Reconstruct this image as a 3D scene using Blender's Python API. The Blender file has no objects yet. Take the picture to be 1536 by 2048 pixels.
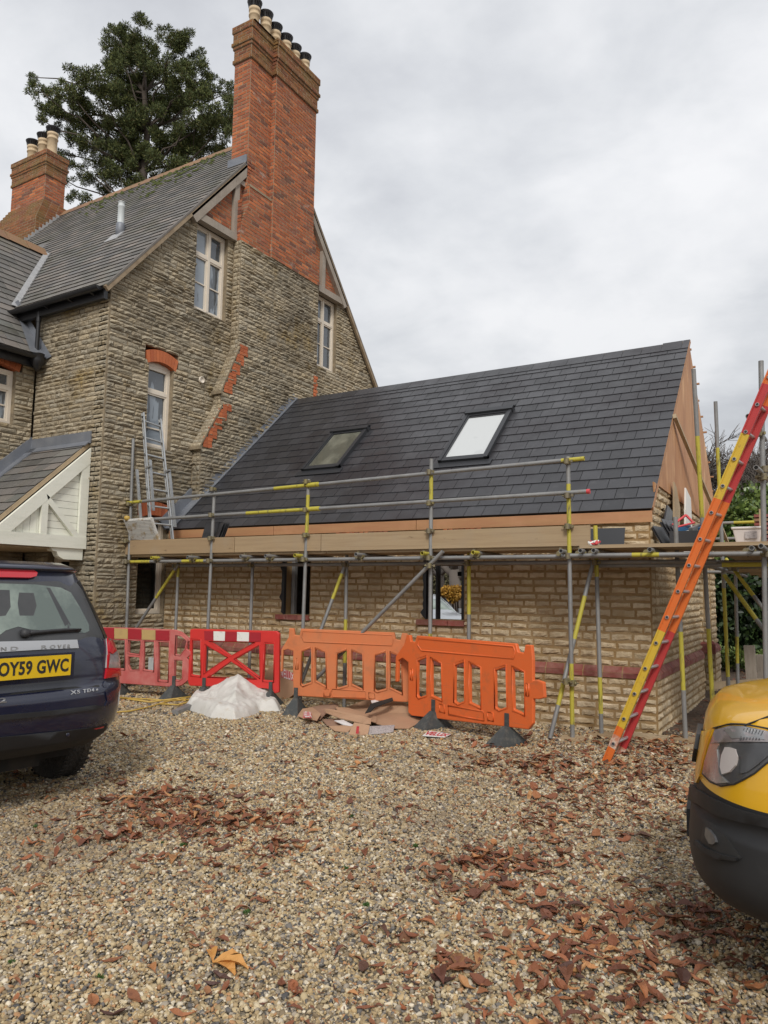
import bpy, math, random
import numpy as np
from mathutils import Matrix, Vector
from mathutils.geometry import delaunay_2d_cdt
R = math.radians
rng = np.random.default_rng(7); random.seed(7)
S = bpy.context.scene; COL = S.collection
# ------------------------------------------------------------------ camera
YAW, PIT, ROL, F = 0.537878, 0.105798, 0.013470, 1490.0
CP = np.array([0, 0, 1.55])
FF = np.array([-math.sin(YAW)*math.cos(PIT), math.cos(YAW)*math.cos(PIT), math.sin(PIT)])
_r = np.array([math.cos(YAW), math.sin(YAW), 0]); _u = np.cross(_r, FF)
RR = math.cos(ROL)*_r+math.sin(ROL)*_u; UU = -math.sin(ROL)*_r+math.cos(ROL)*_u
cam = bpy.data.objects.new('camera', bpy.data.cameras.new('camera')); COL.objects.link(cam)
cam.matrix_world = Matrix(((RR[0], UU[0], -FF[0], CP[0]), (RR[1], UU[1], -FF[1], CP[1]), (RR[2], UU[2], -FF[2], CP[2]), (0, 0, 0, 1)))
cam.data.sensor_fit = 'HORIZONTAL'; cam.data.sensor_width = 36; cam.data.lens = 36*F/1536
cam.data.clip_start = .05; cam.data.clip_end = 900
S.camera = cam
# ------------------------------------------------------------------ sky and sun
W = bpy.data.worlds.new('World'); S.world = W; W.use_nodes = True
nt = W.node_tree; nt.nodes.clear()
def N(nt, t, **k):
    n = nt.nodes.new(t)
    for a, b in k.items():
        if a.startswith('i_'): n.inputs[a[2:].replace('_', ' ')].default_value = b
        else: setattr(n, a, b)
    return n
def L(nt, a, b): nt.links.new(a, b)
SUN_EL, SUN_AZ = 40, 150      # degrees, azimuth clockwise from +Y
out = N(nt, 'ShaderNodeOutputWorld'); bg = N(nt, 'ShaderNodeBackground', i_Strength=.1); L(nt, bg.outputs[0], out.inputs[0])
sky = N(nt, 'ShaderNodeTexSky', sky_type='NISHITA', sun_disc=False, sun_elevation=R(SUN_EL), sun_rotation=R(SUN_AZ), air_density=1.5, dust_density=3)
tc = N(nt, 'ShaderNodeTexCoord'); sep = N(nt, 'ShaderNodeSeparateXYZ'); L(nt, tc.outputs['Generated'], sep.inputs[0])
zz = N(nt, 'ShaderNodeMath', operation='MAXIMUM'); L(nt, sep.outputs[2], zz.inputs[0]); zz.inputs[1].default_value = 0
za = N(nt, 'ShaderNodeMath', operation='ADD'); L(nt, zz.outputs[0], za.inputs[0]); za.inputs[1].default_value = .22
dx = N(nt, 'ShaderNodeVectorMath', operation='DIVIDE'); L(nt, tc.outputs['Generated'], dx.inputs[0])
cb = N(nt, 'ShaderNodeCombineXYZ')
for i in range(3): L(nt, za.outputs[0], cb.inputs[i])
L(nt, cb.outputs[0], dx.inputs[1])
mpo = N(nt, 'ShaderNodeMapping'); mpo.inputs['Location'].default_value = (3.1, 1.7, .6); mpo.inputs['Scale'].default_value = (1, 1, .6); L(nt, dx.outputs[0], mpo.inputs[0]); dx = mpo
n1 = N(nt, 'ShaderNodeTexNoise', i_Scale=1.1, i_Detail=7, i_Roughness=.52, i_Distortion=.35); L(nt, dx.outputs[0], n1.inputs[0])
n2 = N(nt, 'ShaderNodeTexNoise', i_Scale=3.6, i_Detail=7, i_Roughness=.55, i_Distortion=.2); L(nt, dx.outputs[0], n2.inputs[0])
ma = N(nt, 'ShaderNodeMath', operation='MULTIPLY_ADD'); L(nt, n2.outputs[0], ma.inputs[0]); ma.inputs[1].default_value = .5; L(nt, n1.outputs[0], ma.inputs[2])
cr = N(nt, 'ShaderNodeValToRGB'); L(nt, ma.outputs[0], cr.inputs[0]); E_ = cr.color_ramp.elements
E_[0].position = .55; E_[0].color = (3.9, 4.0, 4.25, 1); E_[1].position = .95; E_[1].color = (6.7, 6.7, 6.8, 1)
for p, c in ((.66, (4.6, 4.7, 4.95, 1)), (.75, (5.3, 5.4, 5.6, 1)), (.85, (6.1, 6.15, 6.3, 1))):
    e = E_.new(p); e.color = c
hz = N(nt, 'ShaderNodeMapRange', i_From_Min=.0, i_From_Max=.5, i_To_Min=.84, i_To_Max=1.04); L(nt, zz.outputs[0], hz.inputs[0]); sc0 = N(nt, 'ShaderNodeVectorMath', operation='SCALE'); L(nt, cr.outputs[0], sc0.inputs[0]); L(nt, hz.outputs[0], sc0.inputs['Scale'])
mx = N(nt, 'ShaderNodeMixRGB', i_Fac=.93); L(nt, sky.outputs[0], mx.inputs[1]); L(nt, sc0.outputs[0], mx.inputs[2]); L(nt, mx.outputs[0], bg.inputs[0])
sun = bpy.data.lights.new('sun', 'SUN'); sun.energy = 1.5; sun.angle = R(14); sun.color = (1, .965, .91)
so = bpy.data.objects.new('sun', sun); COL.objects.link(so)
sd = Vector((math.sin(R(SUN_AZ))*math.cos(R(SUN_EL)), math.cos(R(SUN_AZ))*math.cos(R(SUN_EL)), math.sin(R(SUN_EL))))
so.rotation_euler = sd.to_track_quat('Z', 'Y').to_euler()
S.view_settings.view_transform = 'Standard'; S.view_settings.look = 'None'; S.view_settings.exposure = 0.5; S.view_settings.gamma = 1
S.view_settings.use_curve_mapping = False
# ------------------------------------------------------------------ measuring helpers
def ray(px, py): return (px-768)*RR-(py-1024)*UU+F*FF
def at(px, py, ax, val):
    d = ray(px, py); i = 'XYZ'.index(ax); return CP+d*((val-CP[i])/d[i])
def atp(px, py, p0, n):
    d = ray(px, py); p0 = np.array(p0, float); n = np.array(n, float); return CP+d*(((p0-CP)@n)/(d@n))
def depth(px, py, w): return CP+ray(px, py)*w/F
# ------------------------------------------------------------------ mesh helpers
def basis(o, u, v, w):
    M = np.eye(4); M[:3, 0] = u; M[:3, 1] = v; M[:3, 2] = w; M[:3, 3] = o; return M
def nrm(a): a = np.array(a, float); return a/np.linalg.norm(a)
XP = np.array([1., 0, 0]); YP = np.array([0, 1., 0]); ZP = np.array([0, 0, 1.])
class MB:
    def __init__(s, T=None): s.v = []; s.f = []; s.m = []; s.r = []; s.T = T; s.sm = []
    def add(s, vs, fs, mi=0, sm=False, rnd=None):
        n = len(s.v); s.v.extend([tuple(map(float, q)) for q in vs]); rv = random.random() if rnd is None else rnd
        for q in fs: s.f.append([n+i for i in q]); s.m.append(mi); s.r.append(rv); s.sm.append(sm)
        return s
    def box(s, a, b, mi=0):
        (x0, y0, z0), (x1, y1, z1) = a, b
        return s.add([(x0, y0, z0), (x1, y0, z0), (x1, y1, z0), (x0, y1, z0), (x0, y0, z1), (x1, y0, z1), (x1, y1, z1), (x0, y1, z1)],
              [(0, 3, 2, 1), (4, 5, 6, 7), (0, 1, 5, 4), (1, 2, 6, 5), (2, 3, 7, 6), (3, 0, 4, 7)], mi)
    def beam(s, p, q, w, h, up=(0, 0, 1), mi=0):
        p = np.array(p, float); q = np.array(q, float); d = nrm(q-p); a = nrm(np.cross(d, up))*w/2; b = nrm(np.cross(a, d))*h/2
        vs = [c+i*a+j*b for c in (p, q) for i, j in ((-1, -1), (1, -1), (1, 1), (-1, 1))]
        return s.add(vs, [(0, 1, 2, 3), (7, 6, 5, 4), (0, 4, 5, 1), (1, 5, 6, 2), (2, 6, 7, 3), (3, 7, 4, 0)], mi)
    def tube(s, p, q, r, n=10, segs=None, r2=None, cap=True, mi=0, hollow=0):
        p = np.array(p, float); q = np.array(q, float); r2 = r if r2 is None else r2
        d = nrm(q-p); a = nrm(np.cross(d, (0, 0, 1) if abs(d[2]) < .9 else (1, 0, 0))); b = np.cross(d, a)
        segs = segs or [(0, 1, mi)]
        for t0, t1, m_ in segs:
            vs = []
            for t in (t0, t1):
                c = p+(q-p)*t; rr = r+(r2-r)*t
                vs += [c+rr*(math.cos(2*math.pi*k/n)*a+math.sin(2*math.pi*k/n)*b) for k in range(n)]
            s.add(vs, [(k, (k+1) % n, n+(k+1) % n, n+k) for k in range(n)], m_, True)
            if cap and t0 == 0 and not hollow: s.add(vs[:n], [tuple(range(n))[::-1]], m_)
            if cap and t1 == 1 and not hollow: s.add(vs[n:], [tuple(range(n))], m_)
            if hollow:
                for t, vv, sg in ((0, vs[:n], 1), (1, vs[n:], -1)):
                    if (t == 0 and t0 == 0) or (t == 1 and t1 == 1):
                        c = p+(q-p)*t
                        inn = [c+(x-c)*.78 for x in vv]; dp = [x+d*sg*hollow for x in inn]
                        s.add(list(vv)+inn+dp, [(k, (k+1) % n, n+(k+1) % n, n+k) for k in range(n)]+[(n+k, n+(k+1) % n, 2*n+(k+1) % n, 2*n+k) for k in range(n)]+[tuple(range(2*n, 3*n))], m_)
        return s
    def path(s, pts, r, n=6, mi=0, closed=False):
        pts = [np.array(p, float) for p in pts]; m = len(pts); vs = []
        a = None
        for i, p in enumerate(pts):
            d = pts[(i+1) % m]-pts[i-1] if (closed or 0 < i < m-1) else (pts[1]-pts[0] if i == 0 else pts[-1]-pts[-2])
            d = nrm(d); a = nrm(np.cross(d, (0, 0, 1) if a is None and abs(d[2]) < .9 else (a if a is not None else (1, 0, 0)))) if a is None else nrm(a-d*(a@d))
            b = np.cross(d, a); rr = r[i] if hasattr(r, '__len__') else r
            vs += [p+rr*(math.cos(2*math.pi*k/n)*a+math.sin(2*math.pi*k/n)*b) for k in range(n)]
        fs = []
        for i in range(m if closed else m-1):
            j = (i+1) % m
            fs += [(i*n+k, i*n+(k+1) % n, j*n+(k+1) % n, j*n+k) for k in range(n)]
        if not closed: fs += [tuple(range(n))[::-1], tuple(range((m-1)*n, m*n))]
        return s.add(vs, fs, mi, True)
    def lathe(s, c, prof, n=20, mi=0, ax=None):
        M = ax if ax is not None else np.eye(3); vs = []
        for r, z in prof: vs += [np.array(c)+M@np.array([r*math.cos(2*math.pi*k/n), r*math.sin(2*math.pi*k/n), z]) for k in range(n)]
        fs = [(i*n+k, i*n+(k+1) % n, (i+1)*n+(k+1) % n, (i+1)*n+k) for i in range(len(prof)-1) for k in range(n)]
        fs += [tuple(range(n))[::-1], tuple(range((len(prof)-1)*n, len(prof)*n))]
        return s.add(vs, fs, mi, True)
    def prism(s, poly, z0, z1, mi=0, holes=(), fn=None):
        """2D outline (u,v) with holes, extruded along local w"""
        vs, fs = cdt(poly, holes); n = len(vs); g = fn or (lambda u, v, w: (u, v, w))
        V = [g(u, v, z1) for u, v in vs]+[g(u, v, z0) for u, v in vs]
        Fc = [tuple(q) for q in fs]+[tuple(n+i for i in q[::-1]) for q in fs]
        from collections import Counter
        ed = Counter()
        for q in fs:
            for i in range(len(q)): ed[(q[i], q[(i+1) % len(q)])] += 1
        for (a, b) in list(ed):
            if (b, a) not in ed: Fc.append((b, a, n+a, n+b))
        return s.add(V, Fc, mi)
    def build(s, name, mats, parent=None, **k):
        if not isinstance(mats, (list, tuple)): mats = [mats]
        me = bpy.data.meshes.new(name); V = np.array(s.v) if s.v else np.zeros((0, 3))
        if s.T is not None: V = V@s.T[:3, :3].T+s.T[:3, 3]
        me.from_pydata(V.tolist(), [], s.f)
        for m_ in mats: me.materials.append(m_)
        me.polygons.foreach_set('material_index', s.m); me.polygons.foreach_set('use_smooth', s.sm)
        at_ = me.attributes.new('rnd', 'FLOAT', 'FACE'); at_.data.foreach_set('value', s.r)
        me.update()
        return link(bpy.data.objects.new(name, me), parent, **k)
def pip(p, poly):
    x, y = p; c = False; n = len(poly)
    for i in range(n):
        x1, y1 = poly[i]; x2, y2 = poly[i-1]
        if (y1 > y) != (y2 > y) and x < (x2-x1)*(y-y1)/(y2-y1)+x1: c = not c
    return c
def cdt(poly, holes=(), grid=None):
    pts = []; eds = []
    for lp in [poly]+list(holes):
        n = len(pts); pts += [Vector((float(a), float(b))) for a, b in lp]; eds += [(n+i, n+(i+1) % len(lp)) for i in range(len(lp))]
    if grid:
        A = np.array(poly); x0, y0 = A.min(0); x1, y1 = A.max(0)
        for x in np.arange(x0+grid/2, x1, grid):
            for y in np.arange(y0+grid/2, y1, grid):
                if pip((x, y), poly) and min(math.hypot(x-p[0], y-p[1]) for p in pts[:len(poly)]) > grid*.35: pts.append(Vector((x, y)))
    r = delaunay_2d_cdt(pts, eds, [], 0, 1e-5)
    vs = [tuple(v) for v in r[0]]; fs = []
    for q in r[2]:
        c = (sum(vs[i][0] for i in q)/len(q), sum(vs[i][1] for i in q)/len(q))
        if pip(c, poly) and not any(pip(c, h) for h in holes):
            q = list(q); ar = sum(vs[q[i]][0]*vs[q[(i+1) % len(q)]][1]-vs[q[(i+1) % len(q)]][0]*vs[q[i]][1] for i in range(len(q)))
            fs.append(q if ar > 0 else q[::-1])
    return vs, fs
WM = {}
def link(o, parent=None, M=None, label=None, cat=None, group=None, kind=None):
    COL.objects.link(o)
    if M is not None: Mw = Matrix(M.tolist() if isinstance(M, np.ndarray) else M)
    else: Mw = Matrix.Identity(4)
    if parent is not None:
        o.parent = parent; o.matrix_basis = WM[parent.name].inverted() @ Mw
    else: o.matrix_basis = Mw
    WM[o.name] = Mw
    if label: o['label'] = label
    if cat: o['category'] = cat
    if group: o['group'] = group
    if kind: o['kind'] = kind
    return o
def thing(name, loc, label, cat, group=None):
    o = bpy.data.objects.new(name, None); o.empty_display_size = .2
    return link(o, None, Matrix.Translation(Vector([float(a) for a in loc])), label, cat, group)
def npmesh(name, V, Fc, mat, rnd=None, smooth=False):
    """V (n,3); Fc (m,k) equal-size faces"""
    me = bpy.data.meshes.new(name); V = np.asarray(V, np.float32); Fc = np.asarray(Fc, np.int32); m, k = Fc.shape
    me.vertices.add(len(V)); me.vertices.foreach_set('co', V.ravel())
    me.loops.add(m*k); me.loops.foreach_set('vertex_index', Fc.ravel())
    me.polygons.add(m); me.polygons.foreach_set('loop_start', np.arange(m, dtype=np.int32)*k)
    me.polygons.foreach_set('use_smooth', np.full(m, smooth))
    if rnd is not None: a = me.attributes.new('rnd', 'FLOAT', 'FACE'); a.data.foreach_set('value', np.asarray(rnd, np.float32))
    me.materials.append(mat); me.update(calc_edges=True); return me
class Pieces:
    """many alike pieces: the largest in view become objects of their own, the rest one mesh"""
    def __init__(s, name, mat, variants): s.name = name; s.mat = mat; s.var = variants; s.M = []; s.k = []; s.sc = []
    def add(s, T, u, v, w, h, wd=1.0, z=0.0, rot=0.0, k=None):
        A = np.eye(4); A[0, 0] = w; A[1, 1] = h; A[2, 2] = wd; A[:3, 3] = (u, v, z)
        if rot:
            Rm = np.eye(4); c, s_ = math.cos(rot), math.sin(rot); Rm[0, 0] = c; Rm[0, 1] = -s_; Rm[1, 0] = s_; Rm[1, 1] = c
            Cm = np.eye(4); Cm[:3, 3] = (u+w/2, v+h/2, 0); A = Cm@Rm@np.linalg.inv(Cm)@A
        M = T@A; c = (M@np.array([.5, .5, 0, 1]))[:3]-CP; n = M[:3, 2]/max(1e-9, np.linalg.norm(M[:3, 2])); d = np.linalg.norm(c); cc = c@FF
        px, py = 768+F*(c@RR)/max(cc, .1), 1024-F*(c@UU)/max(cc, .1)
        vis = cc > .2 and -10 < px < 1546 and -10 < py < 2058 and -(c@n) > 0
        s.M.append(M); s.k.append(random.randrange(len(s.var)) if k is None else k); s.sc.append(w*h*abs(c@n)/d**3 if vis else -1./d)
    def finish(s, parent, maxn=300):
        if not s.M: return
        order = np.argsort(-np.array(s.sc)); top = [i for i in order[:maxn] if s.sc[i] > 0]; rest = [i for i in order if i not in set(top)]
        meshes = [npmesh(s.name, v, f, s.mat, np.zeros(len(f))) for v, f in s.var]
        for i in top: link(bpy.data.objects.new(s.name, meshes[s.k[i]]), parent, s.M[i])
        if rest:
            VV = []; FFs = []; RN = []; n = 0
            for k, (v, f) in enumerate(s.var):
                idx = [i for i in rest if s.k[i] == k]
                if not idx: continue
                Ms = np.array([s.M[i] for i in idx]); V = np.einsum('aij,bj->abi', Ms[:, :3, :3], v)+Ms[:, None, :3, 3]
                Fa = f[None]+(n+np.arange(len(idx))*len(v))[:, None, None]; n += V.shape[0]*V.shape[1]
                VV.append(V.reshape(-1, 3)); FFs.append(Fa.reshape(-1, f.shape[1])); RN.append(np.repeat(rng.random(len(idx)), len(f)))
            link(bpy.data.objects.new(s.name+'work' if s.name in ('stone', 'brick') else s.name+'_covering', npmesh(s.name+'_mass', np.concatenate(VV), np.concatenate(FFs), s.mat, np.concatenate(RN))), parent, kind='stuff')
def rock(nx, ny, d0, bulge, edge, seed):
    r = np.random.default_rng(seed); V = []; f = []
    xs = np.linspace(0, 1, nx+1); ys = np.linspace(0, 1, ny+1)
    for j, y in enumerate(ys):
        for i, x in enumerate(xs):
            bd = i in (0, nx) or j in (0, ny)
            jx = 0 if i in (0, nx) else r.uniform(-.35, .35)/nx; jy = 0 if j in (0, ny) else r.uniform(-.3, .3)/ny
            if bd: jx += (edge*.25*r.random() if i == 0 else -edge*.25*r.random() if i == nx else 0); jy += (edge*r.random() if j == 0 else -edge*r.random() if j == ny else 0)
            V.append((x+jx, y+jy, d0*(.35+.3*r.random()) if bd else d0+bulge*r.random()))
    n0 = len(V); idx = lambda i, j: j*(nx+1)+i
    for j in range(ny):
        for i in range(nx): f.append((idx(i, j), idx(i+1, j), idx(i+1, j+1), idx(i, j+1)))
    ring = [idx(i, 0) for i in range(nx+1)]+[idx(nx, j) for j in range(1, ny+1)]+[idx(i, ny) for i in range(nx-1, -1, -1)]+[idx(0, j) for j in range(ny-1, 0, -1)]
    for q in ring: V.append((V[q][0], V[q][1], -.004))
    m = len(ring)
    for a in range(m): f.append((ring[a], n0+a, n0+(a+1) % m, ring[(a+1) % m]))
    return np.array(V), np.array(f)
def slab(jit, t0, t1, seed, chip=0):
    r = np.random.default_rng(seed); j = lambda: r.uniform(-jit, jit); c = r.uniform(0, chip, 2)
    V = [(0+j(), 0+j()+c[0], t0-.005), (1+j(), 0+j()+c[1], t0-.005), (1, 1, t1-.005), (0, 1, t1-.005)]
    V += [(a, b, z+.006) for a, b, z in V]
    return np.array(V), np.array([(4, 5, 6, 7), (0, 3, 2, 1), (0, 1, 5, 4), (1, 2, 6, 5), (2, 3, 7, 6), (3, 0, 4, 7)])
def brickv(seed, d=.008):
    r = np.random.default_rng(seed); e = .012
    z = d+r.uniform(-.003, .003, 4)
    V = [(0, 0, -.004), (1, 0, -.004), (1, 1, -.004), (0, 1, -.004), (e, e*3, z[0]), (1-e, e*3, z[1]), (1-e, 1-e*3, z[2]), (e, 1-e*3, z[3])]
    return np.array(V), np.array([(4, 5, 6, 7), (0, 1, 5, 4), (1, 2, 6, 5), (2, 3, 7, 6), (3, 0, 4, 7)])
# coursed walling --------------------------------------------------------------
def coursing(z0, z1, h, breaks=(), var=.25):
    bs = sorted({z0, z1, *[b for b in breaks if z0 < b < z1]}); out = []
    for a, b in zip(bs, bs[1:]):
        n = max(1, round((b-a)/h)); hs = 1+rng.uniform(-var, var, n); hs *= (b-a)/hs.sum(); z = a
        for q in hs: out.append((z, z+q)); z += q
    return out
def wallfill(T, P, left, right, z0, z1, h, wr, gap, holes=(), var=.25, back=None, bw=.25, bond=None, brk=()):
    """left/right: functions of height giving the ends; P: Pieces; back: MB taking the mortar core"""
    for ci, (a, b) in enumerate(coursing(z0, z1, h, [x for hh in holes for x in hh[2:4]]+list(brk), var)):
        zm = (a+b)/2; iv = [(left(zm), right(zm))]
        for (u0, u1, v0, v1) in holes:
            if v0-.001 <= zm <= v1+.001:
                nv = []
                for p, q in iv:
                    if u1 <= p or u0 >= q: nv.append((p, q)); continue
                    if u0 > p+.02: nv.append((p, u0))
                    if u1 < q-.02: nv.append((u1, q))
                iv = nv
        for p, q in iv:
            if q-p < .03: continue
            if back is not None: back.add([tuple((T@np.array([x, y, z, 1]))[:3]) for x, y, z in [(p, a, -bw), (q, a, -bw), (q, b, -bw), (p, b, -bw), (p, a, 0), (q, a, 0), (q, b, 0), (p, b, 0)]],
                                         [(0, 3, 2, 1), (4, 5, 6, 7), (0, 1, 5, 4), (1, 2, 6, 5), (2, 3, 7, 6), (3, 0, 4, 7)])
            if P is None: continue
            u = p
            if bond: u = p-(ci % 2)*bond*.5
            while u < q-.01:
                w = bond if bond else rng.uniform(*wr)
                e = u+w
                if not bond and q-e < wr[0]*.6: e = q
                e = min(e, q); s_ = max(u, p)
                if e-s_ > gap*1.6: P.add(T, s_+gap/2, a+gap/2, e-s_-gap, b-a-gap, 1 if bond else rng.uniform(.55, 1.5), 0, 0 if bond else rng.normal(0, .010))
                u = e if not bond else u+w
# ------------------------------------------------------------------ materials
def mk(name, base=(.5, .5, .5), ramp=None, rough=.8, metal=0., spec=.5, layers=(), bump=(), coat=0., trans=0., var=.0, sub=None, alpha=None, rnoise=0., emit=None):
    m = bpy.data.materials.new(name); m.use_nodes = True; nt = m.node_tree; b = nt.nodes['Principled BSDF']
    b.inputs['Roughness'].default_value = rough; b.inputs['Metallic'].default_value = metal; b.inputs['Specular IOR Level'].default_value = spec
    b.inputs['Coat Weight'].default_value = coat; b.inputs['Coat Roughness'].default_value = .06; b.inputs['Transmission Weight'].default_value = trans
    geo = N(nt, 'ShaderNodeNewGeometry'); pos = geo.outputs['Position']; tco = N(nt, 'ShaderNodeTexCoord').outputs['Object']
    atr = N(nt, 'ShaderNodeAttribute', attribute_name='rnd'); oi = N(nt, 'ShaderNodeObjectInfo')
    ad = N(nt, 'ShaderNodeMath', operation='ADD'); L(nt, atr.outputs['Fac'], ad.inputs[0]); L(nt, oi.outputs['Random'], ad.inputs[1])
    fr = N(nt, 'ShaderNodeMath', operation='FRACT'); L(nt, ad.outputs[0], fr.inputs[0]); rnd = fr.outputs[0]
    rgb = N(nt, 'ShaderNodeRGB'); rgb.outputs[0].default_value = (*base, 1); col = rgb.outputs[0]
    if ramp:
        c = N(nt, 'ShaderNodeValToRGB'); L(nt, rnd, c.inputs[0]); el = c.color_ramp.elements
        el[0].position = ramp[0][0]; el[0].color = (*ramp[0][1], 1); el[1].position = ramp[-1][0]; el[1].color = (*ramp[-1][1], 1)
        for p, q in ramp[1:-1]: e = el.new(p); e.color = (*q, 1)
        col = c.outputs[0]
    if var:
        mr = N(nt, 'ShaderNodeMapRange', i_To_Min=1-var, i_To_Max=1+var)
        mu0 = N(nt, 'ShaderNodeMath', operation='MULTIPLY'); L(nt, rnd, mu0.inputs[0]); mu0.inputs[1].default_value = 7.31
        fr2 = N(nt, 'ShaderNodeMath', operation='FRACT'); L(nt, mu0.outputs[0], fr2.inputs[0]); L(nt, fr2.outputs[0], mr.inputs[0])
        vm = N(nt, 'ShaderNodeVectorMath', operation='SCALE'); L(nt, col, vm.inputs[0]); L(nt, mr.outputs[0], vm.inputs['Scale']); col = vm.outputs[0]
    def tex(kind, sc, space='P', detail=5, rg=.6):
        src = pos if space == 'P' else tco
        if hasattr(sc, '__len__'):
            mp = N(nt, 'ShaderNodeMapping'); mp.inputs['Scale'].default_value = sc; L(nt, src, mp.inputs[0]); src = mp.outputs[0]; sc = 1
        if kind == 'v': t = N(nt, 'ShaderNodeTexVoronoi', i_Scale=sc); o = t.outputs['Distance']
        elif kind == 'vc': t = N(nt, 'ShaderNodeTexVoronoi', i_Scale=sc); o = t.outputs['Color']
        elif kind == 'w': t = N(nt, 'ShaderNodeTexWave', i_Scale=sc, i_Distortion=6, i_Detail=3); o = t.outputs['Fac']
        else: t = N(nt, 'ShaderNodeTexNoise', i_Scale=sc, i_Detail=detail, i_Roughness=rg); o = t.outputs['Fac']
        L(nt, src, t.inputs['Vector']); return o
    for ly in layers:
        kind, sc, lo, hi, c2, fac = ly[:6]; sp = ly[6] if len(ly) > 6 else 'P'
        o = tex(kind, sc, sp); mr = N(nt, 'ShaderNodeMapRange', i_From_Min=lo, i_From_Max=hi, i_To_Max=fac, clamp=True); L(nt, o, mr.inputs[0])
        mm = N(nt, 'ShaderNodeMixRGB', blend_type=(ly[7] if len(ly) > 7 else 'MIX')); L(nt, mr.outputs[0], mm.inputs[0]); L(nt, col, mm.inputs[1]); mm.inputs[2].default_value = (*c2, 1); col = mm.outputs[0]
    L(nt, col, b.inputs['Base Color'])
    nb = None
    for kind, sc, st, ds in bump:
        o = tex(kind, sc); bp = N(nt, 'ShaderNodeBump', i_Strength=st, i_Distance=ds); L(nt, o, bp.inputs['Height'])
        if nb: L(nt, nb, bp.inputs['Normal'])
        nb = bp.outputs[0]
    if nb: L(nt, nb, b.inputs['Normal'])
    if rnoise:
        o = tex('n', 3.0); mr = N(nt, 'ShaderNodeMapRange', i_From_Min=.3, i_From_Max=.7, i_To_Min=max(.02, rough-rnoise), i_To_Max=rough+rnoise); L(nt, o, mr.inputs[0]); L(nt, mr.outputs[0], b.inputs['Roughness'])
    if sub: b.inputs['Subsurface Weight'].default_value = sub
    if emit: b.inputs['Emission Color'].default_value = (*emit, 1); b.inputs['Emission Strength'].default_value = 1
    return m
m_stone = mk('old_stone', ramp=[(0, (.36, .305, .215)), (.2, (.46, .385, .27)), (.4, (.40, .33, .225)), (.6, (.50, .43, .31)), (.8, (.36, .32, .245)), (1, (.46, .37, .235))], rough=.95, spec=.2, var=.18,
    layers=[('n', .55, .47, .62, (.14, .125, .10), .75), ('n', 1.1, .56, .70, (.46, .31, .09), .55), ('n', 9, .45, .75, (.54, .48, .37), .5), ('n', 22, .5, .8, (.12, .10, .08), .5), ('n', (3, 3, .4), .56, .72, (.17, .155, .13), .55)],
    bump=[('n', 26, .9, .03), ('n', 90, .7, .008)])
m_mortar_old = mk('old_mortar', (.30, .24, .16), rough=.95, spec=.2, layers=[('n', 8, .4, .7, (.12, .10, .075), .7)], bump=[('n', 60, .6, .01)])
m_cream = mk('new_cream_stone', ramp=[(0, (.50, .40, .26)), (.25, (.60, .49, .335)), (.5, (.53, .425, .28)), (.75, (.66, .55, .39)), (1, (.46, .36, .235))], rough=.92, spec=.2, var=.12,
    layers=[('n', 6, .46, .70, (.38, .25, .12), .6), ('n', 30, .5, .75, (.36, .26, .15), .45), ('n', .8, .50, .68, (.34, .22, .11), .5)], bump=[('n', 30, .8, .02), ('n', 110, .6, .006)])
m_mortar_new = mk('new_mortar', (.30, .195, .09), rough=.95, spec=.2, layers=[('n', 5, .4, .7, (.44, .33, .20), .6), ('n', 1.2, .5, .7, (.27, .17, .08), .5)], bump=[('n', 50, .7, .012)])
m_brick = mk('red_brick', ramp=[(0, (.36, .115, .055)), (.2, (.45, .14, .06)), (.4, (.52, .18, .075)), (.55, (.30, .11, .065)), (.7, (.45, .145, .065)), (.85, (.20, .095, .07)), (1, (.40, .125, .06))], rough=.9, spec=.25, var=.18,
    layers=[('n', 25, .5, .75, (.20, .07, .05), .5), ('n', 1.2, .55, .75, (.20, .13, .085), .6), ('n', (2.5, 2.5, 5), .64, .72, (.55, .47, .42), .55)], bump=[('n', 80, .6, .006)])
m_brick_mossy = mk('mossy_brick', ramp=[(0, (.24, .095, .05)), (.3, (.30, .12, .05)), (.6, (.20, .08, .05)), (1, (.33, .13, .06))], rough=.92, spec=.2, var=.15,
    layers=[('n', 2.5, .42, .62, (.20, .14, .05), .7), ('n', 18, .5, .72, (.09, .07, .04), .6)], bump=[('n', 80, .6, .006)])
m_brick_dark = mk('plum_brick', ramp=[(0, (.20, .05, .04)), (.5, (.25, .065, .05)), (1, (.17, .045, .04))], rough=.75, var=.15, layers=[('n', 12, .45, .7, (.34, .20, .16), .5), ('n', 2, .5, .65, (.30, .17, .12), .5)], bump=[('n', 70, .5, .005)])
m_brick_orange = mk('orange_brick', ramp=[(0, (.44, .12, .045)), (.5, (.52, .15, .055)), (1, (.40, .10, .04))], rough=.85, var=.12, layers=[('n', 18, .5, .75, (.30, .10, .06), .4)], bump=[('n', 70, .5, .005)])
m_mortar_brick = mk('brick_mortar', (.36, .28, .19), rough=.95, spec=.2, layers=[('n', 6, .4, .7, (.17, .12, .08), .6)])
m_slate_old = mk('old_slate', ramp=[(0, (.115, .11, .10)), (.3, (.175, .16, .145)), (.55, (.135, .13, .125)), (.8, (.22, .19, .165)), (1, (.155, .155, .14))], rough=.62, spec=.4, var=.15,
    layers=[('n', 1.3, .52, .68, (.085, .085, .045), .55), ('n', 14, .55, .75, (.24, .23, .20), .5), ('n', 30, .6, .8, (.04, .04, .035), .7)], bump=[('n', 20, .4, .01)], rnoise=.12)
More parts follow.
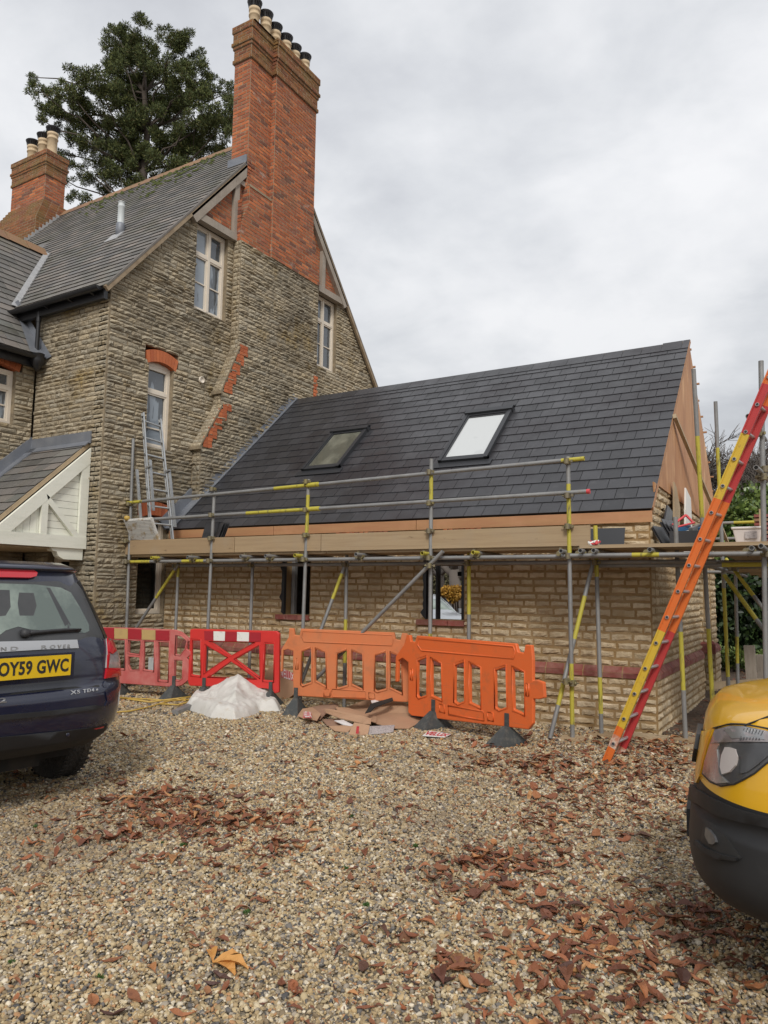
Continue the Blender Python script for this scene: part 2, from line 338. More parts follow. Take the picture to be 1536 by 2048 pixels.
m_slate_new = mk('new_slate', ramp=[(0, (.038, .038, .042)), (.5, (.051, .051, .056)), (1, (.033, .033, .036))], rough=.38, spec=.5, var=.12,
    layers=[('n', .7, .50, .62, (.026, .023, .026), .8), ('n', 5, .6, .75, (.12, .12, .125), .3)], bump=[('n', 16, .12, .01)], rnoise=.10)
m_lead = mk('lead_flashing', (.20, .215, .245), rough=.55, metal=.3, layers=[('n', 5, .4, .7, (.30, .31, .33), .6), ('n', 20, .5, .8, (.12, .12, .14), .4)], bump=[('n', 8, .3, .02)])
m_leadwhite = mk('weathered_lead', (.42, .42, .42), rough=.6, metal=.2, layers=[('n', 8, .4, .7, (.25, .25, .26), .6)])
m_tile = mk('clay_ridge', ramp=[(0, (.26, .15, .085)), (.5, (.30, .17, .09)), (1, (.22, .12, .08))], rough=.9, layers=[('n', 6, .5, .7, (.15, .14, .06), .6), ('n', 25, .5, .8, (.10, .08, .06), .6)], bump=[('n', 40, .5, .01)])
m_oak = mk('grey_oak', (.36, .31, .255), rough=.85, layers=[('n', (25, 4, 4), .4, .7, (.23, .19, .15), .6), ('n', (4, 25, 4), .5, .75, (.44, .39, .33), .4), ('n', 12, .62, .75, (.12, .10, .085), .5)], bump=[('n', (30, 5, 30), .4, .006)])
m_upvc = mk('cream_frame', (.76, .68, .57), rough=.4, spec=.4, layers=[('n', 3, .5, .8, (.54, .47, .37), .3)])
m_rubber = mk('black_seal', (.02, .02, .02), rough=.6)
m_glass = mk('window_glass', (.26, .30, .34), rough=.03, spec=1.0, layers=[('n', (1, 2.4, .5), .50, .52, (.035, .04, .045), .8)], bump=[('n', 1.5, .03, .02)])  # pale grey-blue with dark patches paints the sky's reflection into the panes
m_glass_dark = mk('dark_glass', (.012, .014, .014), rough=.04, spec=.6)
m_curtain = mk('pale_blind', (.42, .44, .46), rough=.3, spec=.8, layers=[('w', (.1, 14, .1), .3, .7, (.30, .32, .34), .5)])
m_white = mk('cream_white_paint', (.80, .80, .70), rough=.55, layers=[('n', (2, 2, 12), .5, .75, (.60, .61, .50), .45), ('n', 30, .6, .8, (.45, .45, .36), .35)], bump=[('n', 30, .2, .004)])
m_gutter = mk('black_gutter', (.018, .018, .02), rough=.35, spec=.5)
m_galv = mk('galvanised_tube', (.29, .29, .285), rough=.55, metal=.35, layers=[('n', (3, 3, 3), .4, .7, (.14, .14, .14), .6), ('n', 25, .55, .8, (.30, .24, .17), .5), ('n', 9, .6, .75, (.36, .37, .37), .5)], rnoise=.12, bump=[('n', 40, .2, .003)])
m_yel = mk('yellow_tube_paint', (.46, .40, .05), rough=.55, layers=[('n', (20, 20, 5), .55, .68, (.12, .10, .05), .85), ('n', 60, .6, .75, (.6, .55, .25), .4)])
m_coupler = mk('coupler_steel', (.22, .19, .13), rough=.65, metal=.5, layers=[('n', 12, .45, .65, (.30, .25, .08), .7), ('n', 30, .5, .7, (.12, .09, .07), .6)])
m_board = mk('scaffold_board', ramp=[(0, (.40, .29, .17)), (.5, (.46, .35, .22)), (1, (.36, .25, .14))], rough=.85, var=.1,
    layers=[('n', (1.2, 30, 30), .42, .68, (.28, .19, .11), .6), ('n', (4, 4, 12), .66, .72, (.13, .08, .05), .8), ('n', 2, .5, .7, (.34, .27, .19), .4)], bump=[('n', (2, 60, 60), .3, .003)])
m_fascia = mk('sapele_fascia', (.42, .225, .105), rough=.65, layers=[('n', (1.2, 20, 14), .4, .7, (.36, .15, .08), .6), ('n', 2, .5, .7, (.54, .28, .16), .4)])
m_ply = mk('plywood_sheet', (.72, .43, .21), rough=.62, layers=[('w', (1, 1.6, .5), .35, .65, (.42, .18, .07), .7), ('n', (1, 1.6, .6), .46, .58, (.36, .15, .06), .7), ('n', (1, 14, 2), .5, .7, (.66, .42, .24), .35)])
m_timber = mk('rough_timber', (.42, .32, .20), rough=.85, layers=[('n', (8, 8, 2), .45, .7, (.26, .19, .12), .6)])
m_block = mk('concrete_block', ramp=[(0, (.20, .19, .18)), (1, (.26, .25, .235))], rough=.95, bump=[('n', 60, .6, .006)])
m_ladder_o = mk('orange_fibreglass', (.66, .145, .02), rough=.5, layers=[('n', 25, .62, .72, (.30, .09, .03), .7), ('n', 6, .5, .75, (.58, .17, .04), .4)])
m_ladder_y = mk('yellow_fibreglass', (.60, .40, .035), rough=.5, layers=[('n', 25, .62, .70, (.35, .20, .05), .8), ('n', 5, .5, .7, (.60, .38, .03), .4)])
m_ladder_r = mk('red_fibreglass', (.45, .035, .035), rough=.5, layers=[('n', 20, .6, .72, (.24, .04, .03), .7), ('n', 5, .5, .7, (.50, .07, .05), .4)])
m_ladder_w = mk('worn_fibreglass', (.52, .22, .13), rough=.7, layers=[('n', 18, .45, .6, (.62, .55, .45), .8), ('n', 14, .5, .65, (.40, .06, .03), .6)])
m_alu = mk('aluminium', (.52, .53, .53), rough=.38, metal=.75, layers=[('n', 9, .5, .7, (.38, .38, .37), .5)])
m_red = mk('red_plastic', (.62, .035, .03), rough=.42, layers=[('n', 5, .5, .75, (.50, .04, .03), .5), ('n', 30, .62, .8, (.66, .20, .16), .4)])
m_pink = mk('faded_red_plastic', (.48, .10, .09), rough=.7, layers=[('n', 6, .4, .7, (.56, .22, .19), .7), ('n', 20, .6, .8, (.36, .06, .05), .5)])
m_orange = mk('orange_plastic', (.74, .145, .035), rough=.42, layers=[('n', 4, .5, .8, (.66, .15, .05), .5), ('n', 28, .62, .8, (.74, .30, .15), .3), ('n', 7, .55, .75, (.34, .13, .06), .45), ('n', (2, 2, 60), .62, .7, (.40, .16, .08), .35)])
m_orange_old = mk('faded_orange_plastic', (.60, .175, .06), rough=.6, layers=[('n', 4, .4, .7, (.54, .20, .085), .6), ('n', 25, .6, .8, (.40, .13, .05), .4), ('n', 6, .52, .72, (.32, .14, .07), .5)])
m_refl_w = mk('white_sheeting', (.75, .74, .70), rough=.4, layers=[('n', 20, .6, .7, (.35, .30, .25), .6)])
m_refl_r = mk('red_sheeting', (.36, .02, .03), rough=.4, layers=[('n', 20, .6, .75, (.25, .05, .04), .6)])
m_refl_y = mk('old_yellow_sheeting', (.48, .33, .13), rough=.6, layers=[('n', 9, .5, .7, (.36, .24, .12), .6)])
m_foot = mk('grey_recycled_rubber', (.055, .06, .06), rough=.85, layers=[('n', 20, .5, .7, (.14, .13, .11), .6)])
m_bag = mk('white_woven_sack', (.62, .60, .56), rough=.75, layers=[('n', 3, .5, .7, (.46, .44, .39), .5), ('n', 9, .6, .72, (.40, .31, .20), .45)], bump=[('n', 12, .35, .02)])
m_card = mk('cardboard', (.42, .255, .155), rough=.85, layers=[('n', 3, .45, .7, (.34, .20, .125), .5), ('n', (40, 3, 3), .5, .7, (.46, .29, .18), .3)])
m_cardin = mk('damp_cardboard', (.30, .18, .12), rough=.85, layers=[('n', 5, .45, .7, (.22, .13, .09), .6)])
m_cardred = mk('red_print', (.50, .04, .05), rough=.7)
m_cardwhite = mk('white_print', (.72, .70, .68), rough=.7)
m_greyprint = mk('grey_print', (.42, .38, .37), rough=.7, layers=[('n', (60, 60, 60), .5, .6, (.18, .16, .16), .7)])
m_hose = mk('yellow_hose', (.50, .33, .07), rough=.5)
m_blue = mk('dark_blue_car_paint', (.006, .009, .030), rough=.30, spec=.5, coat=1.0, layers=[('n', 2.5, .45, .75, (.022, .022, .03), .3)], rnoise=.06)
m_plastic = mk('grey_bumper_plastic', (.012, .012, .013), rough=.62, layers=[('n', 3, .4, .75, (.024, .024, .024), .6), ('n', 25, .6, .8, (.05, .05, .045), .3)], bump=[('n', 200, .2, .001)])
m_blackgloss = mk('black_gloss', (.012, .012, .013), rough=.2, spec=.5)
m_carglass = mk('tinted_glass_painted_reflections', (.10, .13, .115), rough=.05, spec=.9, layers=[('n', 1.6, .40, .6, (.30, .36, .31), .8), ('n', (3, .5, 1), .5, .62, (.07, .09, .08), .7)])  # pale and dark green patches paint reflections into the glass colour
m_fog = mk('painted_glass_border', (.05, .052, .055), rough=.35, layers=[('n', 4, .4, .7, (.085, .085, .085), .5)])
m_redlamp = mk('red_lamp', (.50, .01, .02), rough=.15, coat=.8)
m_clearlamp = mk('clear_lamp', (.42, .38, .38), rough=.18, coat=.8, layers=[('n', 14, .4, .6, (.22, .18, .19), .6)])
m_chrome = mk('satin_chrome', (.50, .50, .50), rough=.3, metal=.8)
m_plate = mk('yellow_number_plate', (.72, .47, .01), rough=.4, layers=[('n', 6, .55, .75, (.50, .33, .04), .4)])
m_black = mk('black_lettering', (.02, .02, .02), rough=.6)
m_tyre = mk('tyre_rubber', (.034, .031, .027), rough=.9, layers=[('n', 4, .45, .65, (.09, .075, .055), .7)], bump=[('v', 45, .8, .012)])
m_underbody = mk('underbody', (.015, .014, .012), rough=.9, layers=[('n', 5, .5, .7, (.05, .042, .03), .6)])
m_vany = mk('yellow_van_paint', (.74, .40, .008), rough=.35, spec=.5, coat=.7, layers=[('n', 3, .5, .8, (.62, .34, .015), .4)], rnoise=.05)
m_lamp = mk('headlamp_reflector', (.62, .62, .60), rough=.22, metal=.7, layers=[('n', 4, .45, .6, (.16, .15, .14), .7)])
m_lampdark = mk('headlamp_housing', (.075, .075, .078), rough=.3, coat=.6)
m_lens = mk('headlamp_lens', (.02, .02, .02), rough=.04, spec=.8); m_lens.node_tree.nodes['Principled BSDF'].inputs['Alpha'].default_value = .13
m_silver = mk('silver_car_paint', (.42, .44, .46), rough=.3, metal=.5, coat=.6)
m_pot = mk('buff_chimney_pot', (.62, .48, .31), rough=.8, layers=[('n', 8, .45, .7, (.48, .36, .22), .6), ('n', (8, 8, 30), .5, .7, (.30, .22, .15), .3)])
m_potcap = mk('black_cowl', (.022, .022, .025), rough=.45)
m_pipe_w = mk('pale_flue', (.55, .58, .58), rough=.5)
m_soil = mk('leafy_soil', (.14, .10, .07), rough=.95, layers=[('n', 7, .45, .6, (.27, .19, .12), .7), ('n', 22, .5, .65, (.33, .17, .09), .6), ('v', 14, .0, .25, (.06, .04, .03), .5)], bump=[('n', 12, 1, .08), ('n', 50, .8, .02)])
m_gravelbase = mk('gravel_bed', (.20, .165, .115), rough=.95, layers=[('vc', 75, .2, .9, (.40, .33, .23), .75), ('v', 75, .0, .35, (.08, .065, .045), .35), ('n', 40, .5, .65, (.09, .08, .07), .5)], bump=[('v', 75, .9, .012)])
m_pebble = mk('pebbles', ramp=[(0, (.46, .36, .21)), (.14, (.34, .25, .135)), (.27, (.56, .46, .30)), (.38, (.24, .18, .11)), (.50, (.43, .31, .16)), (.62, (.12, .11, .10)), (.67, (.33, .28, .215)), (.78, (.62, .54, .41)), (.86, (.16, .145, .13)), (.90, (.38, .21, .10)), (.96, (.085, .08, .078)), (1, (.07, .07, .07))], rough=.75, spec=.4, var=.15, layers=[('n', .55, .50, .66, (.17, .125, .085), .42), ('n', 2.2, .56, .70, (.20, .15, .10), .35)])
m_pebble.node_tree.nodes['Color Ramp'].color_ramp.interpolation = 'CONSTANT'
m_leafA = mk('brown_leaves', ramp=[(0, (.17, .060, .030)), (.25, (.27, .095, .040)), (.45, (.13, .048, .030)), (.6, (.34, .14, .055)), (.75, (.21, .075, .035)), (.85, (.075, .036, .028)), (.93, (.36, .16, .06)), (1, (.48, .25, .10))], rough=.55, spec=.4, var=.2, layers=[('n', 30, .5, .7, (.10, .035, .02), .5)], bump=[('n', 60, .6, .004)])
m_conifer = mk('conifer_foliage', ramp=[(0, (.055, .070, .034)), (.4, (.085, .108, .042)), (.7, (.125, .15, .05)), (.9, (.17, .18, .06)), (1, (.14, .10, .05))], rough=.75, spec=.2, var=.3)
m_bark = mk('bark', (.10, .08, .065), rough=.95, bump=[('n', 20, .6, .02)])
m_twig = mk('bare_twigs', (.13, .11, .095), rough=.9)
m_laurel = mk('laurel_leaves', ramp=[(0, (.05, .085, .022)), (.45, (.09, .14, .03)), (.8, (.15, .21, .05)), (1, (.24, .30, .09))], rough=.35, spec=.5, var=.3)
m_laurel_shaded = mk('shaded_hedge_leaves', ramp=[(0, (.012, .022, .01)), (.6, (.022, .042, .015)), (1, (.06, .10, .03))], rough=.4, spec=.4, var=.3)  # much darker than the laurel leaves: the hedge's shade is in this colour
m_orangebush = mk('autumn_foliage', ramp=[(0, (.30, .15, .02)), (1, (.42, .24, .03))], rough=.7, var=.3)
m_woods = mk('winter_woods', ramp=[(0, (.10, .085, .05)), (.5, (.14, .13, .06)), (1, (.09, .08, .06))], rough=.9, var=.3)
m_moss = mk('moss', (.07, .085, .02), rough=.95)
m_tub = mk('white_tub', (.66, .60, .57), rough=.5)
m_bluep = mk('blue_plastic', (.03, .12, .26), rough=.5)
m_blackp = mk('black_plastic', (.03, .03, .033), rough=.6)
m_redtape = mk('red_tape', (.60, .06, .07), rough=.5)
m_slatey = mk('dark_grey_aluminium', (.045, .047, .052), rough=.42, metal=.3, spec=.5)
m_rl_glass = mk('rooflight_glass', (.10, .10, .08), rough=.05, spec=1.0, layers=[('n', (2, 2, .8), .42, .6, (.24, .24, .19), .7)])
m_rl_white = mk('filmed_rooflight_glass', (.55, .57, .57), rough=.16, spec=.9, layers=[('n', 3, .6, .75, (.40, .42, .42), .5)])
m_leafgold = mk('golden_leaf', (.55, .27, .07), rough=.5, layers=[('n', 30, .5, .7, (.38, .15, .04), .6)], bump=[('n', 60, .6, .004)])
m_weed = mk('weed_green', (.05, .11, .02), rough=.6, var=.4)
# ------------------------------------------------------------------ setting: ground
def grid_sheet(name, x0, x1, y0, y1, z, step, mat, amp=0):
    xs = np.arange(x0, x1+step, step); ys = np.arange(y0, y1+step, step); X, Y = np.meshgrid(xs, ys)
    Z = z+amp*(np.sin(X*1.7+Y*.6)*np.cos(Y*1.3-X*.4)+.5*np.sin(X*4.1+1)*np.sin(Y*3.7)); V = np.stack([X, Y, Z], -1).reshape(-1, 3); nx, ny = len(xs), len(ys)
    i = np.arange(ny-1)[:, None]*nx+np.arange(nx-1)[None]; Fc = np.stack([i, i+1, i+1+nx, i+nx], -1).reshape(-1, 4)
    return link(bpy.data.objects.new(name, npmesh(name, V, Fc, mat, smooth=True)), kind='structure')
grid_sheet('ground', -400, 400, -80, 700, -.03, 20, m_soil)
drive = grid_sheet('driveway', -26, 14, -6, 8.9, -.006, .25, m_gravelbase, .006)
soil = grid_sheet('soil', -2.0, 12, 8.9, 22, -.01, .1, m_soil, .035)
# far bank of grass and a far wood
# ------------------------------------------------------------------ pieces
V_rock = [rock(4, 2+i%2, .010+.003*(i%5), .014, .14, 10+i) for i in range(16)]
V_rock2 = [rock(4, 3, .010, .012, .16, 40+i) for i in range(10)]
V_brick = [brickv(i, .0045) for i in range(8)]
V_slate = [slab(.006, .019, .003, i, .015) for i in range(8)]
V_slate_new = [slab(.002, .013, .003, 20+i, .006) for i in range(8)]
def TX(x, y=0, z=0): return basis((x, y, z), YP, ZP, XP)       # facing +X: u = Y
def TY(y, x=0, z=0): return basis((x, y, z), XP, ZP, -YP)      # facing -Y: u = X
# ================================================================== main house
XG = -9.55; YF = 7.5
house = thing('stone_house', (-12, 9, 0), 'tall old stone house with red brick chimney and grey slate roof', 'house')
st = Pieces('stone', m_stone, V_rock); core = MB()
EZ = 6.38; SL = 1.185; YR = 11.55
gl = lambda z: YF if z < EZ else YF+(z-EZ)/SL
gr_ = lambda z: 15.6 if z < EZ else 15.6-(z-EZ)/SL
TG = TX(XG)
wins = dict(A=(8.33, 8.87, 3.87, 5.32), B=(8.29, 8.87, 1.13, 2.72), C=(9.28, 10.08, 6.55, 8.17), D=(12.9, 13.74, 6.51, 8.17))
archA = (8.24, 8.96, 5.32, 5.56); archB = (8.24, 8.96, 2.72, 2.98)
H_ = list(wins.values())+[archA, archB]
def bl(z):
    for z0, z1, a, b in ((-1, 4.04, 9.38, 9.38), (4.04, 4.82, 9.38, 9.83), (4.82, 5.15, 9.83, 9.83), (5.15, 6.05, 9.83, 10.23), (6.05, 99, 10.23, 10.23)):
        if z < z1: return a+(b-a)*(z-z0)/(z1-z0)
def br(z): return 12.74 if z > 5.95 else min(13.25, 12.74+(5.95-z)*.6)
wallfill(TG, st, gl, lambda z: bl(z)+.02, 0, 8.17, .070, (.09, .38), .008, H_, .38, core)
wallfill(TG, st, lambda z: br(z)-.02, gr_, 4.6, 8.17, .070, (.09, .38), .008, H_, .38, core)
wallfill(TG, None, lambda z: bl(z)+.02, lambda z: br(z)-.02, 0, 8.17, .4, (1, 1), .01, (), 0, core)
wallfill(TG, None, lambda z: br(z)-.02, gr_, 0, 4.6, .4, (1, 1), .01, (), 0, core)
TB = TX(XG+.2)
wallfill(TB, st, bl, br, 2.6, 8.17, .068, (.08, .34), .007, (), .38, core, .2)
for z0, z1 in ((2.6, 4.04), (4.82, 5.15), (6.05, 8.17)):
    T = basis((XG, bl(z0+.01), 0), XP, ZP, -YP); wallfill(T, st, lambda z: .03, lambda z: .2, z0, z1, .088, (.09, .12), .008, (), .2)
# front facade between the corner and the wing
TF = TY(YF)
wallfill(TF, st, lambda z: -11.32, lambda z: XG-.004, 0, 6.33, .074, (.09, .34), .008, [(-10.72, -10.18, 0, 2.1)], .22, core)
# wing wall facing +X
TW = TX(-11.32)
wingw = (6.05, 7.13, 4.17, 5.06)
wallfill(TW, st, lambda z: 2.0, lambda z: YF-.04, 0, 5.3, .074, (.10, .36), .008, [wingw, (6.0, 7.24, 5.06, 5.22)], .22, core)
st.finish(house)
core.build('mortar_bed', m_mortar_old, house)
body = MB(); body.box((-24, YF+.3, 0), (XG-.27, 15.5, 6.3)); body.box((-16.3, 2, 0), (-11.62, 7.7, 5.25)); body.build('inner_wall', m_mortar_old, house)
ar = MB(); ar.box((XG-.03, YF-.006, 0), (XG+.006, YF+.03, 6.35)); ar.T = None; ar.build('corner_arris', m_mortar_old, house)
# brick gable panels, beams
bk = Pieces('brick', m_brick, V_brick); bcore = MB()
wallfill(TX(XG+.01), bk, lambda z: gl(z)+.1, lambda z: 10.5, 8.30, 10.6, .0725, (.2, .2), .013, [(10.14, 10.28, 8.3, 9.42), (10.0, 10.5, 9.36, 9.46)], 0.02, bcore, .25, .225)
wallfill(TX(XG+.01), bk, lambda z: 12.4, lambda z: gr_(z)-.1, 8.30, 10.6, .0725, (.2, .2), .013, [(13.02, 13.16, 8.42, 9.2)], 0.02, bcore, .25, .225)
bk.finish(house, 300)
bcore.build('panel_bedding', m_mortar_brick, house)
inn = MB(); inn.prism([(7.7, 6.3), (15.4, 6.3), (YR, 10.85)], -.02, .0, fn=lambda u, v, w: (XG-.27+w, u, v)); inn.build('gable_lining', m_mortar_old, house)
ok = lambda p, q, w, h, n='timber_beam': MB().beam(p, q, w, h, (1, 0, 0)).build(n, m_oak, house)
for a, b in (((9.16, 8.235), (10.30, 8.235)), ((12.9, 8.235), (13.98, 8.235))):
    MB().beam((XG+.03, a[0], a[1]), (XG+.03, b[0], b[1]), .14, .14, (0, 0, 1)).build('timber_beam', m_oak, house)
MB().beam((XG+.03, 10.21, 8.31), (XG+.03, 10.21, 9.5), .13, .11, (1, 0, 0)).build('timber_post', m_oak, house)
MB().beam((XG+.03, 13.09, 8.31), (XG+.03, 13.09, 9.25), .12, .11, (1, 0, 0)).build('timber_post', m_oak, house)
MB().beam((XG+.03, 10.1, 9.41), (XG+.03, 10.6, 9.41), .1, .1, (0, 0, 1)).build('timber_beam', m_oak, house)
def vz(y): return EZ+(YR-YF-abs(y-YR))*SL
dn = nrm((0, SL, -1))
for y0, y1 in ((9.02, 10.5), (14.05, 12.45)):
    s_ = 1 if y1 > y0 else -1; o_ = np.array([0, s_*SL, -1])/math.hypot(SL, 1)*.10
    MB().beam(np.array([XG+.06, y0, vz(y0)])+o_, np.array([XG+.06, y1, vz(y1)])+o_, .165, .10, (1, 0, 0)).build('barge_timber', m_oak, house)
# windows -----------------------------------------------------------------------
def window(parent, T, u0, u1, v0, v1, lights, transom, bars, depth=.10, fr=.055, glass=m_glass, frame=m_upvc, curtain=None, sill=True, bar=.022):
    """lights: number of lights side by side; transom: fraction of the height or None; bars: fractions with glazing bars"""
    m = MB(); z0, z1 = -depth-.05, -depth+.02; ff = fr*.8
    m.box((u0, v0, z0), (u0+fr, v1, z1)); m.box((u1-fr, v0, z0), (u1, v1, z1)); m.box((u0+fr, v1-fr, z0), (u1-fr, v1, z1)); m.box((u0+fr, v0, z0), (u1-fr, v0+fr, z1))
    W_ = (u1-u0-2*fr); lw = (W_-(lights-1)*fr)/lights; panes = []
    vt = v0+(v1-v0)*transom if transom else None
    for i in range(lights):
        a = u0+fr+i*(lw+fr); b = a+lw
        if i: m.box((a-fr, v0+fr, z0), (a, v1-fr, z1+.004))
        rows = [(v0+fr, v1-fr)] if not vt else [(v0+fr, vt-fr*.5), (vt+fr*.5, v1-fr)]
        if vt: m.box((a, vt-fr*.5, z0), (b, vt+fr*.5, z1))
        for j, (c, d) in enumerate(rows):
            g = .028
            m.box((a, c, z0), (a+g, d, z1-.012)); m.box((b-g, c, z0), (b, d, z1-.012)); m.box((a+g, c, z0), (b-g, c+g, z1-.012)); m.box((a+g, d-g, z0), (b-g, d, z1-.012))
            panes.append((a+g, b-g, c+g, d-g))
            if j == 0:
                for t in bars: h = c+(d-c)*t; m.box((a+g, h-bar/2, z0+.01), (b-g, h+bar/2, z1-.022))
    if sill: m.box((u0-.02, v0-.045, -depth-.05), (u1+.02, v0, -.005))
    m.T = T; w = m.build('window', frame, parent)
    for a, b, c, d in panes:
        p = MB(T); p.box((a, c, -depth-.03), (b, d, -depth-.022)); p.build('pane', glass, w)
        if curtain: q = MB(T); q.box((a+.01, c+.01, -depth-.029+.0085), (a+(b-a)*curtain, d-.01, -depth-.029+.0095)); q.build('blind', m_curtain, w)
    return w
window(house, TG, *wins['A'], 1, .66, (.33,), curtain=.0)
window(house, TG, *wins['B'], 1, None, (.6,), glass=m_glass_dark)
window(house, TG, *wins['C'], 2, .66, (.5,), curtain=0)
window(house, TG, *wins['D'], 2, .66, (.5,), curtain=0)
window(house, TW, *wingw, 2, .66, (.5,), curtain=0)
def arch(T, u0, u1, v0, rise, h, n, mat=m_brick_orange):
    for i in range(n):
        t0, t1 = (i+.04)/n, (i+.96)/n; c = lambda t: v0+rise*(1-(2*t-1)**2)
        f = lambda t, e: u0+(u1-u0)*t+(t-.5)*e
        p = [(f(t0, 0), c(t0)), (f(t1, 0), c(t1)), (f(t1, .09), c(t1)+h), (f(t0, .09), c(t0)+h)]
        m = MB(T); m.prism(p, -.12, .018+.004*random.random()); m.build('arch_brick', mat, house)
arch(TG, 8.29, 8.91, 5.26, .08, .20, 10); arch(TG, 8.27, 8.91, 2.68, .07, .22, 10); arch(TW, 6.0, 7.18, 5.05, .10, .17, 13)
hd = MB(TG); hd.prism([(8.33, 5.2), (8.87, 5.2), (8.87, 5.28), (8.73, 5.325), (8.6, 5.34), (8.47, 5.325), (8.33, 5.28)], -.14, -.085); hd.build('window_head', m_upvc, house)
# round vent
v_ = MB(); v_.lathe((XG+.03, 9.5, 5.27), [(.055, -.04), (.06, .0), (.06, .03), (.048, .03), (.046, .012), (.001, .01)], 18, ax=np.array([[0, 0, 1.], [1, 0, 0], [0, 1, 0]])); v_.build('wall_vent', m_upvc, house)
# weathered offsets of the chimney breast: stone slopes with stepped orange brick
offs = Pieces('offset_stone', m_stone, V_rock2); tr = Pieces('offset_brick', m_brick_orange, V_brick)
for (ya, za, yb, zb) in ((9.33, 4.02, 9.84, 4.86), (9.80, 5.12, 10.26, 6.09)):
    d = nrm((0, yb-ya, zb-za)); n_ = np.cross(XP, d)*-1; n_ = n_ if n_[1] < 0 else -n_; Ln = math.hypot(yb-ya, zb-za)
    T = basis((XG, ya, za), XP, d, np.cross(XP, d)); 
    if T[1, 2] > 0: T = basis((XG+.235, ya, za), -XP, d, np.cross(-XP, d))
    MB(T).box((0, 0, -.02), (.235, Ln, .004)).build('offset_slope', m_mortar_old, house)
    v = 0
    while v < Ln-.02:
        offs.add(T, .004, v+.004, .105, .075); offs.add(T, .118, v+.004, .11, .075); v += .083
    for k in range(int(Ln/.075)+1):
        z = za+k*.075*(zb-za)/Ln; y = ya+(yb-ya)*(z-za)/(zb-za)
        step = (k//3)*3; ys = ya+(yb-ya)*min(1, (step*.075*(zb-za)/Ln)/(zb-za))
        for q in range(2):
            w = .11 if (k+q) % 2 else .1
            tr.add(TX(XG+.2+.022), ys+.09+q*.108, z+.004, w, .066, 1)
    MB().beam((XG+.12, ya-.03, za-.03), (XG+.12, ya+.02, za-.03), .28, .05, (0, 0, 1)).build('drip_stone', m_mortar_old, house)
offs.finish(house); tr.finish(house)
# brick toothing on the far side
tr2 = Pieces('offset_brick', m_brick_orange, V_brick)
for k in range(8): tr2.add(TX(XG+.222), 12.62-.0*k, 5.55+k*.075, .1+.04*(k % 2), .066)
tr2.finish(house)
# ------------------------------------------------------------------ big chimney
GB = .013
def shaft(P, C, y0, y1, xf, xb, z0, z1, bond=.225, left=True, right=False, lfn=None, rfn=None, h=.0725):
    lf = lfn or (lambda z: y0); rf = rfn or (lambda z: y1)
    wallfill(TX(xf), P, lf, rf, z0, z1, h, (.2, .2), GB, (), .02, C, xf-xb, bond)
    if left: wallfill(basis((0, lf(z0), 0), XP, ZP, -YP), P, lambda z: xb, lambda z: xf, z0, z1, h, (.2, .2), GB, (), .02, None, .2, bond)
    if right: wallfill(basis((0, rf(z0), 0), -XP, ZP, YP), P, lambda z: -xf, lambda z: -xb, z0, z1, h, (.2, .2), GB, (), .02, None, .2, bond)
xb = -9.87
cb_ = Pieces('brick', m_brick, V_brick); cm = Pieces('brick', m_brick_mossy, V_brick); cc = MB()
lowl = lambda z: 10.23 if z < 8.5 else 10.23+min(1, (z-8.5)/.5)*.2
shaft(cb_, cc, 10.23, 11.08, XG+.185, XG-.15, 8.17, 9.0, lfn=lowl)
shaft(cb_, cc, 10.43, 11.08, XG+.185, XG-.2, 9.0, 9.38)
wallfill(basis((0, 10.23, 0), XP, ZP, -YP), cb_, lambda z: XG+.02, lambda z: XG+.18, 8.17, 8.5, .0725, (.2, .2), GB, (), .02, None, .2, .112)
T = basis((XG, 10.23, 8.5), XP, nrm((0, .2, .5)), np.cross(XP, nrm((0, .2, .5))));
for k in range(7): cb_.add(T, .0, k*.0765, .19, .066, 1, .0)
shaft(cb_, cc, 10.43, 11.10, XG+.11, xb, 9.38, 12.07)
MB().beam((XG+.15, 10.43, 9.37), (XG+.15, 11.1, 9.37), .1, .05, (0, 0, 1)).build('brick_offset', m_mortar_brick, house)
rr_ = lambda z: 12.72 if z < 8.5 else max(12.47, 12.72-(z-8.5)*.3)
shaft(cb_, cc, 11.09, 12.47, XG+.225, xb, 8.17, 12.07, rfn=rr_, left=False)
wallfill(basis((0, 11.09, 0), XP, ZP, -YP), cb_, lambda z: XG+.11, lambda z: XG+.225, 8.17, 12.07, .0725, (.2, .2), GB, (), .02, None, .2, .112)
for z0, z1, o in ((12.07, 12.145, .035), (12.145, 12.37, .015), (12.37, 12.44, .035), (12.44, 12.51, .06), (12.51, 12.72, .035), (12.72, 12.86, .055)):
    for y0, y1, xf in ((10.43, 11.10, XG+.11), (11.09, 12.47, XG+.225)):
        shaft(cm, cc, y0-o if y0 < 11 else y0-.02, y1+o if y1 > 12 else y1, xf+o, xb-o, z0, z1, h=.07)
    wallfill(basis((0, 11.07-o*.6, 0), XP, ZP, -YP), cm, lambda z: XG+.11+o, lambda z: XG+.225+o, z0, z1, .07, (.2, .2), GB, (), .02, None, .2, .112)
chim = cc.build('chimney', m_mortar_brick, house)
cb_.finish(chim, 240)
cm.mesh = None
cm.finish(chim, 60)
def flaunch(x0, x1, y0, y1, z, par):
    m = MB(); n = 14; pts = []
    m.add([(x0, y0, z), (x1, y0, z), (x1, y1, z), (x0, y1, z), (x0+.12, y0+.12, z+.09), (x1-.12, y0+.12, z+.09), (x1-.12, y1-.12, z+.09), (x0+.12, y1-.12, z+.09)],
          [(4, 5, 6, 7), (0, 1, 5, 4), (1, 2, 6, 5), (2, 3, 7, 6), (3, 0, 4, 7)]); return m.build('mortar_cap', m_mortar_old, par)
flaunch(xb-.05, XG+.2, 10.40, 12.5, 12.86, chim)
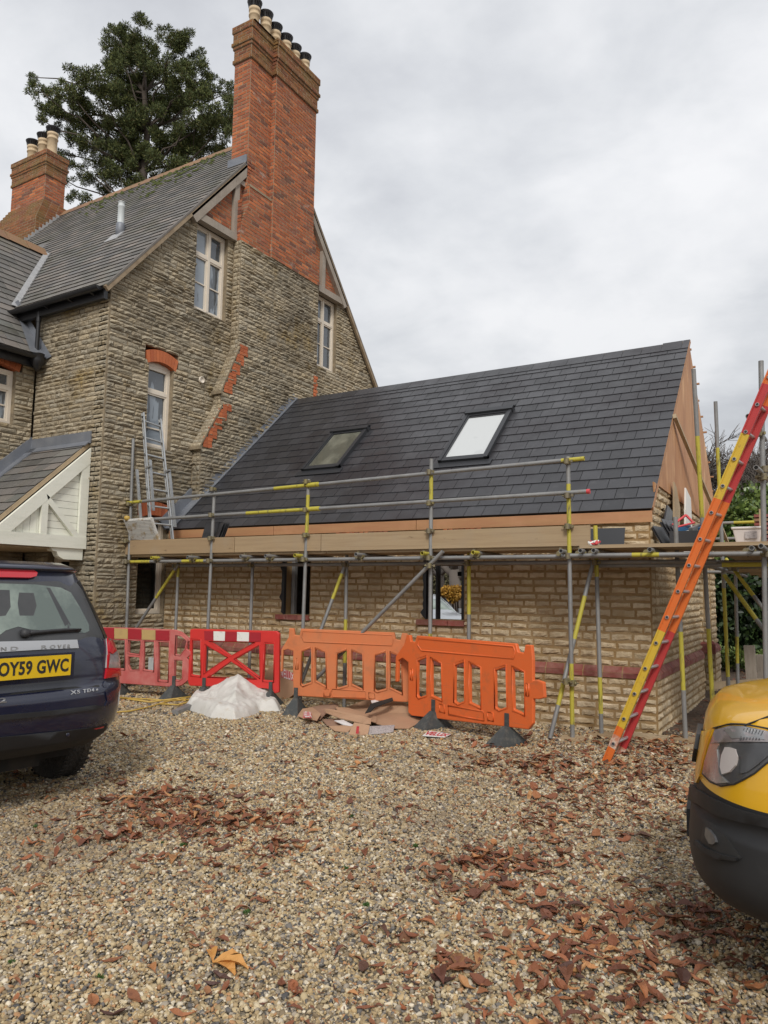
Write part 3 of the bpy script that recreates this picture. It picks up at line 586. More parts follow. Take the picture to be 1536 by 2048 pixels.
def pot(x, y, z, h, par, r=.105, cap=1.0, tall=0):
    m = MB(); m.lathe((x, y, z-.05), [(r*1.12, 0), (r*1.05, .06), (r, .1), (r*.97, h-.18), (r*1.12, h-.17), (r*1.12, h-.14), (r, h-.13), (r, h-.07), (r*1.13, h-.06), (r*1.13, h), (r*.9, h)], 20); o = m.build('chimney_pot', m_pot, par)
    c = MB(); z += h-.05
    c.lathe((x, y, z), [(r*.75, -.03), (r*.78, .04), (r*1.15, .085), (r*1.45, .13), (r*1.48, .145), (r*1.3, .16), (r*.8, .175), (.01, .19)], 20)
    for k in range(6): a = k*math.pi/3; c.beam((x+r*.9*math.cos(a), y+r*.9*math.sin(a), z-.06), (x+r*1.2*math.cos(a), y+r*1.2*math.sin(a), z+.1), .012, .008)
    for k in range(20): a = k*math.pi/10; c.tube((x+r*1.12*math.cos(a), y+r*1.12*math.sin(a), z+.0), (x+r*1.35*math.cos(a), y+r*1.35*math.sin(a), z+.12), .004, 4)
    c.build('pot_cowl', m_potcap, par)
for i, (y, h) in enumerate(zip(np.linspace(10.66, 12.33, 6), (.50, .48, .44, .42, .42, .42))): pot(-9.60+.02*(i % 2), y, 12.9, h, chim)
# ------------------------------------------------------------------ left chimney at the far end of the ridge
lc = MB(); lcb = Pieces('brick', m_brick, V_brick); lcm = Pieces('brick', m_brick_mossy, V_brick)
LX0, LX1, LY0, LY1 = -18.15, -16.74, 10.98, 11.55
def stack(P, x0, x1, y0, y1, z0, z1):
    wallfill(TX(x1), P, lambda z: y0, lambda z: y1, z0, z1, .0725, (.2, .2), GB, (), .02, lc, x1-x0, .225)
    wallfill(TY(y0), P, lambda z: x0, lambda z: x1, z0, z1, .0725, (.2, .2), GB, (), .02, None, .2, .225)
stack(lcb, LX0, LX1, LY0, LY1, 11.35, 12.02)
for z0, z1, o in ((12.02, 12.09, .03), (12.09, 12.28, .015), (12.28, 12.34, .035), (12.34, 12.40, .055), (12.40, 12.56, .03), (12.56, 12.68, .05)): stack(lcm, LX0-o, LX1+o, LY0-o, LY1+o, z0, z1)
for k in range(8): stack(lcm, LX0-.03*(k+1)*2, LX1+.012*(k+1), LY0-.03*(k+1), LY1+.2, 11.35-.0725*(k+1), 11.35-.0725*k)
stack(lcm, LX0-.6, LX1+.1, LY0-.26, LY1+.2, 9.3, 11.35-.58)
lchim = lc.build('far_chimney', m_mortar_brick, house); lcb.finish(lchim, 150); lcm.finish(lchim, 150)
flaunch(LX0, LX1, LY0, LY1, 12.68, lchim)
for x, h in ((LX0+.32, .56), (LX0+.78, .60), (LX0+1.16, .66)): pot(x, 11.28, 12.74, h, lchim, .125)
# ------------------------------------------------------------------ main roof
sl = Pieces('slate', m_slate_old, V_slate)
dv = nrm((0, 1, SL)); nw = np.cross(XP, dv)
E0 = np.array([0, YF-.18, EZ-.18*SL+.04]); LEN = (YR-(YF-.18))*math.hypot(1, SL)
TR = basis(E0, XP, dv, nw)
def slates(P, T, u0f, u1f, L0, L1, ex, wd, skip=None, wvar=.12, up=.022, wide_end=False, hj=0):
    v = L0; k = 0
    while v < L1-.02:
        h = min(ex, L1-v); a, b = u0f(v+h/2), u1f(v+h/2); u = a-(wd*.5 if k % 2 else 0)*1.0-rng.uniform(0, .04)*(wvar > 0)
        while u < b-.01:
            w = wd*(1+rng.uniform(-wvar, wvar)); e = u+w
            if b-e < wd*.45: e = b
            s_ = max(u, a); e = min(e, b)
            if e-s_ > .03 and not (skip and skip((s_+e)/2, v+h/2, e-s_)): P.add(T, s_+.0035, v+rng.uniform(-hj, hj), e-s_-.007, h+up, 1, 0, rng.uniform(-hj, hj)*1.2 if hj else 0)
            u = e if e >= b else u+w
        v += ex; k += 1
slates(sl, TR, lambda v: -22, lambda v: XG+.07, 0, LEN-.08, .175, .27, hj=.003, skip=lambda u, v, w: (u < -11.6-(v/math.hypot(1, SL))*.86 and v < 4.2 and u < -12.6-(v/math.hypot(1, SL))*.9) or (LX0-.3 < u < LX1+.05 and v > LEN-1.0) or (u > XG-.62 and v > LEN-1.6 and u > -9.9))
sl.finish(house, 150)
rb = MB(TR); rb.box((-22, .02, -.06), (XG+.03, LEN-1.55, -.004)); rb.box((-22, LEN-1.55, -.06), (-9.88, LEN, -.004)); rb.build('roof_boarding', m_slate_old, house)
TRb = basis((0, YR, vz(YR)+.03), -XP, nrm((0, 1, -SL)), nrm((0, SL, 1))); rb = MB(TRb); rb.box((9.6-.12, 0, -.05), (22, LEN+.1, .01)); rb.build('rear_roof_slope', m_slate_old, house)
vs_ = MB()
for s_ in (-1, 1):
    a = np.array([XG+.085, YR+s_*(YR-YF+.16), vz(YF)-.16*SL+.0]); b = np.array([XG+.085, YR+s_*(1.14 if s_ < 0 else .93), vz(YR-.93 if s_ > 0 else YR-1.14)])
    m = MB(); m.beam(a, b, .05, .12, (1, 0, 0)) if False else m.beam(a+np.array([0, 0, -.02]), b+np.array([0, 0, -.02]), .09, .05, (1, 0, 0)); m.build('verge_trim', m_mortar_brick, house)
    m = MB(); m.beam(a+np.array([-.0, 0, .035]), b+np.array([0, 0, .035]), .03, .06, (1, 0, 0)); m.build('verge_slate_edge', m_slate_old, house)
x = -10.2; zr = vz(YR)+.02
while x > -16.6:
    m = MB(); m.add([(x, YR-.16, zr-.14), (x, YR, zr+.075), (x, YR+.16, zr-.14), (x-.43, YR-.16, zr-.145+.012), (x-.43, YR, zr+.07+.012), (x-.43, YR+.16, zr-.145+.012)], [(0, 1, 4, 3), (1, 2, 5, 4), (0, 2, 1), (3, 4, 5)]); m.build('ridge_tile', m_tile, house); x -= .44
mo = MB()
for _ in range(260):
    u = rng.uniform(-15.5, -10.6); v = LEN-abs(rng.normal(0, .55))-.12; u += .0
    if v < LEN-2.2 or (rng.random() < .5 and not -13 < u < -11): continue
    r = rng.uniform(.02, .06); p = [(u+r*math.cos(a)*rng.uniform(.7, 1.8), v+r*math.sin(a)*rng.uniform(.6, 1.1), .024+.0) for a in np.arange(0, 6.28, 1.05)]
    mo.add(p+[(u, v, .05)], [(i, (i+1) % 6, 6) for i in range(6)])
mo.T = TR; mo.build('moss_patches', m_moss, house, kind='stuff')
# lead at the chimney foot
m = MB(TR); uu = LEN-1.6
m.box((-9.92, uu-.02, .0), (-9.47, uu+.14, .03)); m.build('lead_apron', m_lead, house)
m = MB(); yb_ = 10.38
m.prism([(-9.92, vz(yb_)+.0), (XG+.115, vz(yb_)+.0), (XG+.115, vz(yb_)+.22), (-9.92, vz(yb_)+.22)], 0, .02, fn=lambda u, v, w: (u, yb_-w+.02, v)); m.build('lead_upstand', m_lead, house)
ml = MB()
for k in range(14): 
    y = 10.72-.26+k*.06; 
ml.T = None
for k in range(16):
    y = 9.9+.09*k; z = vz(y); ml.box((LX1+.14, y, z-.06), (LX1+.155+.002*(k % 3), y+.085, z+.2))
ml.build('stepped_lead', m_leadwhite, house)
# flue pipe
fx, fy = -11.37, 9.07; fz = vz(fy)
m = MB(); m.lathe((fx, fy, fz-.1), [(.085, 0), (.085, .3), (.075, .34)], 14); m.build('flue_collar', m_lead, house)
m = MB(); m.lathe((fx, fy, fz+.22), [(.066, 0), (.068, .02), (.064, .03), (.064, .34), (.07, .35), (.07, .37), (.06, .38), (.06, .44), (.072, .45), (.03, .47)], 14); m.build('flue_pipe', m_pipe_w, house)
m = MB(TR); u_ = fx; vv = (fy-.12-(YF-.18))*math.hypot(1, SL); m.box((fx-.16, vv-.15, .01), (fx+.17, vv+.15, .03)); m.build('flue_flashing', m_leadwhite, house)
# gutters and downpipe
def gutter(p, q, r, side, par=None):
    p = np.array(p, float); q = np.array(q, float); s_ = np.array(side, float); m = MB(); n = 8; vs = []
    for c in (p, q):
        for k in range(n+1):
            a = math.pi*k/n; vs.append(c+s_*r*math.cos(a)-ZP*r*math.sin(a)+ZP*r*.4)
    m.add(vs, [(k, k+1, n+2+k, n+1+k) for k in range(n)], sm=True); m.add(vs[:n+1], [tuple(range(n+1))]); m.add(vs[n+1:], [tuple(range(n+1))])
    return m.build('gutter', m_gutter, par or house)
gz = E0[2]-.03
gutter((-12.15, YF-.23, gz), (XG+.02, YF-.23, gz), .06, (0, -1, 0))
m = MB(); m.box((-12.2, YF-.14, gz-.14), (XG+.02, YF-.07, gz+.06)); m.build('eaves_board', m_gutter, house)
m = MB(); m.tube((-11.18, YF-.12, gz-.05), (-11.18, YF-.12, 5.25), .035, 12); m.tube((-11.18, YF-.12, 5.95), (-11.18, YF-.12, 6.02), .042, 12); m.build('downpipe', m_gutter, house)
for x in (-10.9, -10.3, -9.75):
    m = MB(); m.beam((x, YF-.02, gz-.1), (x, YF-.22, gz-.03), .03, .02); m.build('gutter_bracket', m_gutter, house)
# ------------------------------------------------------------------ wing roof
WX, WZ, WS = -11.10, 5.36, 1.15
dW = nrm((-1, 0, WS)); nW = nrm((WS, 0, 1)); TWR = basis((WX, 0, WZ), YP, dW, nW)   # u = Y, v up the slope
ws = Pieces('slate', m_slate_old, V_slate); LW = 2.72*math.hypot(1, WS)
def wend(v):
    x = WX-v/math.hypot(1, WS); z = WZ+v*WS/math.hypot(1, WS)
    return YF-.02 if z < EZ-.1 else YF+(z-EZ)/SL+.0
slates(ws, TWR, lambda v: 1.5, wend, 0, LW, .19, .30, hj=.004); ws.finish(house, 150)
m = MB(TWR); m.box((1.5, .01, -.05), (YF-.03, LW, -.004)); m.build('roof_boarding', m_slate_old, house)
m = MB(TWR); m.add([(YF-.05, 1.0, -.008), (9.2, LW, -.008), (YF-.05, LW, -.008)], [(0, 1, 2)]); m.build('roof_boarding', m_slate_old, house)
m = MB(); m.add([tuple(TWR[:3, :3]@np.array(p)+TWR[:3, 3]) for p in [(YF-.3, 0, .03), (YF-.01, 0, .03), (YF-.01, 1.1, .03), (YF-.12, 1.1, .03)]], [(0, 1, 2, 3)]); m.box((-11.12, YF-.03, 5.3), (-11.09, YF-.01, 5.31)); m.build('side_lead', m_lead, house)
m = MB(); m.add([(WX+.05, YF-.035, WZ-.05), (WX+.05-1.0, YF-.035, WZ+1.12), (WX-1.0+.17, YF-.035, WZ+1.15), (WX+.2, YF-.035, WZ-.02)], [(0, 1, 2, 3)]); m.build('side_lead', m_lead, house)
rp = [(WX-v/math.hypot(1, WS), wend(v), WZ+v*WS/math.hypot(1, WS)) for v in (1.32, 2.2, 3.1, LW)]
m = MB()
for a, b in zip(rp, rp[1:]):
    a = np.array(a)+nW*.035; b = np.array(b)+nW*.035; m.add([a+(.10, -.06, 0), a+(-.02, .10, -.0), b+(-.02, .10, 0), b+(.10, -.06, 0)], [(0, 1, 2, 3)]); m.add([a+(.0, -.13, .01), a+(.02, 0.0, 0), b+(.02, 0, 0), b+(0, -.13, .01)], [(0, 1, 2, 3)])
m.build('valley_lead', m_leadwhite, house)
y = 9.15; xr = WX-2.72; zr2 = WZ+2.72*WS+.02
while y > 3:
    m = MB(); m.add([(xr+.16, y, zr2-.14), (xr, y, zr2+.075), (xr-.16, y, zr2-.14), (xr+.16, y-.43, zr2-.13), (xr, y-.43, zr2+.085), (xr-.16, y-.43, zr2-.13)], [(0, 1, 4, 3), (1, 2, 5, 4), (0, 2, 1), (3, 4, 5)]); m.build('ridge_tile', m_tile, house); y -= .44
gutter((WX+.04, 1.5, WZ-.06), (WX+.04, YF-.1, WZ-.06), .06, (1, 0, 0))
m = MB(); m.box((WX-.12, 1.5, WZ-.2), (WX-.06, YF-.03, WZ-.01)); m.build('eaves_board', m_gutter, house)
m = MB(); m.lathe((WX+.02, YF-.16, WZ-.16), [(.04, -.1), (.09, 0), (.11, .06), (.1, .16), (.11, .17)], 14); m.tube((WX+.02, YF-.14, WZ-.1), (WX-.13, YF-.08, WZ-.2), .04, 10); m.build('gutter_hopper', m_gutter, house)
# ------------------------------------------------------------------ porch (lean-to in the corner)
PX = -9.83
pt, pb, po = 3.80, 2.18, 5.75      # top at wall, underside, Y where it ends towards the drive
sp = (3.78-2.2)/(YF-po-.0)
dP = nrm((0, 1, .93)); TP = basis((0, 5.45, 3.82-(YF-5.45)*.93), XP, dP, nrm((0, -.93, 1)))
psl = Pieces('porch_slate', m_slate_old, V_slate); LP = (YF-5.45)*math.hypot(1, .93)
slates(psl, TP, lambda v: -11.3, lambda v: PX-.02, 0, LP-.1, .20, .31, hj=.006); psl.finish(house)
m = MB(TP); m.box((-11.3, 0, -.06), (PX-.01, LP, -.004)); m.build('porch_boarding', m_timber, house)
m = MB(TP); m.box((-11.3, LP-.16, .012), (PX+.03, LP+.0, .03)); m.build('porch_lead', m_lead, house)
m = MB(); m.box((-11.3, YF-.05, 3.78), (PX+.05, YF-.028, 3.97)); m.build('porch_lead', m_lead, house)
m = MB(TP); m.box((-11.31, 0, .012), (-11.12, LP, .03)); m.box((-11.31, 0, .0), (-11.275, LP+.1, .17)); m.build('porch_lead', m_lead, house)
def ppt(px, py): q = atp(px, py, (PX, 0, 0), (1, 0, 0)); return (q[1], q[2])
TPo = TX(PX)
def pl(pts, w0, w1, n, mt=m_white):
    m = MB(TPo); m.prism(pts if pts[0][0] < 20 else [ppt(*p) for p in pts][::-1], w0, w1); return m.build(n, mt, house)
zt = lambda y: 3.70-(YF-.02-y)*.93
ye = 5.2
pl([(ye, zt(ye)-.24), (YF-.02, zt(YF-.02)-.24), (YF-.02, zt(YF-.02)), (ye, zt(ye))], 0, .05, 'porch_rafter')
pl([(ye, 2.13), (YF-.02, 2.13), (YF-.02, 2.31), (ye, 2.31)], .002, .055, 'porch_tie_beam')
pl([(YF-.16, 2.31), (YF-.02, 2.31), (YF-.02, zt(YF)-.2), (YF-.16, zt(YF-.16)-.24)], .001, .045, 'porch_post')
pl([(6.70, 2.31), (6.80, 2.31), (6.80, 2.83), (6.70, 2.80)], .001, .048, 'porch_king_post')
pl([(6.76, 2.90), (6.86, 2.82), (7.38, 2.31), (7.26, 2.31), (6.80, 2.76)], .003, .05, 'porch_brace')
# boards behind the frame: horizontal on the right, slanted on the left
for k in range(13):
    z = 2.31+k*.105; y0 = max(6.8+(.0), (YF-.02)-(3.62-z-.105)/.93)
    if z+.1 > zt(YF-.16): break
    pl([(6.79 if z < 2.7 else max(6.79, YF-.02-(3.70-.2-z)/.93), z), (YF-.1, z), (YF-.1, z+.1), (6.79 if z < 2.7 else max(6.79, YF-.02-(3.70-.2-z-.1)/.93), z+.1)], -.03, -.012+.003*(k % 2), 'porch_board')
for k in range(16):
    u = 5.2+k*.105; a = .72
    if zt(u+.1) < 2.5 or u+.1 > 6.84: continue
    pl([(u, 2.31), (u+.1, 2.31), (u+.1, min(2.9, zt(u+.1)-.1)), (u, min(2.9, zt(u)-.1))], -.031, -.013+.003*(k % 2), 'porch_board')
cor = [(6.9, 2.13), (7.45, 2.13), (7.45, 1.96), (7.12, 1.96), (7.04, 2.0), (7.0, 2.07), (6.93, 2.08)]
pl(cor[::-1], -.10, .02, 'porch_corbel')
m = MB(); m.box((-11.3, 5.3, 2.10), (PX-.02, YF-.03, 2.13)); m.build('porch_ceiling', m_timber, house)
window(house, TF, -10.70, -10.20, .05, 2.08, 1, None, (), depth=.12, fr=.10, glass=m_glass_dark, sill=False)
window(house, TW, 6.0, 6.8, .05, 2.05, 1, None, (), depth=-.06, fr=.10, glass=m_glass_dark, sill=False)
# ================================================================== new extension
ext = thing('house_extension', (-5.5, 11.6, 0), 'new cream stone extension with smooth dark slate roof, two rooflights and bare plywood gable', 'extension')
EX = -1.735; EY = 8.85; EY2 = 14.35; EE = np.array([0, 8.804, 2.522]); ES = .913; RDG = 12.05
es = Pieces('stone', m_cream, V_rock2); ec = MB()
w1 = (-7.0, -6.52, 1.19, 2.18); w2 = (-4.62, -4.06, 1.19, 2.18)
TE = TY(EY); TEg = TX(EX)
wallfill(TE, es, lambda z: XG+.05, lambda z: EX-.003, .72, 2.26, .090, (.13, .30), .022, [w1, w2], .16, ec, .22)
wallfill(TE, es, lambda z: XG+.05, lambda z: EX-.003, 2.26, 2.46, .10, (.17, .40), .014, [(-9, -2.5, 2.1, 2.46)], .16, ec, .22)
wallfill(TE, None, lambda z: -9, lambda z: -2.5, 2.26, 2.5, .3, (1, 1), .02, (), .16, ec, .22)
wallfill(TY(EY-.045), es, lambda z: XG+.05, lambda z: EX+.042, -.05, .60, .092, (.14, .32), .022, (), .16, ec, .26)
gz_ = lambda y: 2.50+(y-EY)*.12
wallfill(TEg, es, lambda z: EY+.003, lambda z: 12.42, .72, 2.2, .090, (.12, .26), .018, (), .16, ec, .24)
wallfill(TEg, es, lambda z: max(EY+.003, 8.804+(z-2.47)/ES), lambda z: EY2, 2.2, 2.86, .098, (.14, .34), .014, (), .16, ec, .24)
wallfill(TX(EX+.045), es, lambda z: EY-.042, lambda z: 12.42, -.05, .60, .092, (.12, .26), .018, (), .16, ec, .28)
wallfill(TEg, es, lambda z: 13.72, lambda z: EY2, .72, 2.2, .098, (.14, .34), .016, (), .16, ec, .24)
wallfill(TX(EX+.045), es, lambda z: 13.72, lambda z: EY2+.04, -.05, .60, .10, (.14, .34), .016, (), .16, ec, .28)
wallfill(TY(13.72), es, lambda z: EX-.24, lambda z: EX, .72, 2.2, .098, (.1, .14), .014, (), .16, None)
wallfill(TY(13.72), es, lambda z: EX-.24, lambda z: EX+.045, -.05, .60, .10, (.1, .14), .014, (), .16, None)
es.finish(ext)
# inner leaf and rear wall with its opening
ec.box((XG+.1, EY2-.3, -.05), (-8.0, EY2, 2.5)); ec.box((-6.0, EY2-.3, -.05), (EX-.25, EY2, 2.5)); ec.box((-8.0, EY2-.3, 2.1), (-6.0, EY2, 2.5))
ec.build('mortar_bed', m_mortar_new, ext)
bw_ = Pieces('block', m_block, V_brick)
bc = MB(); wallfill(TY(10.4), bw_, lambda z: -9.3, lambda z: -7.35, 0, 2.4, .225, (.44, .45), .012, (), .0, bc, .1, .45); bw_.finish(ext); bc.build('inner_partition', m_block, ext)
# plum brick band with chamfered top
bb = Pieces('band_brick', m_brick_dark, V_brick); bcore = MB(TE)
bcore.box((XG+.05, .6, -.2), (EX+.05, .66, .055)); bcore.add([(XG+.05, .66, .055), (EX+.055, .66, .055), (EX, .73, -.0), (XG+.05, .73, 0)], [(0, 1, 2, 3)]); bcore.build('band_bedding', m_mortar_new, ext)
bcore = MB(TEg); bcore.box((EY-.055, .6, -.2), (12.42, .66, .055)); bcore.add([(EY-.055, .66, .055), (12.42, .66, .055), (12.42, .73, 0), (EY, .73, 0)], [(0, 1, 2, 3)]); bcore.box((13.72, .6, -.2), (EY2+.05, .66, .055)); bcore.add([(13.72, .66, .055), (EY2+.05, .66, .055), (EY2, .73, 0), (13.72, .73, 0)], [(0, 1, 2, 3)]); bcore.build('band_bedding', m_mortar_new, ext)
sv = nrm((0, -.055, -.075)); 
Ts = basis((0, EY-.058, .655), XP, nrm((0, .058, .075)), np.cross(XP, nrm((0, .058, .075)))); Ts[:3, 2] *= 1 if Ts[1, 2] < 0 else -1
x = XG+.06
while x < EX+.0:
    w = min(.225, EX+.055-x); bb.add(TY(EY-.056), x+.004, .602, w-.009, .055, 1.0); bb.add(Ts, x+.004, .003, w-.009, .088, 1.0); x += .225
Ts2 = basis((EX+.058, 0, .655), YP, nrm((-.058, 0, .075)), np.cross(YP, nrm((-.058, 0, .075))))
for y0, y1 in ((EY-.055, 12.42), (13.72, EY2+.05)):
    y = y0
    while y < y1-.02:
        w = min(.112, y1-y); bb.add(Ts2, y+.004, .003, w-.009, .088, 1.0); y += .112
    y = y0
    while y < y1-.02: w = min(.225, y1-y); bb.add(TX(EX+.056), y+.004, .602, w-.009, .055, 1.0); y += .225
bb.finish(ext)
m = MB(); m.box((EX-.24, 13.66, .58), (EX+.06, 13.72, .74)); m.add([(EX-.24, 13.66, .74), (EX+.06, 13.66, .74), (EX+.06, 13.85, .74), (EX-.24, 13.85, .74), (EX-.2, 13.75, .80), (EX, 13.75, .80)], [(0, 1, 5, 4), (1, 2, 5), (2, 3, 4, 5), (3, 0, 4)]); m.build('pier_cap', m_brick_dark, ext)
# window openings: sills, frames, reveals
for (u0, u1, v0, v1) in (w1, w2):
    for k in range(3):
        a = u0-.12+k*(u1-u0+.14)/3; m = MB(TE); m.box((a+.005, v0-.075, -.12), (a+(u1-u0+.14)/3-.005, v0-.005, .05)); m.build('sill_brick', m_brick_dark, ext)
m = MB(TE)
m.box((w1[0]+.03, w1[2], -.2), (w1[0]+.09, w1[3], -.14)); m.build('window_profile', m_galv, ext)
m = MB(TE)
m.box((w2[0]+.0, w2[2], -.10), (w2[0]+.06, w2[3], -.03)); m.build('window_profile', m_blackp, ext)
m = MB(TE); m.box((w2[0]+.10, w2[2], -.2), (w2[0]+.125, w2[3], -.1)); m.build('window_profile', m_blackp, ext)
m = MB(TE); m.box((w2[0]+.22, 0, -1.7), (w2[0]+.25, 2.4, -1.66)); m.build('prop_post', m_blackp, ext)
for b in (((w2[1]-.13, w2[2]-.02, -.28), (w2[1]-.06, w2[3]+.1, -.2)), ((w2[0]+.12, 1.93, -.28), (w2[1]-.13, 2.0, -.22)), ((w2[0]-.4, 1.80, -1.9), (w2[1]+.5, 1.87, -1.85))):
    m = MB(TE); m.box(*b); m.build('opening_frame', m_gutter, ext)
for w in (w1, w2):
    m = MB(TE); lf_ = [(w[0]-.02-.05*random.random()**2, w[2]+.03+k*.055) for k in range(15)]; m.prism([(w[0]+.02, w[2])]+[(w[0]+.02, w[2]+.83)]+lf_[::-1], -.03, .022)
    m.build('broken_membrane', m_gutter, ext)
# openings along the wall head, their shade laid on as dark strips, red brick dentils
m = MB(TY(EY-.035)); 
for a, b in ((-6.45, -5.9), (-5.35, -4.95), (-3.95, -3.2)): m.box((a, 2.265, 0), (b, 2.31, .03))
m.build('dark_opening_strip', m_foot, ext)
dn_ = Pieces('dentil_brick', m_brick, V_brick)
for a, b in ((-6.05, -5.75), (-5.9, -5.2), (-4.35, -3.85)):
    x = a
    while x < b: dn_.add(TY(EY-.03), x, 2.30, .065, .08, 2.0); x += .08
dn_.finish(ext)
# fascia, plywood, soffit
for a, b in ((-9.42, -7.2), (-7.19, -4.75), (-4.74, -1.70)):
    m = MB(TY(8.83)); m.box((a, 2.375, 0), (b, 2.505, .025)); m.build('fascia_board', m_fascia, ext)
m = MB(); m.box((XG+.1, 8.84, 2.44), (EX-.02, EY+.1, 2.5)); m.build('wall_plate', m_timber, ext)
yz = lambda y: 2.522+(y-8.804)*ES
ry2 = lambda y: 2.522+(RDG-8.804)*ES-(y-RDG)*ES*1.05
pp = [(9.02, 2.87), (11.0, 2.84), (EY2+.05, 2.86), (EY2+.12, ry2(EY2+.1)-.02), (RDG, yz(RDG)-.12), (9.05, yz(9.05)-.05)]
q = [(9.14, 2.83), (10.3, 2.80), (11.7, 2.75)]
for k, pg in enumerate(([(9.0, 2.86), (11.75, 2.80), (11.75, yz(11.75)-.06), (9.05, yz(9.05)-.05)], [(11.76, 2.80), (EY2, 2.72), (EY2+.1, 3.15), (RDG+.02, yz(RDG)-.10), (11.76, yz(11.76)-.06)])):
    m = MB(TX(EX+.03)); m.prism(pg, -.018, 0); m.build('plywood_sheet', m_ply, ext)
for a, b in (((8.86, yz(8.86)-.045), (12.1, yz(12.1)-.045)),):
    m = MB(); m.beam((EX+.02, a[0], a[1]), (EX+.02, b[0], b[1]), .05, .04, (1, 0, 0)); m.build('verge_batten', m_fascia, ext)
# battens sticking out behind
for k in range(12):
    y = RDG+.12+k*.23; m = MB(); m.box((EX-.2, y, ry2(y)+.0), (EX+.035+.02*(k % 3), y+.04, ry2(y)+.025)); m.build('roof_batten', m_fascia, ext)
# roof
dE = nrm((0, 1, ES)); nE = np.cross(XP, dE); TRE = basis(EE, XP, dE, nE); LE = (RDG-8.804)*math.hypot(1, ES)
lx = lambda v: -9.34 if v < 1.0 else -9.30
sn = Pieces('slate', m_slate_new, V_slate_new)
def rp_(x, y, z): 
    p = np.array([x, y, z])-EE; return p@dE
rl = [(-7.50, -6.74, (9.88-8.804), (10.80-8.804)), (-4.91, -4.12, (9.80-8.804), (10.86-8.804))]
hy = math.hypot(1, ES); rl = [(a, b, c*hy, d*hy) for a, b, c, d in rl]
def inrl(u, v, w): return any(a-.04 < u < b+.04 and c-.04 < v < d+.02 for a, b, c, d in rl)
slates(sn, TRE, lx, lambda v: -1.695, 0, LE-.27, .2225, .252, wvar=0, hj=.0)
for k in range(40):
    x = -9.2+k*.2; 
v = LE-.27; x = lx(5)
while x < -1.70: w = min(.30, -1.695-x); sn.add(TRE, x+.002, v, w-.005, .30+(0.0 if x > -2.4 else -.035), 1); x += .30
sn.finish(ext)
m = MB(TRE); m.box((-9.52, .02, -.07), (-1.72, LE-.01, -.004)); m.build('roof_deck', m_gutter, ext)
TRE2 = basis((0, RDG, yz(RDG)), XP, nrm((0, 1, -ES*1.05)), nrm((0, ES*1.05, 1))); m = MB(TRE2); m.box((-9.5, .0, -.06), (-1.74, (EY2+.15-RDG)*math.hypot(1, ES*1.05), .0)); m.build('rear_roof_slope', m_timber, ext)
# lead along the old wall
m = MB(TRE); m.box((-9.5, .0, .018), (-9.33, .92, .032)); m.box((-9.54, .0, .0), (-9.50, .92, .2)); m.box((-9.5, .9, .018), (-9.2, 1.0, .034)); m.box((-9.36, .98, .018), (-9.29, LE, .032)); m.box((-9.352, .98, .0), (-9.34, LE, .14)); m.build('lead_soaker', m_lead, ext)
# rooflights
for i, (a, b, c, d) in enumerate(rl):
    m = MB(TRE); t = .075
    m.box((a, c, .0), (a+.055, d, t)); m.box((b-.055, c, 0), (b, d, t)); m.box((a, c, 0), (b, c+.06, t-.01)); m.box((a-.01, d-.10, 0), (b+.01, d, t+.025))
    m.box((a+.055, c+.06, .0), (a+.085, d-.1, t-.012)); m.box((b-.085, c+.06, 0), (b-.055, d-.1, t-.012)); m.box((a+.085, c+.06, 0), (b-.085, c+.095, t-.012)); m.box((a+.085, d-.14, 0), (b-.085, d-.1, t-.012))
    m.box((a-.03, d-.02, t-.02), (a-.01, d+.02, t+.02)); m.box((b+.01, d-.02, t-.02), (b+.03, d+.02, t+.02))
    o = m.build('roof_window', m_slatey, ext)
    g = MB(TRE); g.box((a+.08, c+.09, .03), (b-.08, d-.13, .045)); g.build('pane', m_rl_glass if i == 0 else m_rl_white, o)
    if i == 1:
        g = MB(TRE); g.box((a+.08, d-.19, .046), (b-.08, d-.13, .05)); g.build('shade', m_blackp, o)
    m = MB(TRE); m.box((a-.07, c-.13, .018), (b+.07, c+.0, .026)); m.build('rooflight_apron', m_slatey, ext)
# ================================================================== scaffold
scaf = thing('scaffold', (-5, 8.2, 0), 'galvanised and yellow tube scaffold with plank platform wrapping round the new extension', 'scaffold')
RT = .0242; G_, Y_ = 0, 1
def tb(name, p, q, segs=None, hollow=.05, r=RT): 
    m = MB(); m.tube(p, q, r, 12, segs=segs, hollow=hollow); return m.build(name, [m_galv, m_yel], scaf)
def segs(*b):
    """b: boundaries of alternating grey/yellow starting grey"""
    out = []; t = 0; k = 0
    for x in list(b)+[1]:
        if x > t: out.append((t, x, k % 2))
        t = x; k += 1
    return out
cm_ = MB(); cm_.tube((0, 0, -.028), (0, 0, .028), .033, 10); cm_.box((.025, -.028, -.022), (.065, .028, .022)); cm_.tube((.045, -.06, .0), (.045, .055, 0), .008, 6); cm_.box((.032, .045, -.014), (.06, .066, .014)); cm_.tube((.06, 0, -.03), (.06, 0, .03), .03, 8)
cm_.tube((.0, -.05, 0), (.0, -.035, .0), .02, 6)
_c = cm_.build('coupler_source', m_coupler); cme = _c.data; cme.name = 'coupler'; bpy.data.objects.remove(_c)
def coupler(p, rz=0, rx=0):
    M = Matrix.Translation(Vector([float(a) for a in p])) @ Matrix.Rotation(rz, 4, 'Z') @ Matrix.Rotation(rx, 4, 'X')
    link(bpy.data.objects.new('coupler', cme), scaf, M)
YO, YI = 8.04, 8.45
ZL = 1.955
stds = [(-9.50, 3.93, -9.42, ()), (-7.70, 3.02, -7.74, ()), (-5.99, 3.04, -6.04, (.20, .33, .76, .93)), (-4.13, 3.17, -4.13, (.24, .33, .82, .94)), (-2.43, 3.06, -2.42, (.05, .26, .65, .90))]
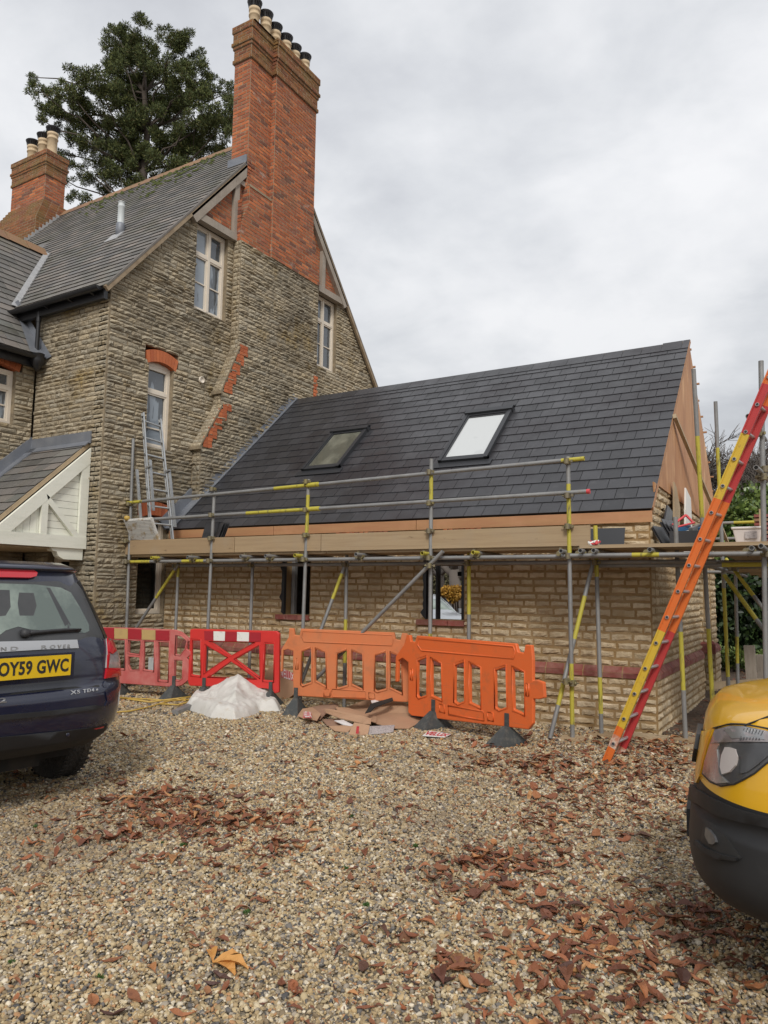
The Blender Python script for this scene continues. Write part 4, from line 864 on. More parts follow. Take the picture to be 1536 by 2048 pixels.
for i, (xt, zt_, xb_, sg) in enumerate(stds):
    tb('standard', (xb_, YO, .01), (xt, YO, zt_), segs(*sg) if sg else None)
    for z in (ZL, 2.62 if i else 2.60, 3.0 if i else 2.87): coupler((xb_+(xt-xb_)*z/zt_, YO, z), R(-90), 0)
    coupler((xt, YO, 2.28), R(-90))
for x, sg in ((-8.80, (.15, .45, .88)), (-7.28, ()), (-5.62, (.25, .5, .88)), (-3.81, (.55, .93)), (-2.25, (.1, .27, .75))):
    tb('standard', (x+(.03 if x > -2.5 else 0), YI, .01), (x, YI, 2.32 if x not in (-8.80,) else 1.96), segs(*sg) if sg else None)
    coupler((x, YI, 1.9), R(-90))
for a, b, n in (((-9.85, YO-.03, 2.885), (-2.24, YO-.03, 3.02), 'guard_rail'), ((-9.83, YO-.03, 2.60), (-2.20, YO-.03, 2.655), 'guard_rail')):
    a = np.array(a); b = np.array(b); mid = a+(b-a)*.52
    tb(n, a, mid+(b-a)*.002, segs(.02, .17, .83) if n and a[2] > 2.7 else segs(.70, .97)); tb(n, mid, b, segs(.0, .03, .93) if a[2] > 2.7 else None)
    c = MB(); c.tube(mid-(b-a)*.012, mid+(b-a)*.012, .032, 10); c.build('tube_joiner', m_yel, scaf)
m = MB(); m.tube((-2.22, YO-.03, 2.655), (-2.185, YO-.03, 2.655), .027, 10); m.build('red_end_cap', m_redtape, scaf)
for a, b, s_ in ((-9.62, -5.6, segs(.03, .16, .33, .44)), (-5.6, -.9, segs()), (-2.5, .9, segs(.22, .3))): tb('ledger', (a, YO-.05*(a == -2.5), ZL+.005*(a == -2.5)), (b, YO-.05*(a == -2.5), ZL), s_)
for a, b in ((-8.9, -5.0), (-5.0, -1.0)): tb('ledger', (a, YI-.02, 1.905), (b, YI-.02, 1.905))
tb('ledger', (-2.3, YI+.03, 1.87), (.7, YI+.03, 1.87), segs(.45, .9))
tr_x = [(-9.77, .0), (-8.77, .7), (-8.02, .5), (-7.0, .0), (-6.56, .0), (-6.06, .9), (-5.10, .1), (-4.16, .95), (-3.50, .9), (-2.47, .0), (-2.26, .0), (-2.12, .2), (-1.55, .0), (-.62, 0), (.2, 0)]
for x, yl in tr_x:
    tb('transom', (x, YO-.17, 2.005), (x, 8.82 if x > -9.4 else 8.6, 2.005), segs(0, .16) if yl > .5 else None); coupler((x+.0, YO-.03, 1.985), R(180), R(90))
# platform boards
bd = MB(); bd.box((0, 0, 0), (1, .222, .036)); _b = bd.build('board_source', m_board); bme = _b.data; bpy.data.objects.remove(_b)
def board(p, L_, rz=0, name='platform_board', wd=1, rx=0):
    M = Matrix.Translation(Vector([float(a) for a in p])) @ Matrix.Rotation(rz, 4, 'Z') @ Matrix.Rotation(rx, 4, 'X') @ Matrix.Diagonal((L_, wd, 1, 1))
    return link(bpy.data.objects.new(name, bme), scaf, M)
for k in range(3):
    for a, l in ((-9.6, 3.9), (-5.68, 3.4)): board((a+.05*k, YO+.03+.23*k, 2.035), l)
for k in range(4): board((-2.3+.04*k, YO-.06+.23*k, 2.037), 3.2, rz=-.0)
for k in range(3): board((-.62-.23*(2-k)+.22, 8.98, 2.036), 3.9, R(90)); board((-.62-.23*(2-k)+.22, 12.9, 2.04), 2.2, R(90))
for a, l in ((-9.62, 2.35), (-7.26, 1.5), (-5.75, 3.55)):
    board((a, YO+.027, 2.068 if a > -6 else 2.07), l, 0, 'toe_board', 1.0, R(90)-.0)
# braces
tb('brace', (-6.237, 8.03, 0), (-3.93, 7.97, 2.03), None)
tb('brace', at(270, 1255, 'Y', 8.2)-np.array([.75, 0, .9]), at(357, 1128, 'Y', 8.40), segs(.30, .42, .72, .95))
tb('brace', at(640, 1262, 'Y', 8.2)-(at(688, 1130, 'Y', 8.4)-at(640, 1262, 'Y', 8.2))*1.1, at(692, 1125, 'Y', 8.42), segs(.74, .92))
tb('brace', (-2.62, 7.9, .02), at(1186, 1125, 'Y', 8.4), segs(.18, .30, .55, .80))
coupler((-2.45, 7.98, .62), R(-90)); coupler((-2.40, 7.98, .60), R(90)); coupler((-4.12, 7.98, 1.86), R(-60))
# standards at the right hand return
tb('standard', (-1.39, 8.69, .01), (-1.42, 8.62, 2.4), segs(.22, .48)); 
tb('standard', at(1427, 1405, 'Y', 9.35)-np.array([0, 0, .4]), at(1387, 738, 'Y', 8.75), segs(.1, .30, .60, .82))
tb('standard', (at(1457, 1365, 'Y', 10.9)*np.array([1, 1, 0])), at(1431, 803, 'Y', 10.6), segs(.12, .40, .68, .85))
tb('standard', (at(1474, 1340, 'Y', 12.1)*np.array([1, 1, 0])), at(1471, 1140, 'Y', 12.0), segs(.3, .5))
tb('standard', (-.57, YO+.02, 0), at(1522, 722, 'Y', YO))
tb('brace', at(1448, 1150, 'Y', 9.8), at(1590, 1345, 'Y', 9.4), segs(.0, .48)); tb('brace', at(1452, 1118, 'Y', 10.9), at(1570, 1275, 'Y', 10.2), segs(.0, .5))
tb('transom', (-1.75, 9.3, 1.93), (.4, 9.3, 1.93)); tb('transom', (-1.6, 10.7, 1.93), (.4, 10.7, 1.93)); tb('transom', (-1.6, 12.1, 1.9), (.4, 12.1, 1.9))
tb('ledger', (-1.2, 8.3, 1.9), (-1.2, 14, 1.88)); tb('ledger', (.05, 8.3, 1.9), (.05, 14, 1.88))
for k in range(3): board((-.9, 9.6+k*1.4, 1.83), 1.9)
tb('guard_rail', at(1418, 1047, 'Y', 13.5), at(1530, 1043, 'Y', 13.5), segs(.45, .95)); tb('guard_rail', at(1418, 1078, 'Y', 13.5), at(1500, 1076, 'Y', 13.5), None)
tb('guard_rail', at(1496, 832, 'Y', 7.75), at(1530, 880, 'Y', 8.5)); tb('guard_rail', at(1512, 935, 'Y', 7.75), at(1545, 965, 'Y', 8.5)); tb('transom', at(1522, 1092, 'Y', 7.7), at(1545, 1110, 'Y', 8.3))
for p in (at(1512, 868, 'Y', 8.0), at(1522, 955, 'Y', 8.0), at(1530, 1108, 'Y', 8.0), at(1524, 940, 'Y', 8.05)): coupler(p, R(-60))
coupler((-1.42, 8.6, 1.9), 0); coupler((-1.3, 9.3, 1.92)); coupler((-1.1, 10.7, 1.9)); coupler((-1.1, 12.05, 1.9))
for p in ((-2.42, YO), (-2.22, YI), (-1.39, 8.69)):
    m = MB(); m.box((p[0]-.11, p[1]-.11, -.01), (p[0]+.13, p[1]+.12, .03)); m.build('sole_board', m_board, scaf)
for x in (-7.9, -5.36): 
    m = MB(); m.box((x, 8.3, 2.07), (x+.05, 8.33, 2.30)); m.build('board_clip', m_galv, scaf)
# ================================================================== vehicles
class Shell:
    """body surface: plan curve with rounded corners, swept over height; t in degrees (0 = middle of the end, 90 = right side)"""
    def __init__(s, O, bw, rt, n, D, prof):
        s.O = np.array(O, float); s.bw = bw; s.rt = rt; s.n = n; s.D = D; s.pf = np.array(prof, float); s.g = None
    def WF(s, z): return np.interp(z, s.pf[:, 0], s.pf[:, 1]), np.interp(z, s.pf[:, 0], s.pf[:, 2])
    def P(s, t, z, off=0.):
        def q(t, z):
            W_, F_ = s.WF(z); a = math.radians(t); st, ct = math.sin(a), abs(math.cos(a))
            return s.O+s.rt*W_*math.copysign(abs(st)**(2/s.n), st)+s.bw*(F_+s.D*(1-ct**(2/s.n)))+ZP*z
        p = q(t, z)
        if off:
            a = q(min(t+.7, 89), z)-q(t-.7, z); b = q(t, z+.01)-q(t, z-.01); n_ = nrm(np.cross(a, b)); c = p-(s.O+s.bw*1.5+ZP*.9)
            p = p+n_*off*(1 if n_@c > 0 else -1)
        return p
    def t_of(s, lat, z): W_ = s.WF(z)[0]; x = min(.9999, abs(lat)/W_); return math.degrees(math.asin(x**(s.n/2)))*(1 if lat > 0 else -1)
    def inv(s, px, py):
        if s.g is None:
            s.tt = np.arange(-88, 88.1, 1.0); s.zz = np.arange(s.pf[0, 0], s.pf[-1, 0], .01); G = np.array([[s.P(t, z) for z in s.zz] for t in s.tt]); c = G-CP; w = c@FF
            s.g = np.stack([768+F*(c@RR)/w, 1024-F*(c@UU)/w], -1)
            # outward facing part only
            dt = np.gradient(G, axis=0); dz = np.gradient(G, axis=1); nn = np.cross(dt, dz); cen = G-(s.O+s.bw*1.5+ZP*.9); sg = np.sign((nn*cen).sum(-1)); s.bad = ((nn*sg[..., None])*c).sum(-1) > 0
        d = (s.g[..., 0]-px)**2+(s.g[..., 1]-py)**2+s.bad*1e4; i, j = np.unravel_index(d.argmin(), d.shape)
        t, z = s.tt[i], s.zz[j]
        for _ in range(6):
            f = lambda t, z: (lambda c: np.array([768+F*(c@RR)/(c@FF), 1024-F*(c@UU)/(c@FF)]))(s.P(t, z)-CP)
            p0 = f(t, z); J = np.stack([(f(t+.2, z)-p0)/.2, (f(t, z+.002)-p0)/.002], 1)
            try: st = np.linalg.solve(J, np.array([px, py])-p0)
            except Exception: break
            st[0] = np.clip(st[0], -1.5, 1.5); st[1] = np.clip(st[1], -.015, .015); t += st[0]; z += st[1]
        return (float(np.clip(t, -88, 88)), float(np.clip(z, s.pf[0, 0]+.01, s.pf[-1, 0]-.01)))
    def patch(s, poly, off, thick, name, mt, par, px=True, holes=(), sm=True, grid=4.0, zs=60.):
        """poly in photograph-measured outline (px) or (t, z)"""
        cv = (lambda L_: [s.inv(*p) for p in L_]) if px else (lambda L_: list(L_))
        P_ = [(t, z*zs) for t, z in cv(poly)]; H = [[(t, z*zs) for t, z in cv(h)] for h in holes]
        vs, fs = cdt(P_, H, grid); n = len(vs); V = [s.P(t, z/zs, off+thick) for t, z in vs]+[s.P(t, z/zs, off-.004) for t, z in vs]
        Fc = []; ed = set()
        for q in fs:
            for i in range(len(q)): ed.add((q[i], q[(i+1) % len(q)]))
        a, b, c = [np.array(V[i]) for i in fs[0][:3]]; flip = np.cross(b-a, c-a)@(a-(s.O+s.bw*1.5+ZP*.9)) < 0
        m = MB(); top = [tuple(q[::-1]) if flip else tuple(q) for q in fs]; m.add(V[:n], top, 0, sm)
        m.add(V, [((b, a, n+a, n+b) if not flip else (a, b, n+b, n+a)) for a, b in ed if (b, a) not in ed])
        return m.build(name, mt, par)
    def loft(s, zs, Lf, front, matf, name, mts, par, K=48):
        """front(z): distance of the other end; Lf unused"""
        m = MB(); V = []; tt = np.linspace(-90, 90, K); rings = []
        for z in zs:
            W_, F_ = s.WF(z); r = [s.P(t, z) for t in tt]; fz = front(z); 
            for t in tt[::-1]:
                a = math.radians(t); st, ct = math.sin(a), abs(math.cos(a)); r.append(s.O+s.rt*W_*math.copysign(abs(st)**(2/3.), st)+s.bw*(fz-.55*(1-ct**(2/3.)))+ZP*z)
            rings.append(r)
        n = len(rings[0]); V = [p for r in rings for p in r]; F_ = []; 
        for j in range(len(zs)-1):
            zc = (zs[j]+zs[j+1])/2
            for k in range(n):
                q = (j*n+k, j*n+(k+1) % n, (j+1)*n+(k+1) % n, (j+1)*n+k); m.f.append(list(q)); m.m.append(matf(zc)); m.r.append(.5); m.sm.append(True)
        m.v = [tuple(p) for p in V]
        top = rings[-1]; c = sum(top)/n+ZP*.012; m.add(top+[c], [(k, (k+1) % n, n) for k in range(n)], matf(zs[-1]), True); bt = rings[0]; m.add(bt+[sum(bt)/n], [((k+1) % n, k, n) for k in range(n)], matf(zs[0]))
        return m.build(name, mts, par)
def wheel(c, ax, r, w, par, rim=True):
    ax = nrm(ax); e = nrm(np.cross(ax, ZP)); M = np.stack([e, np.cross(ax, e), ax], 1); m = MB()
    pr_ = [(r*.62, -w/2), (r*.9, -w/2), (r*.975, -w/2+.02), (r, -w/2+.05), (r, -.03), (r*.985, -.025), (r*.985, .025), (r, .03), (r, w/2-.05), (r*.975, w/2-.02), (r*.9, w/2), (r*.62, w/2)]
    m.lathe(c, pr_, 40, ax=M); 
    for k in range(48):
        a = k*math.pi/24; d = M@np.array([math.cos(a), math.sin(a), 0]); 
        for sgn in (-1, 1): q = np.array(c)+d*r+ax*sgn*w*.30; m.beam(q-ax*w*.16, q+ax*w*.16, .018, .007, d)
    o = m.build('wheel', m_tyre, par); g = MB(); g.lathe(c, [(r*.6, -w*.35), (r*.62, w*.42), (r*.3, w*.36), (r*.1, w*.42), (.01, w*.42)], 24, ax=M); g.build('rim', m_chrome, o)
def text(body, size, mt, name, par, mapf, ext=.002, bold=0., spacing=1., sx=1.):
    cu = bpy.data.curves.new('t', 'FONT'); cu.body = body; cu.size = 1; cu.offset = bold; cu.space_character = spacing; cu.resolution_u = 3; cu.fill_mode = 'FRONT'
    to = bpy.data.objects.new('t', cu); dg = bpy.context.evaluated_depsgraph_get(); COL.objects.link(to); dg.update(); me0 = bpy.data.meshes.new_from_object(to.evaluated_get(bpy.context.evaluated_depsgraph_get()))
    bpy.data.objects.remove(to)
    A = np.array([v.co[:2] for v in me0.vertices]); mn, mx_ = A.min(0), A.max(0); fs = [tuple(p.vertices) for p in me0.polygons]; n = len(A); ed = set()
    for q in fs:
        for i in range(len(q)): ed.add((q[i], q[(i+1) % len(q)]))
    U = (A-mn)/(mx_-mn)
    V = [mapf(u, v, ext) for u, v in U]+[mapf(u, v, -.001) for u, v in U]
    m = MB(); m.add(V, fs+[(b, a, n+a, n+b) for a, b in ed if (b, a) not in ed]); bpy.data.meshes.remove(me0)
    return m.build(name, mt, par)
# ------------------------------------------------------------------ dark blue car
sfw = np.array([-.99277, .12, 0]); srt = np.array([.12, .99277, 0]); SO = np.array([-4.66738, 3.19996, 0])
sprof = [(.39, .73, .14), (.45, .77, .06), (.55, .84, .02), (.65, .855, .0), (.75, .86, .0), (.80, .862, .0), (.83, .875, .035), (.85, .885, .05), (.95, .875, .055), (1.05, .85, .065), (1.15, .785, .09), (1.25, .755, .14), (1.40, .70, .20), (1.55, .63, .26), (1.65, .595, .31), (1.70, .60, .36), (1.735, .57, .50)]
car = Shell(SO, sfw, srt, 3.4, .5, sprof)
suv = thing('parked_car', SO+sfw*2.2, 'dark blue off-road estate car seen from behind with yellow number plate', 'car')
fr_ = lambda z: float(np.interp(z, [.3, .5, .9, 1.0, 1.08, 1.15, 1.6, 1.735], [4.3, 4.45, 4.4, 4.2, 3.5, 3.15, 2.5, 2.2]))
car.loft([.39, .42, .45, .50, .55, .60, .65, .70, .75, .80, .83, .85, .9, .95, 1.0, 1.05, 1.1, 1.15, 1.2, 1.25, 1.3, 1.4, 1.5, 1.55, 1.6, 1.65, 1.68, 1.70, 1.72, 1.735], 0, fr_, lambda z: 1 if z < .52 else 0, 'body', [m_blue, m_plastic], suv)
# tailgate glass with its black border
gl_out = [(-60, 1162), (0, 1163), (60, 1164), (110, 1163), (152, 1166), (163, 1180), (186, 1230), (203, 1268), (206, 1278), (150, 1281), (80, 1283), (0, 1286), (-60, 1290)]
car.patch(gl_out, .002, .004, 'glass_border', m_fog, suv)
gl_in = [(-50, 1168), (0, 1168), (70, 1170), (120, 1176), (140, 1186), (158, 1215), (176, 1250), (177, 1263), (168, 1267), (120, 1264), (60, 1260), (35, 1254), (10, 1262), (0, 1270), (-50, 1275)]
car.patch(gl_in, .007, .002, 'rear_window', m_carglass, suv)
for k in range(13):
    y = 1178+k*6.6; x1 = 140+(y-1186)*.5 if y > 1186 else 130
    car.patch([(-50, y), (x1, y), (x1, y+.7), (-50, y+.7)], .009, .0006, 'heater_wire', m_fog, suv, sm=False)
car.patch([(-60, 1140), (0, 1141), (60, 1141), (72, 1148), (70, 1155), (58, 1158), (0, 1157), (-60, 1156)], .012, .012, 'brake_light', m_redlamp, suv)
m = MB(); p = [car.P(t, 1.66, .0) for t in range(-58, 59, 4)]; q = [x-sfw*.05+ZP*.02 for x in p]; q2 = [x+ZP*.045+sfw*.1 for x in p]
for i in range(len(p)-1): m.add([p[i], p[i+1], q[i+1], q[i], q2[i], q2[i+1]], [(0, 1, 2, 3), (3, 2, 5, 4)], 0, True)
m.build('spoiler', m_blue, suv)
# quarter pillar trim
car.patch([(158, 1160), (168, 1178), (192, 1228), (212, 1273), (208, 1277), (186, 1230), (163, 1180), (152, 1166)], .004, .004, 'pillar_trim', m_blackgloss, suv)
# lamps
car.patch([(211, 1278), (222, 1277), (232, 1290), (237, 1312), (236.5, 1336), (210, 1336), (212, 1310)], .004, .012, 'tail_light', m_clearlamp, suv, grid=2.5)
car.patch([(214, 1283), (222, 1281), (230, 1292), (228, 1304), (220, 1309), (213, 1305)], .016, .008, 'tail_light', m_redlamp, suv, grid=2.5)
car.patch([(211, 1336), (236.5, 1336), (238, 1352), (208, 1357)], .004, .014, 'tail_light', m_redlamp, suv, grid=2.5)
car.patch([(211, 1278), (214, 1278), (215.5, 1310), (213, 1336), (210, 1336), (212, 1310)], .014, .006, 'tail_light', m_redlamp, suv, grid=3)
# chrome strip, number plate, lettering
car.patch([(-60, 1288), (0, 1285), (80, 1283), (152, 1281), (155, 1297), (80, 1300), (0, 1305), (-60, 1310)], .006, .010, 'chrome_strip', m_chrome, suv)
def onto(p00, p10, p11, p01, off):
    """maps the unit square to the body between four photo-measured corners"""
    c = [np.array(car.inv(*p)) for p in (p00, p10, p11, p01)]
    def f(u, v, e): q = (c[0]*(1-u)+c[1]*u)*(1-v)+(c[3]*(1-u)+c[2]*u)*v; return car.P(q[0], q[1], off+e)
    return f
pw = car.inv(127, 1330)
def platef(u, v, e):
    lat = -.26+.52*u; z = .935+.142*v; return SO+srt*lat-sfw*(.016+e)+ZP*z
m = MB(); q = [platef(u, v, e) for e in (0, .012) for u, v in ((0, 0), (1, 0), (1, 1), (0, 1))]; m.add(q, [(0, 3, 2, 1), (4, 5, 6, 7), (0, 1, 5, 4), (1, 2, 6, 5), (2, 3, 7, 6), (3, 0, 4, 7)]); plate = m.build('number_plate', m_plate, suv)
m = MB(); q = [SO+srt*a-sfw*b+ZP*z for b in (-.08, .004) for a, z in ((-.33, .90), (.30, .90), (.30, 1.09), (-.33, 1.09))]; m.add(q, [(0, 3, 2, 1), (4, 5, 6, 7), (0, 1, 5, 4), (1, 2, 6, 5), (2, 3, 7, 6), (3, 0, 4, 7)]); m.build('plate_recess', m_blue, suv)
text('OY59 GWC', 1, m_black, 'plate_lettering', plate, lambda u, v, e: platef(.035+.93*u, .17+.66*v, .0125+e), .0015, .03, 1.05)
text('LAND ROVER', 1, m_galv, 'badge_lettering', suv, onto((-25, 1304), (138, 1297), (138, 1289.5), (-25, 1296), .017), .002, .02, 1.7)
text('FREELANDER 2', 1, m_chrome, 'badge_lettering', suv, onto((-150, 1415), (12, 1404.5), (12, 1396.5), (-150, 1404), .004), .002, .02, 1.2)
text('XS TD4.e', 1, m_chrome, 'badge_lettering', suv, onto((140, 1389.5), (195, 1382), (195, 1376), (140, 1382.5), .004), .002, .02, 1.2)
# wiper
wp = [car.inv(*p) for p in ((48, 1270), (70, 1268), (100, 1265), (125, 1263), (157, 1262))]
m = MB(); m.path([car.P(t, z, .03) for t, z in wp], [.018, .014, .012, .012, .007], 6); m.path([car.P(t, z-.006, .018) for t, z in wp], .008, 4); c = car.P(*wp[0], .02); m.lathe(c, [(.03, -.02), (.035, .0), (.03, .03)], 10); m.build('wiper', m_blackp, suv)
# bumper details
car.patch([(-60, 1396), (60, 1382), (140, 1374), (198, 1370), (199, 1374), (140, 1378), (60, 1386), (-60, 1400)], .0, .002, 'panel_gap', m_black, suv)
car.patch([(-60, 1435), (0, 1430), (100, 1421), (190, 1410), (205, 1412), (190, 1419), (100, 1431), (0, 1440), (-60, 1446)], .004, .014, 'bumper_step', m_plastic, suv)
car.patch([(204, 1371), (210, 1385), (213, 1402), (209, 1411), (213, 1412), (222, 1404), (221, 1385), (216, 1370), (208, 1362)], .003, .006, 'bumper_corner', m_blue, suv)
car.patch([(168, 1460), (206, 1452), (203, 1458), (168, 1466)], .004, .006, 'reflector', m_redlamp, suv)
car.patch([(-60, 1478), (0, 1474), (120, 1462), (168, 1456), (214, 1447), (206, 1462), (186, 1474), (120, 1484), (0, 1500), (-60, 1510)], .003, .008, 'lower_bumper', m_plastic, suv)
m = MB(); c = car.P(*car.inv(134, 1468), .01); m.lathe(c, [(.014, -.01), (.014, .004), (.01, .006)], 12, ax=np.stack([srt, ZP, -sfw], 1)); m.build('parking_sensor', m_blue, suv)
m = MB()
for (a, b, c_, d_, e, f_) in ((-.5, .5, .35, .8, .30, .40), (-.45, .4, .5, 1.2, .24, .36), (-.2, .25, .3, .6, .27, .38)):
    q = [SO+srt*x+sfw*y+ZP*z for z in (e, f_) for x, y in ((a, c_), (b, c_), (b, d_), (a, d_))]; m.add(q, [(0, 3, 2, 1), (4, 5, 6, 7), (0, 1, 5, 4), (1, 2, 6, 5), (2, 3, 7, 6), (3, 0, 4, 7)])
m.build('underbody', m_underbody, suv)
m = MB(); m.tube(SO+srt*-.8+sfw*.98+ZP*.36, SO+srt*.8+sfw*.98+ZP*.36, .05, 10); m.build('axle', m_underbody, suv)
for y in (.98, 3.62):
    for s_ in (-1, 1): wheel(SO+srt*.755*s_+sfw*y+ZP*.352, srt*s_, .362, .235, suv)
# ------------------------------------------------------------------ yellow van
vb = nrm((.9927, .1203, 0)); vr = np.array([-.12033, .99273, 0]); VO = np.array([-.62, 3.86, 0])
vprof = [(.30, .60, .17), (.33, .70, .10), (.37, .79, .05), (.41, .85, .025), (.46, .88, .012), (.5, .888, .01), (.6, .888, .02), (.66, .885, .030), (.67, .87, .045), (.8, .875, .055), (.9, .872, .075), (.98, .86, .09), (1.03, .845, .11), (1.08, .81, .155), (1.11, .76, .25), (1.16, .74, .45), (1.26, .72, .85), (1.30, .72, .95), (1.62, .68, 1.38), (1.80, .64, 1.65), (1.84, .60, 1.8)]
van = Shell(VO, vb, vr, 3.0, .6, vprof)
vn = thing('van', VO+vb*2, 'yellow van nose with grey bumper and clear headlamp at the right edge', 'van')
ZB = van.inv(1536, 1627)[1]; print('ZB', ZB)
van.loft(sorted([ZB, .30, .315, .33, .35, .37, .39, .41, .435, .45, .5, .55, .6, .64, .66, .67, .7, .75, .8, .85, .9, .94, .98, 1.01, 1.03, 1.055, 1.08, 1.11, 1.16, 1.21, 1.26, 1.30, 1.45, 1.62, 1.72, 1.80, 1.84]), 0, lambda z: 4.2, lambda z: 1 if z < ZB else 0, 'body', [m_vany, m_plastic], vn, K=64)
hl = [(1432, 1460), (1463, 1453), (1491, 1454), (1536, 1464), (1585, 1482), (1562, 1508), (1536, 1527), (1511, 1548), (1490, 1560), (1470, 1570), (1443, 1574), (1423, 1566), (1406, 1549), (1412, 1524), (1423, 1486)]
sc = lambda P_, k, c=None: [((x-(c or np.mean([q[0] for q in P_])))*k+(c or np.mean([q[0] for q in P_])), (y-np.mean([q[1] for q in P_]))*k+np.mean([q[1] for q in P_])) for x, y in P_]
hlo = van.patch(hl, .000, .006, 'headlight', m_blackp, vn, grid=3)
van.patch(sc(hl, .955), .004, .004, 'lamp_housing', m_lampdark, hlo, grid=3)
van.patch([(1436, 1463), (1463, 1457), (1491, 1458), (1536, 1467), (1578, 1483), (1565, 1487), (1500, 1486), (1440, 1487), (1428, 1488)], .009, .006, 'turn_signal', m_clearlamp, hlo, grid=3)
van.patch([(1426, 1488), (1446, 1488), (1440, 1500), (1444, 1548), (1462, 1566), (1440, 1568), (1424, 1560), (1411, 1547), (1415, 1524)], .009, .004, 'lamp_reflector', m_lamp, hlo, grid=3)
van.patch([(1457, 1496), (1466, 1496), (1478, 1500), (1482, 1514), (1477, 1532), (1466, 1545), (1451, 1550), (1447, 1535), (1450, 1512)], .010, .006, 'lamp_bowl', m_tub, hlo, grid=3)
for k in range(7): van.patch([(1494+k*6, 1461+k*1.1), (1496+k*6, 1461+k*1.2), (1488+k*6, 1483), (1486+k*6, 1483)], .015, .002, 'lamp_rib', m_lampdark, hlo, grid=6)
van.patch(sc(hl, .985), .020, .003, 'lens', m_lens, hlo, grid=3)
van.patch([(1406, 1458), (1433, 1457.5), (1463, 1450), (1492, 1451), (1540, 1460), (1600, 1480), (1600, 1478), (1540, 1458), (1492, 1449), (1463, 1448), (1433, 1455), (1406, 1456)], .003, .003, 'panel_gap', m_black, vn, grid=4)
van.patch([(1489, 1451.5), (1510, 1444), (1536, 1434.5), (1600, 1416), (1600, 1417.5), (1536, 1436), (1510, 1445.5), (1491, 1452.5)], .003, .003, 'panel_gap', m_black, vn, grid=4)
van.patch([(1396, 1452), (1399, 1440), (1403, 1436), (1406, 1450), (1405, 1470), (1400, 1500), (1395, 1525), (1391, 1500), (1391, 1475)], .004, .022, 'grille', m_blackgloss, vn, grid=2)
van.patch([(1407, 1463), (1430, 1461), (1420, 1490), (1403, 1553), (1397, 1566), (1391, 1566), (1396, 1530), (1402, 1495)], .003, .007, 'grille_surround', m_vany, vn, grid=3)
# swept bumper edges, fog lamp
van.patch([(1381, 1590), (1400, 1612), (1440, 1632), (1490, 1645), (1540, 1655), (1600, 1660), (1600, 1640), (1540, 1634), (1490, 1622), (1440, 1602), (1405, 1582), (1385, 1568)], .002, .014, 'bumper_ridge', m_plastic, vn, grid=3)
van.patch([(1410, 1640), (1427, 1648), (1455, 1675), (1484, 1716), (1474, 1722), (1436, 1710), (1402, 1686)], .001, .003, 'fog_recess', m_black, vn, grid=3)
van.patch([(1396, 1680), (1418, 1697), (1450, 1710), (1478, 1716), (1476, 1722), (1440, 1719), (1412, 1706), (1394, 1690)], .003, .012, 'fog_sill', m_plastic, vn, grid=3)
van.patch([(1418, 1656), (1424, 1660), (1434, 1672), (1438, 1685), (1432, 1690), (1424, 1688), (1416, 1672)], .004, .010, 'fog_light', m_lampdark, vn, grid=3)
m = MB(); p = VO+vr*.42+vb*.01+ZP*.44
q = [p+vr*a-vb*b+ZP*z for b in (0, .02) for a, z in ((-.26, -.06), (.26, -.06), (.26, .07), (-.26, .07))]; m.add(q, [(0, 3, 2, 1), (4, 5, 6, 7), (0, 1, 5, 4), (1, 2, 6, 5), (2, 3, 7, 6), (3, 0, 4, 7)]); m.build('number_plate', m_blackp, vn)
for y in (.82, 3.4):
    for s_ in (-1, 1): wheel(VO+vr*.76*s_+vb*y+ZP*.32, vr*s_, .33, .2, vn)
van.patch([(-70, 1.33), (70, 1.33), (66, 1.78), (-66, 1.78)], .002, .004, 'windscreen', m_glass_dark, vn, px=False, grid=6)
# ------------------------------------------------------------------ silver car seen through the opening
cO = np.array([-9.2, 18.6, 0.0]); cb = nrm((.35, .94, 0)); crt = nrm(np.cross(ZP, -cb)); 
cO = at(893, 1250, 'Y', 18.0); cO[2] = 0
car2 = Shell(cO, nrm((-.72, .69, 0)), nrm((-.69, -.72, 0))*-1, 2.6, .6, [(.25, .8, .15), (.4, .86, .03), (.6, .88, .0), (.75, .87, .05), (.85, .85, .2), (.95, .82, .7), (1.0, .80, .95), (1.25, .70, 1.4), (1.42, .60, 1.75), (1.48, .5, 2.0)])
c2 = thing('silver_car', cO+np.array([-.7, .7, 0])*2, 'silver hatchback seen through the right-hand window opening of the extension', 'car')
car2.loft([.25, .32, .4, .5, .6, .7, .75, .85, .95, 1.0, 1.1, 1.25, 1.35, 1.42, 1.48], 0, lambda z: 4.1-max(0, z-.8)*1.0, lambda z: 0, 'body', [m_silver], c2)
car2.patch([(-52, 1.0), (52, 1.0), (48, 1.38), (-48, 1.38)], .002, .004, 'windscreen', m_carglass, c2, px=False, grid=8)
for s_ in (-1, 1):
    m = MB(); q = [car2.O+car2.rt*s_*w_+car2.bw*y+ZP*z for w_, y, z in ((.83, 1.5, .98), (.82, 3.3, .98), (.68, 2.9, 1.38), (.66, 1.95, 1.38))]; q2 = [x+car2.rt*s_*.02 for x in q]; m.add(q+q2, [(0, 1, 2, 3), (4, 5, 6, 7), (0, 1, 5, 4), (1, 2, 6, 5), (2, 3, 7, 6), (3, 0, 4, 7)]); m.build('side_window', m_glass_dark, c2)
    m = MB(); a = car2.O+car2.rt*s_*.92+car2.bw*1.5+ZP*1.02; m.beam(a, a+car2.rt*s_*.14, .1, .13); m.build('door_mirror', m_silver, c2)
    for y in (.8, 3.3): wheel(car2.O+car2.rt*.76*s_+car2.bw*y+ZP*.31, car2.rt*s_, .31, .2, c2)
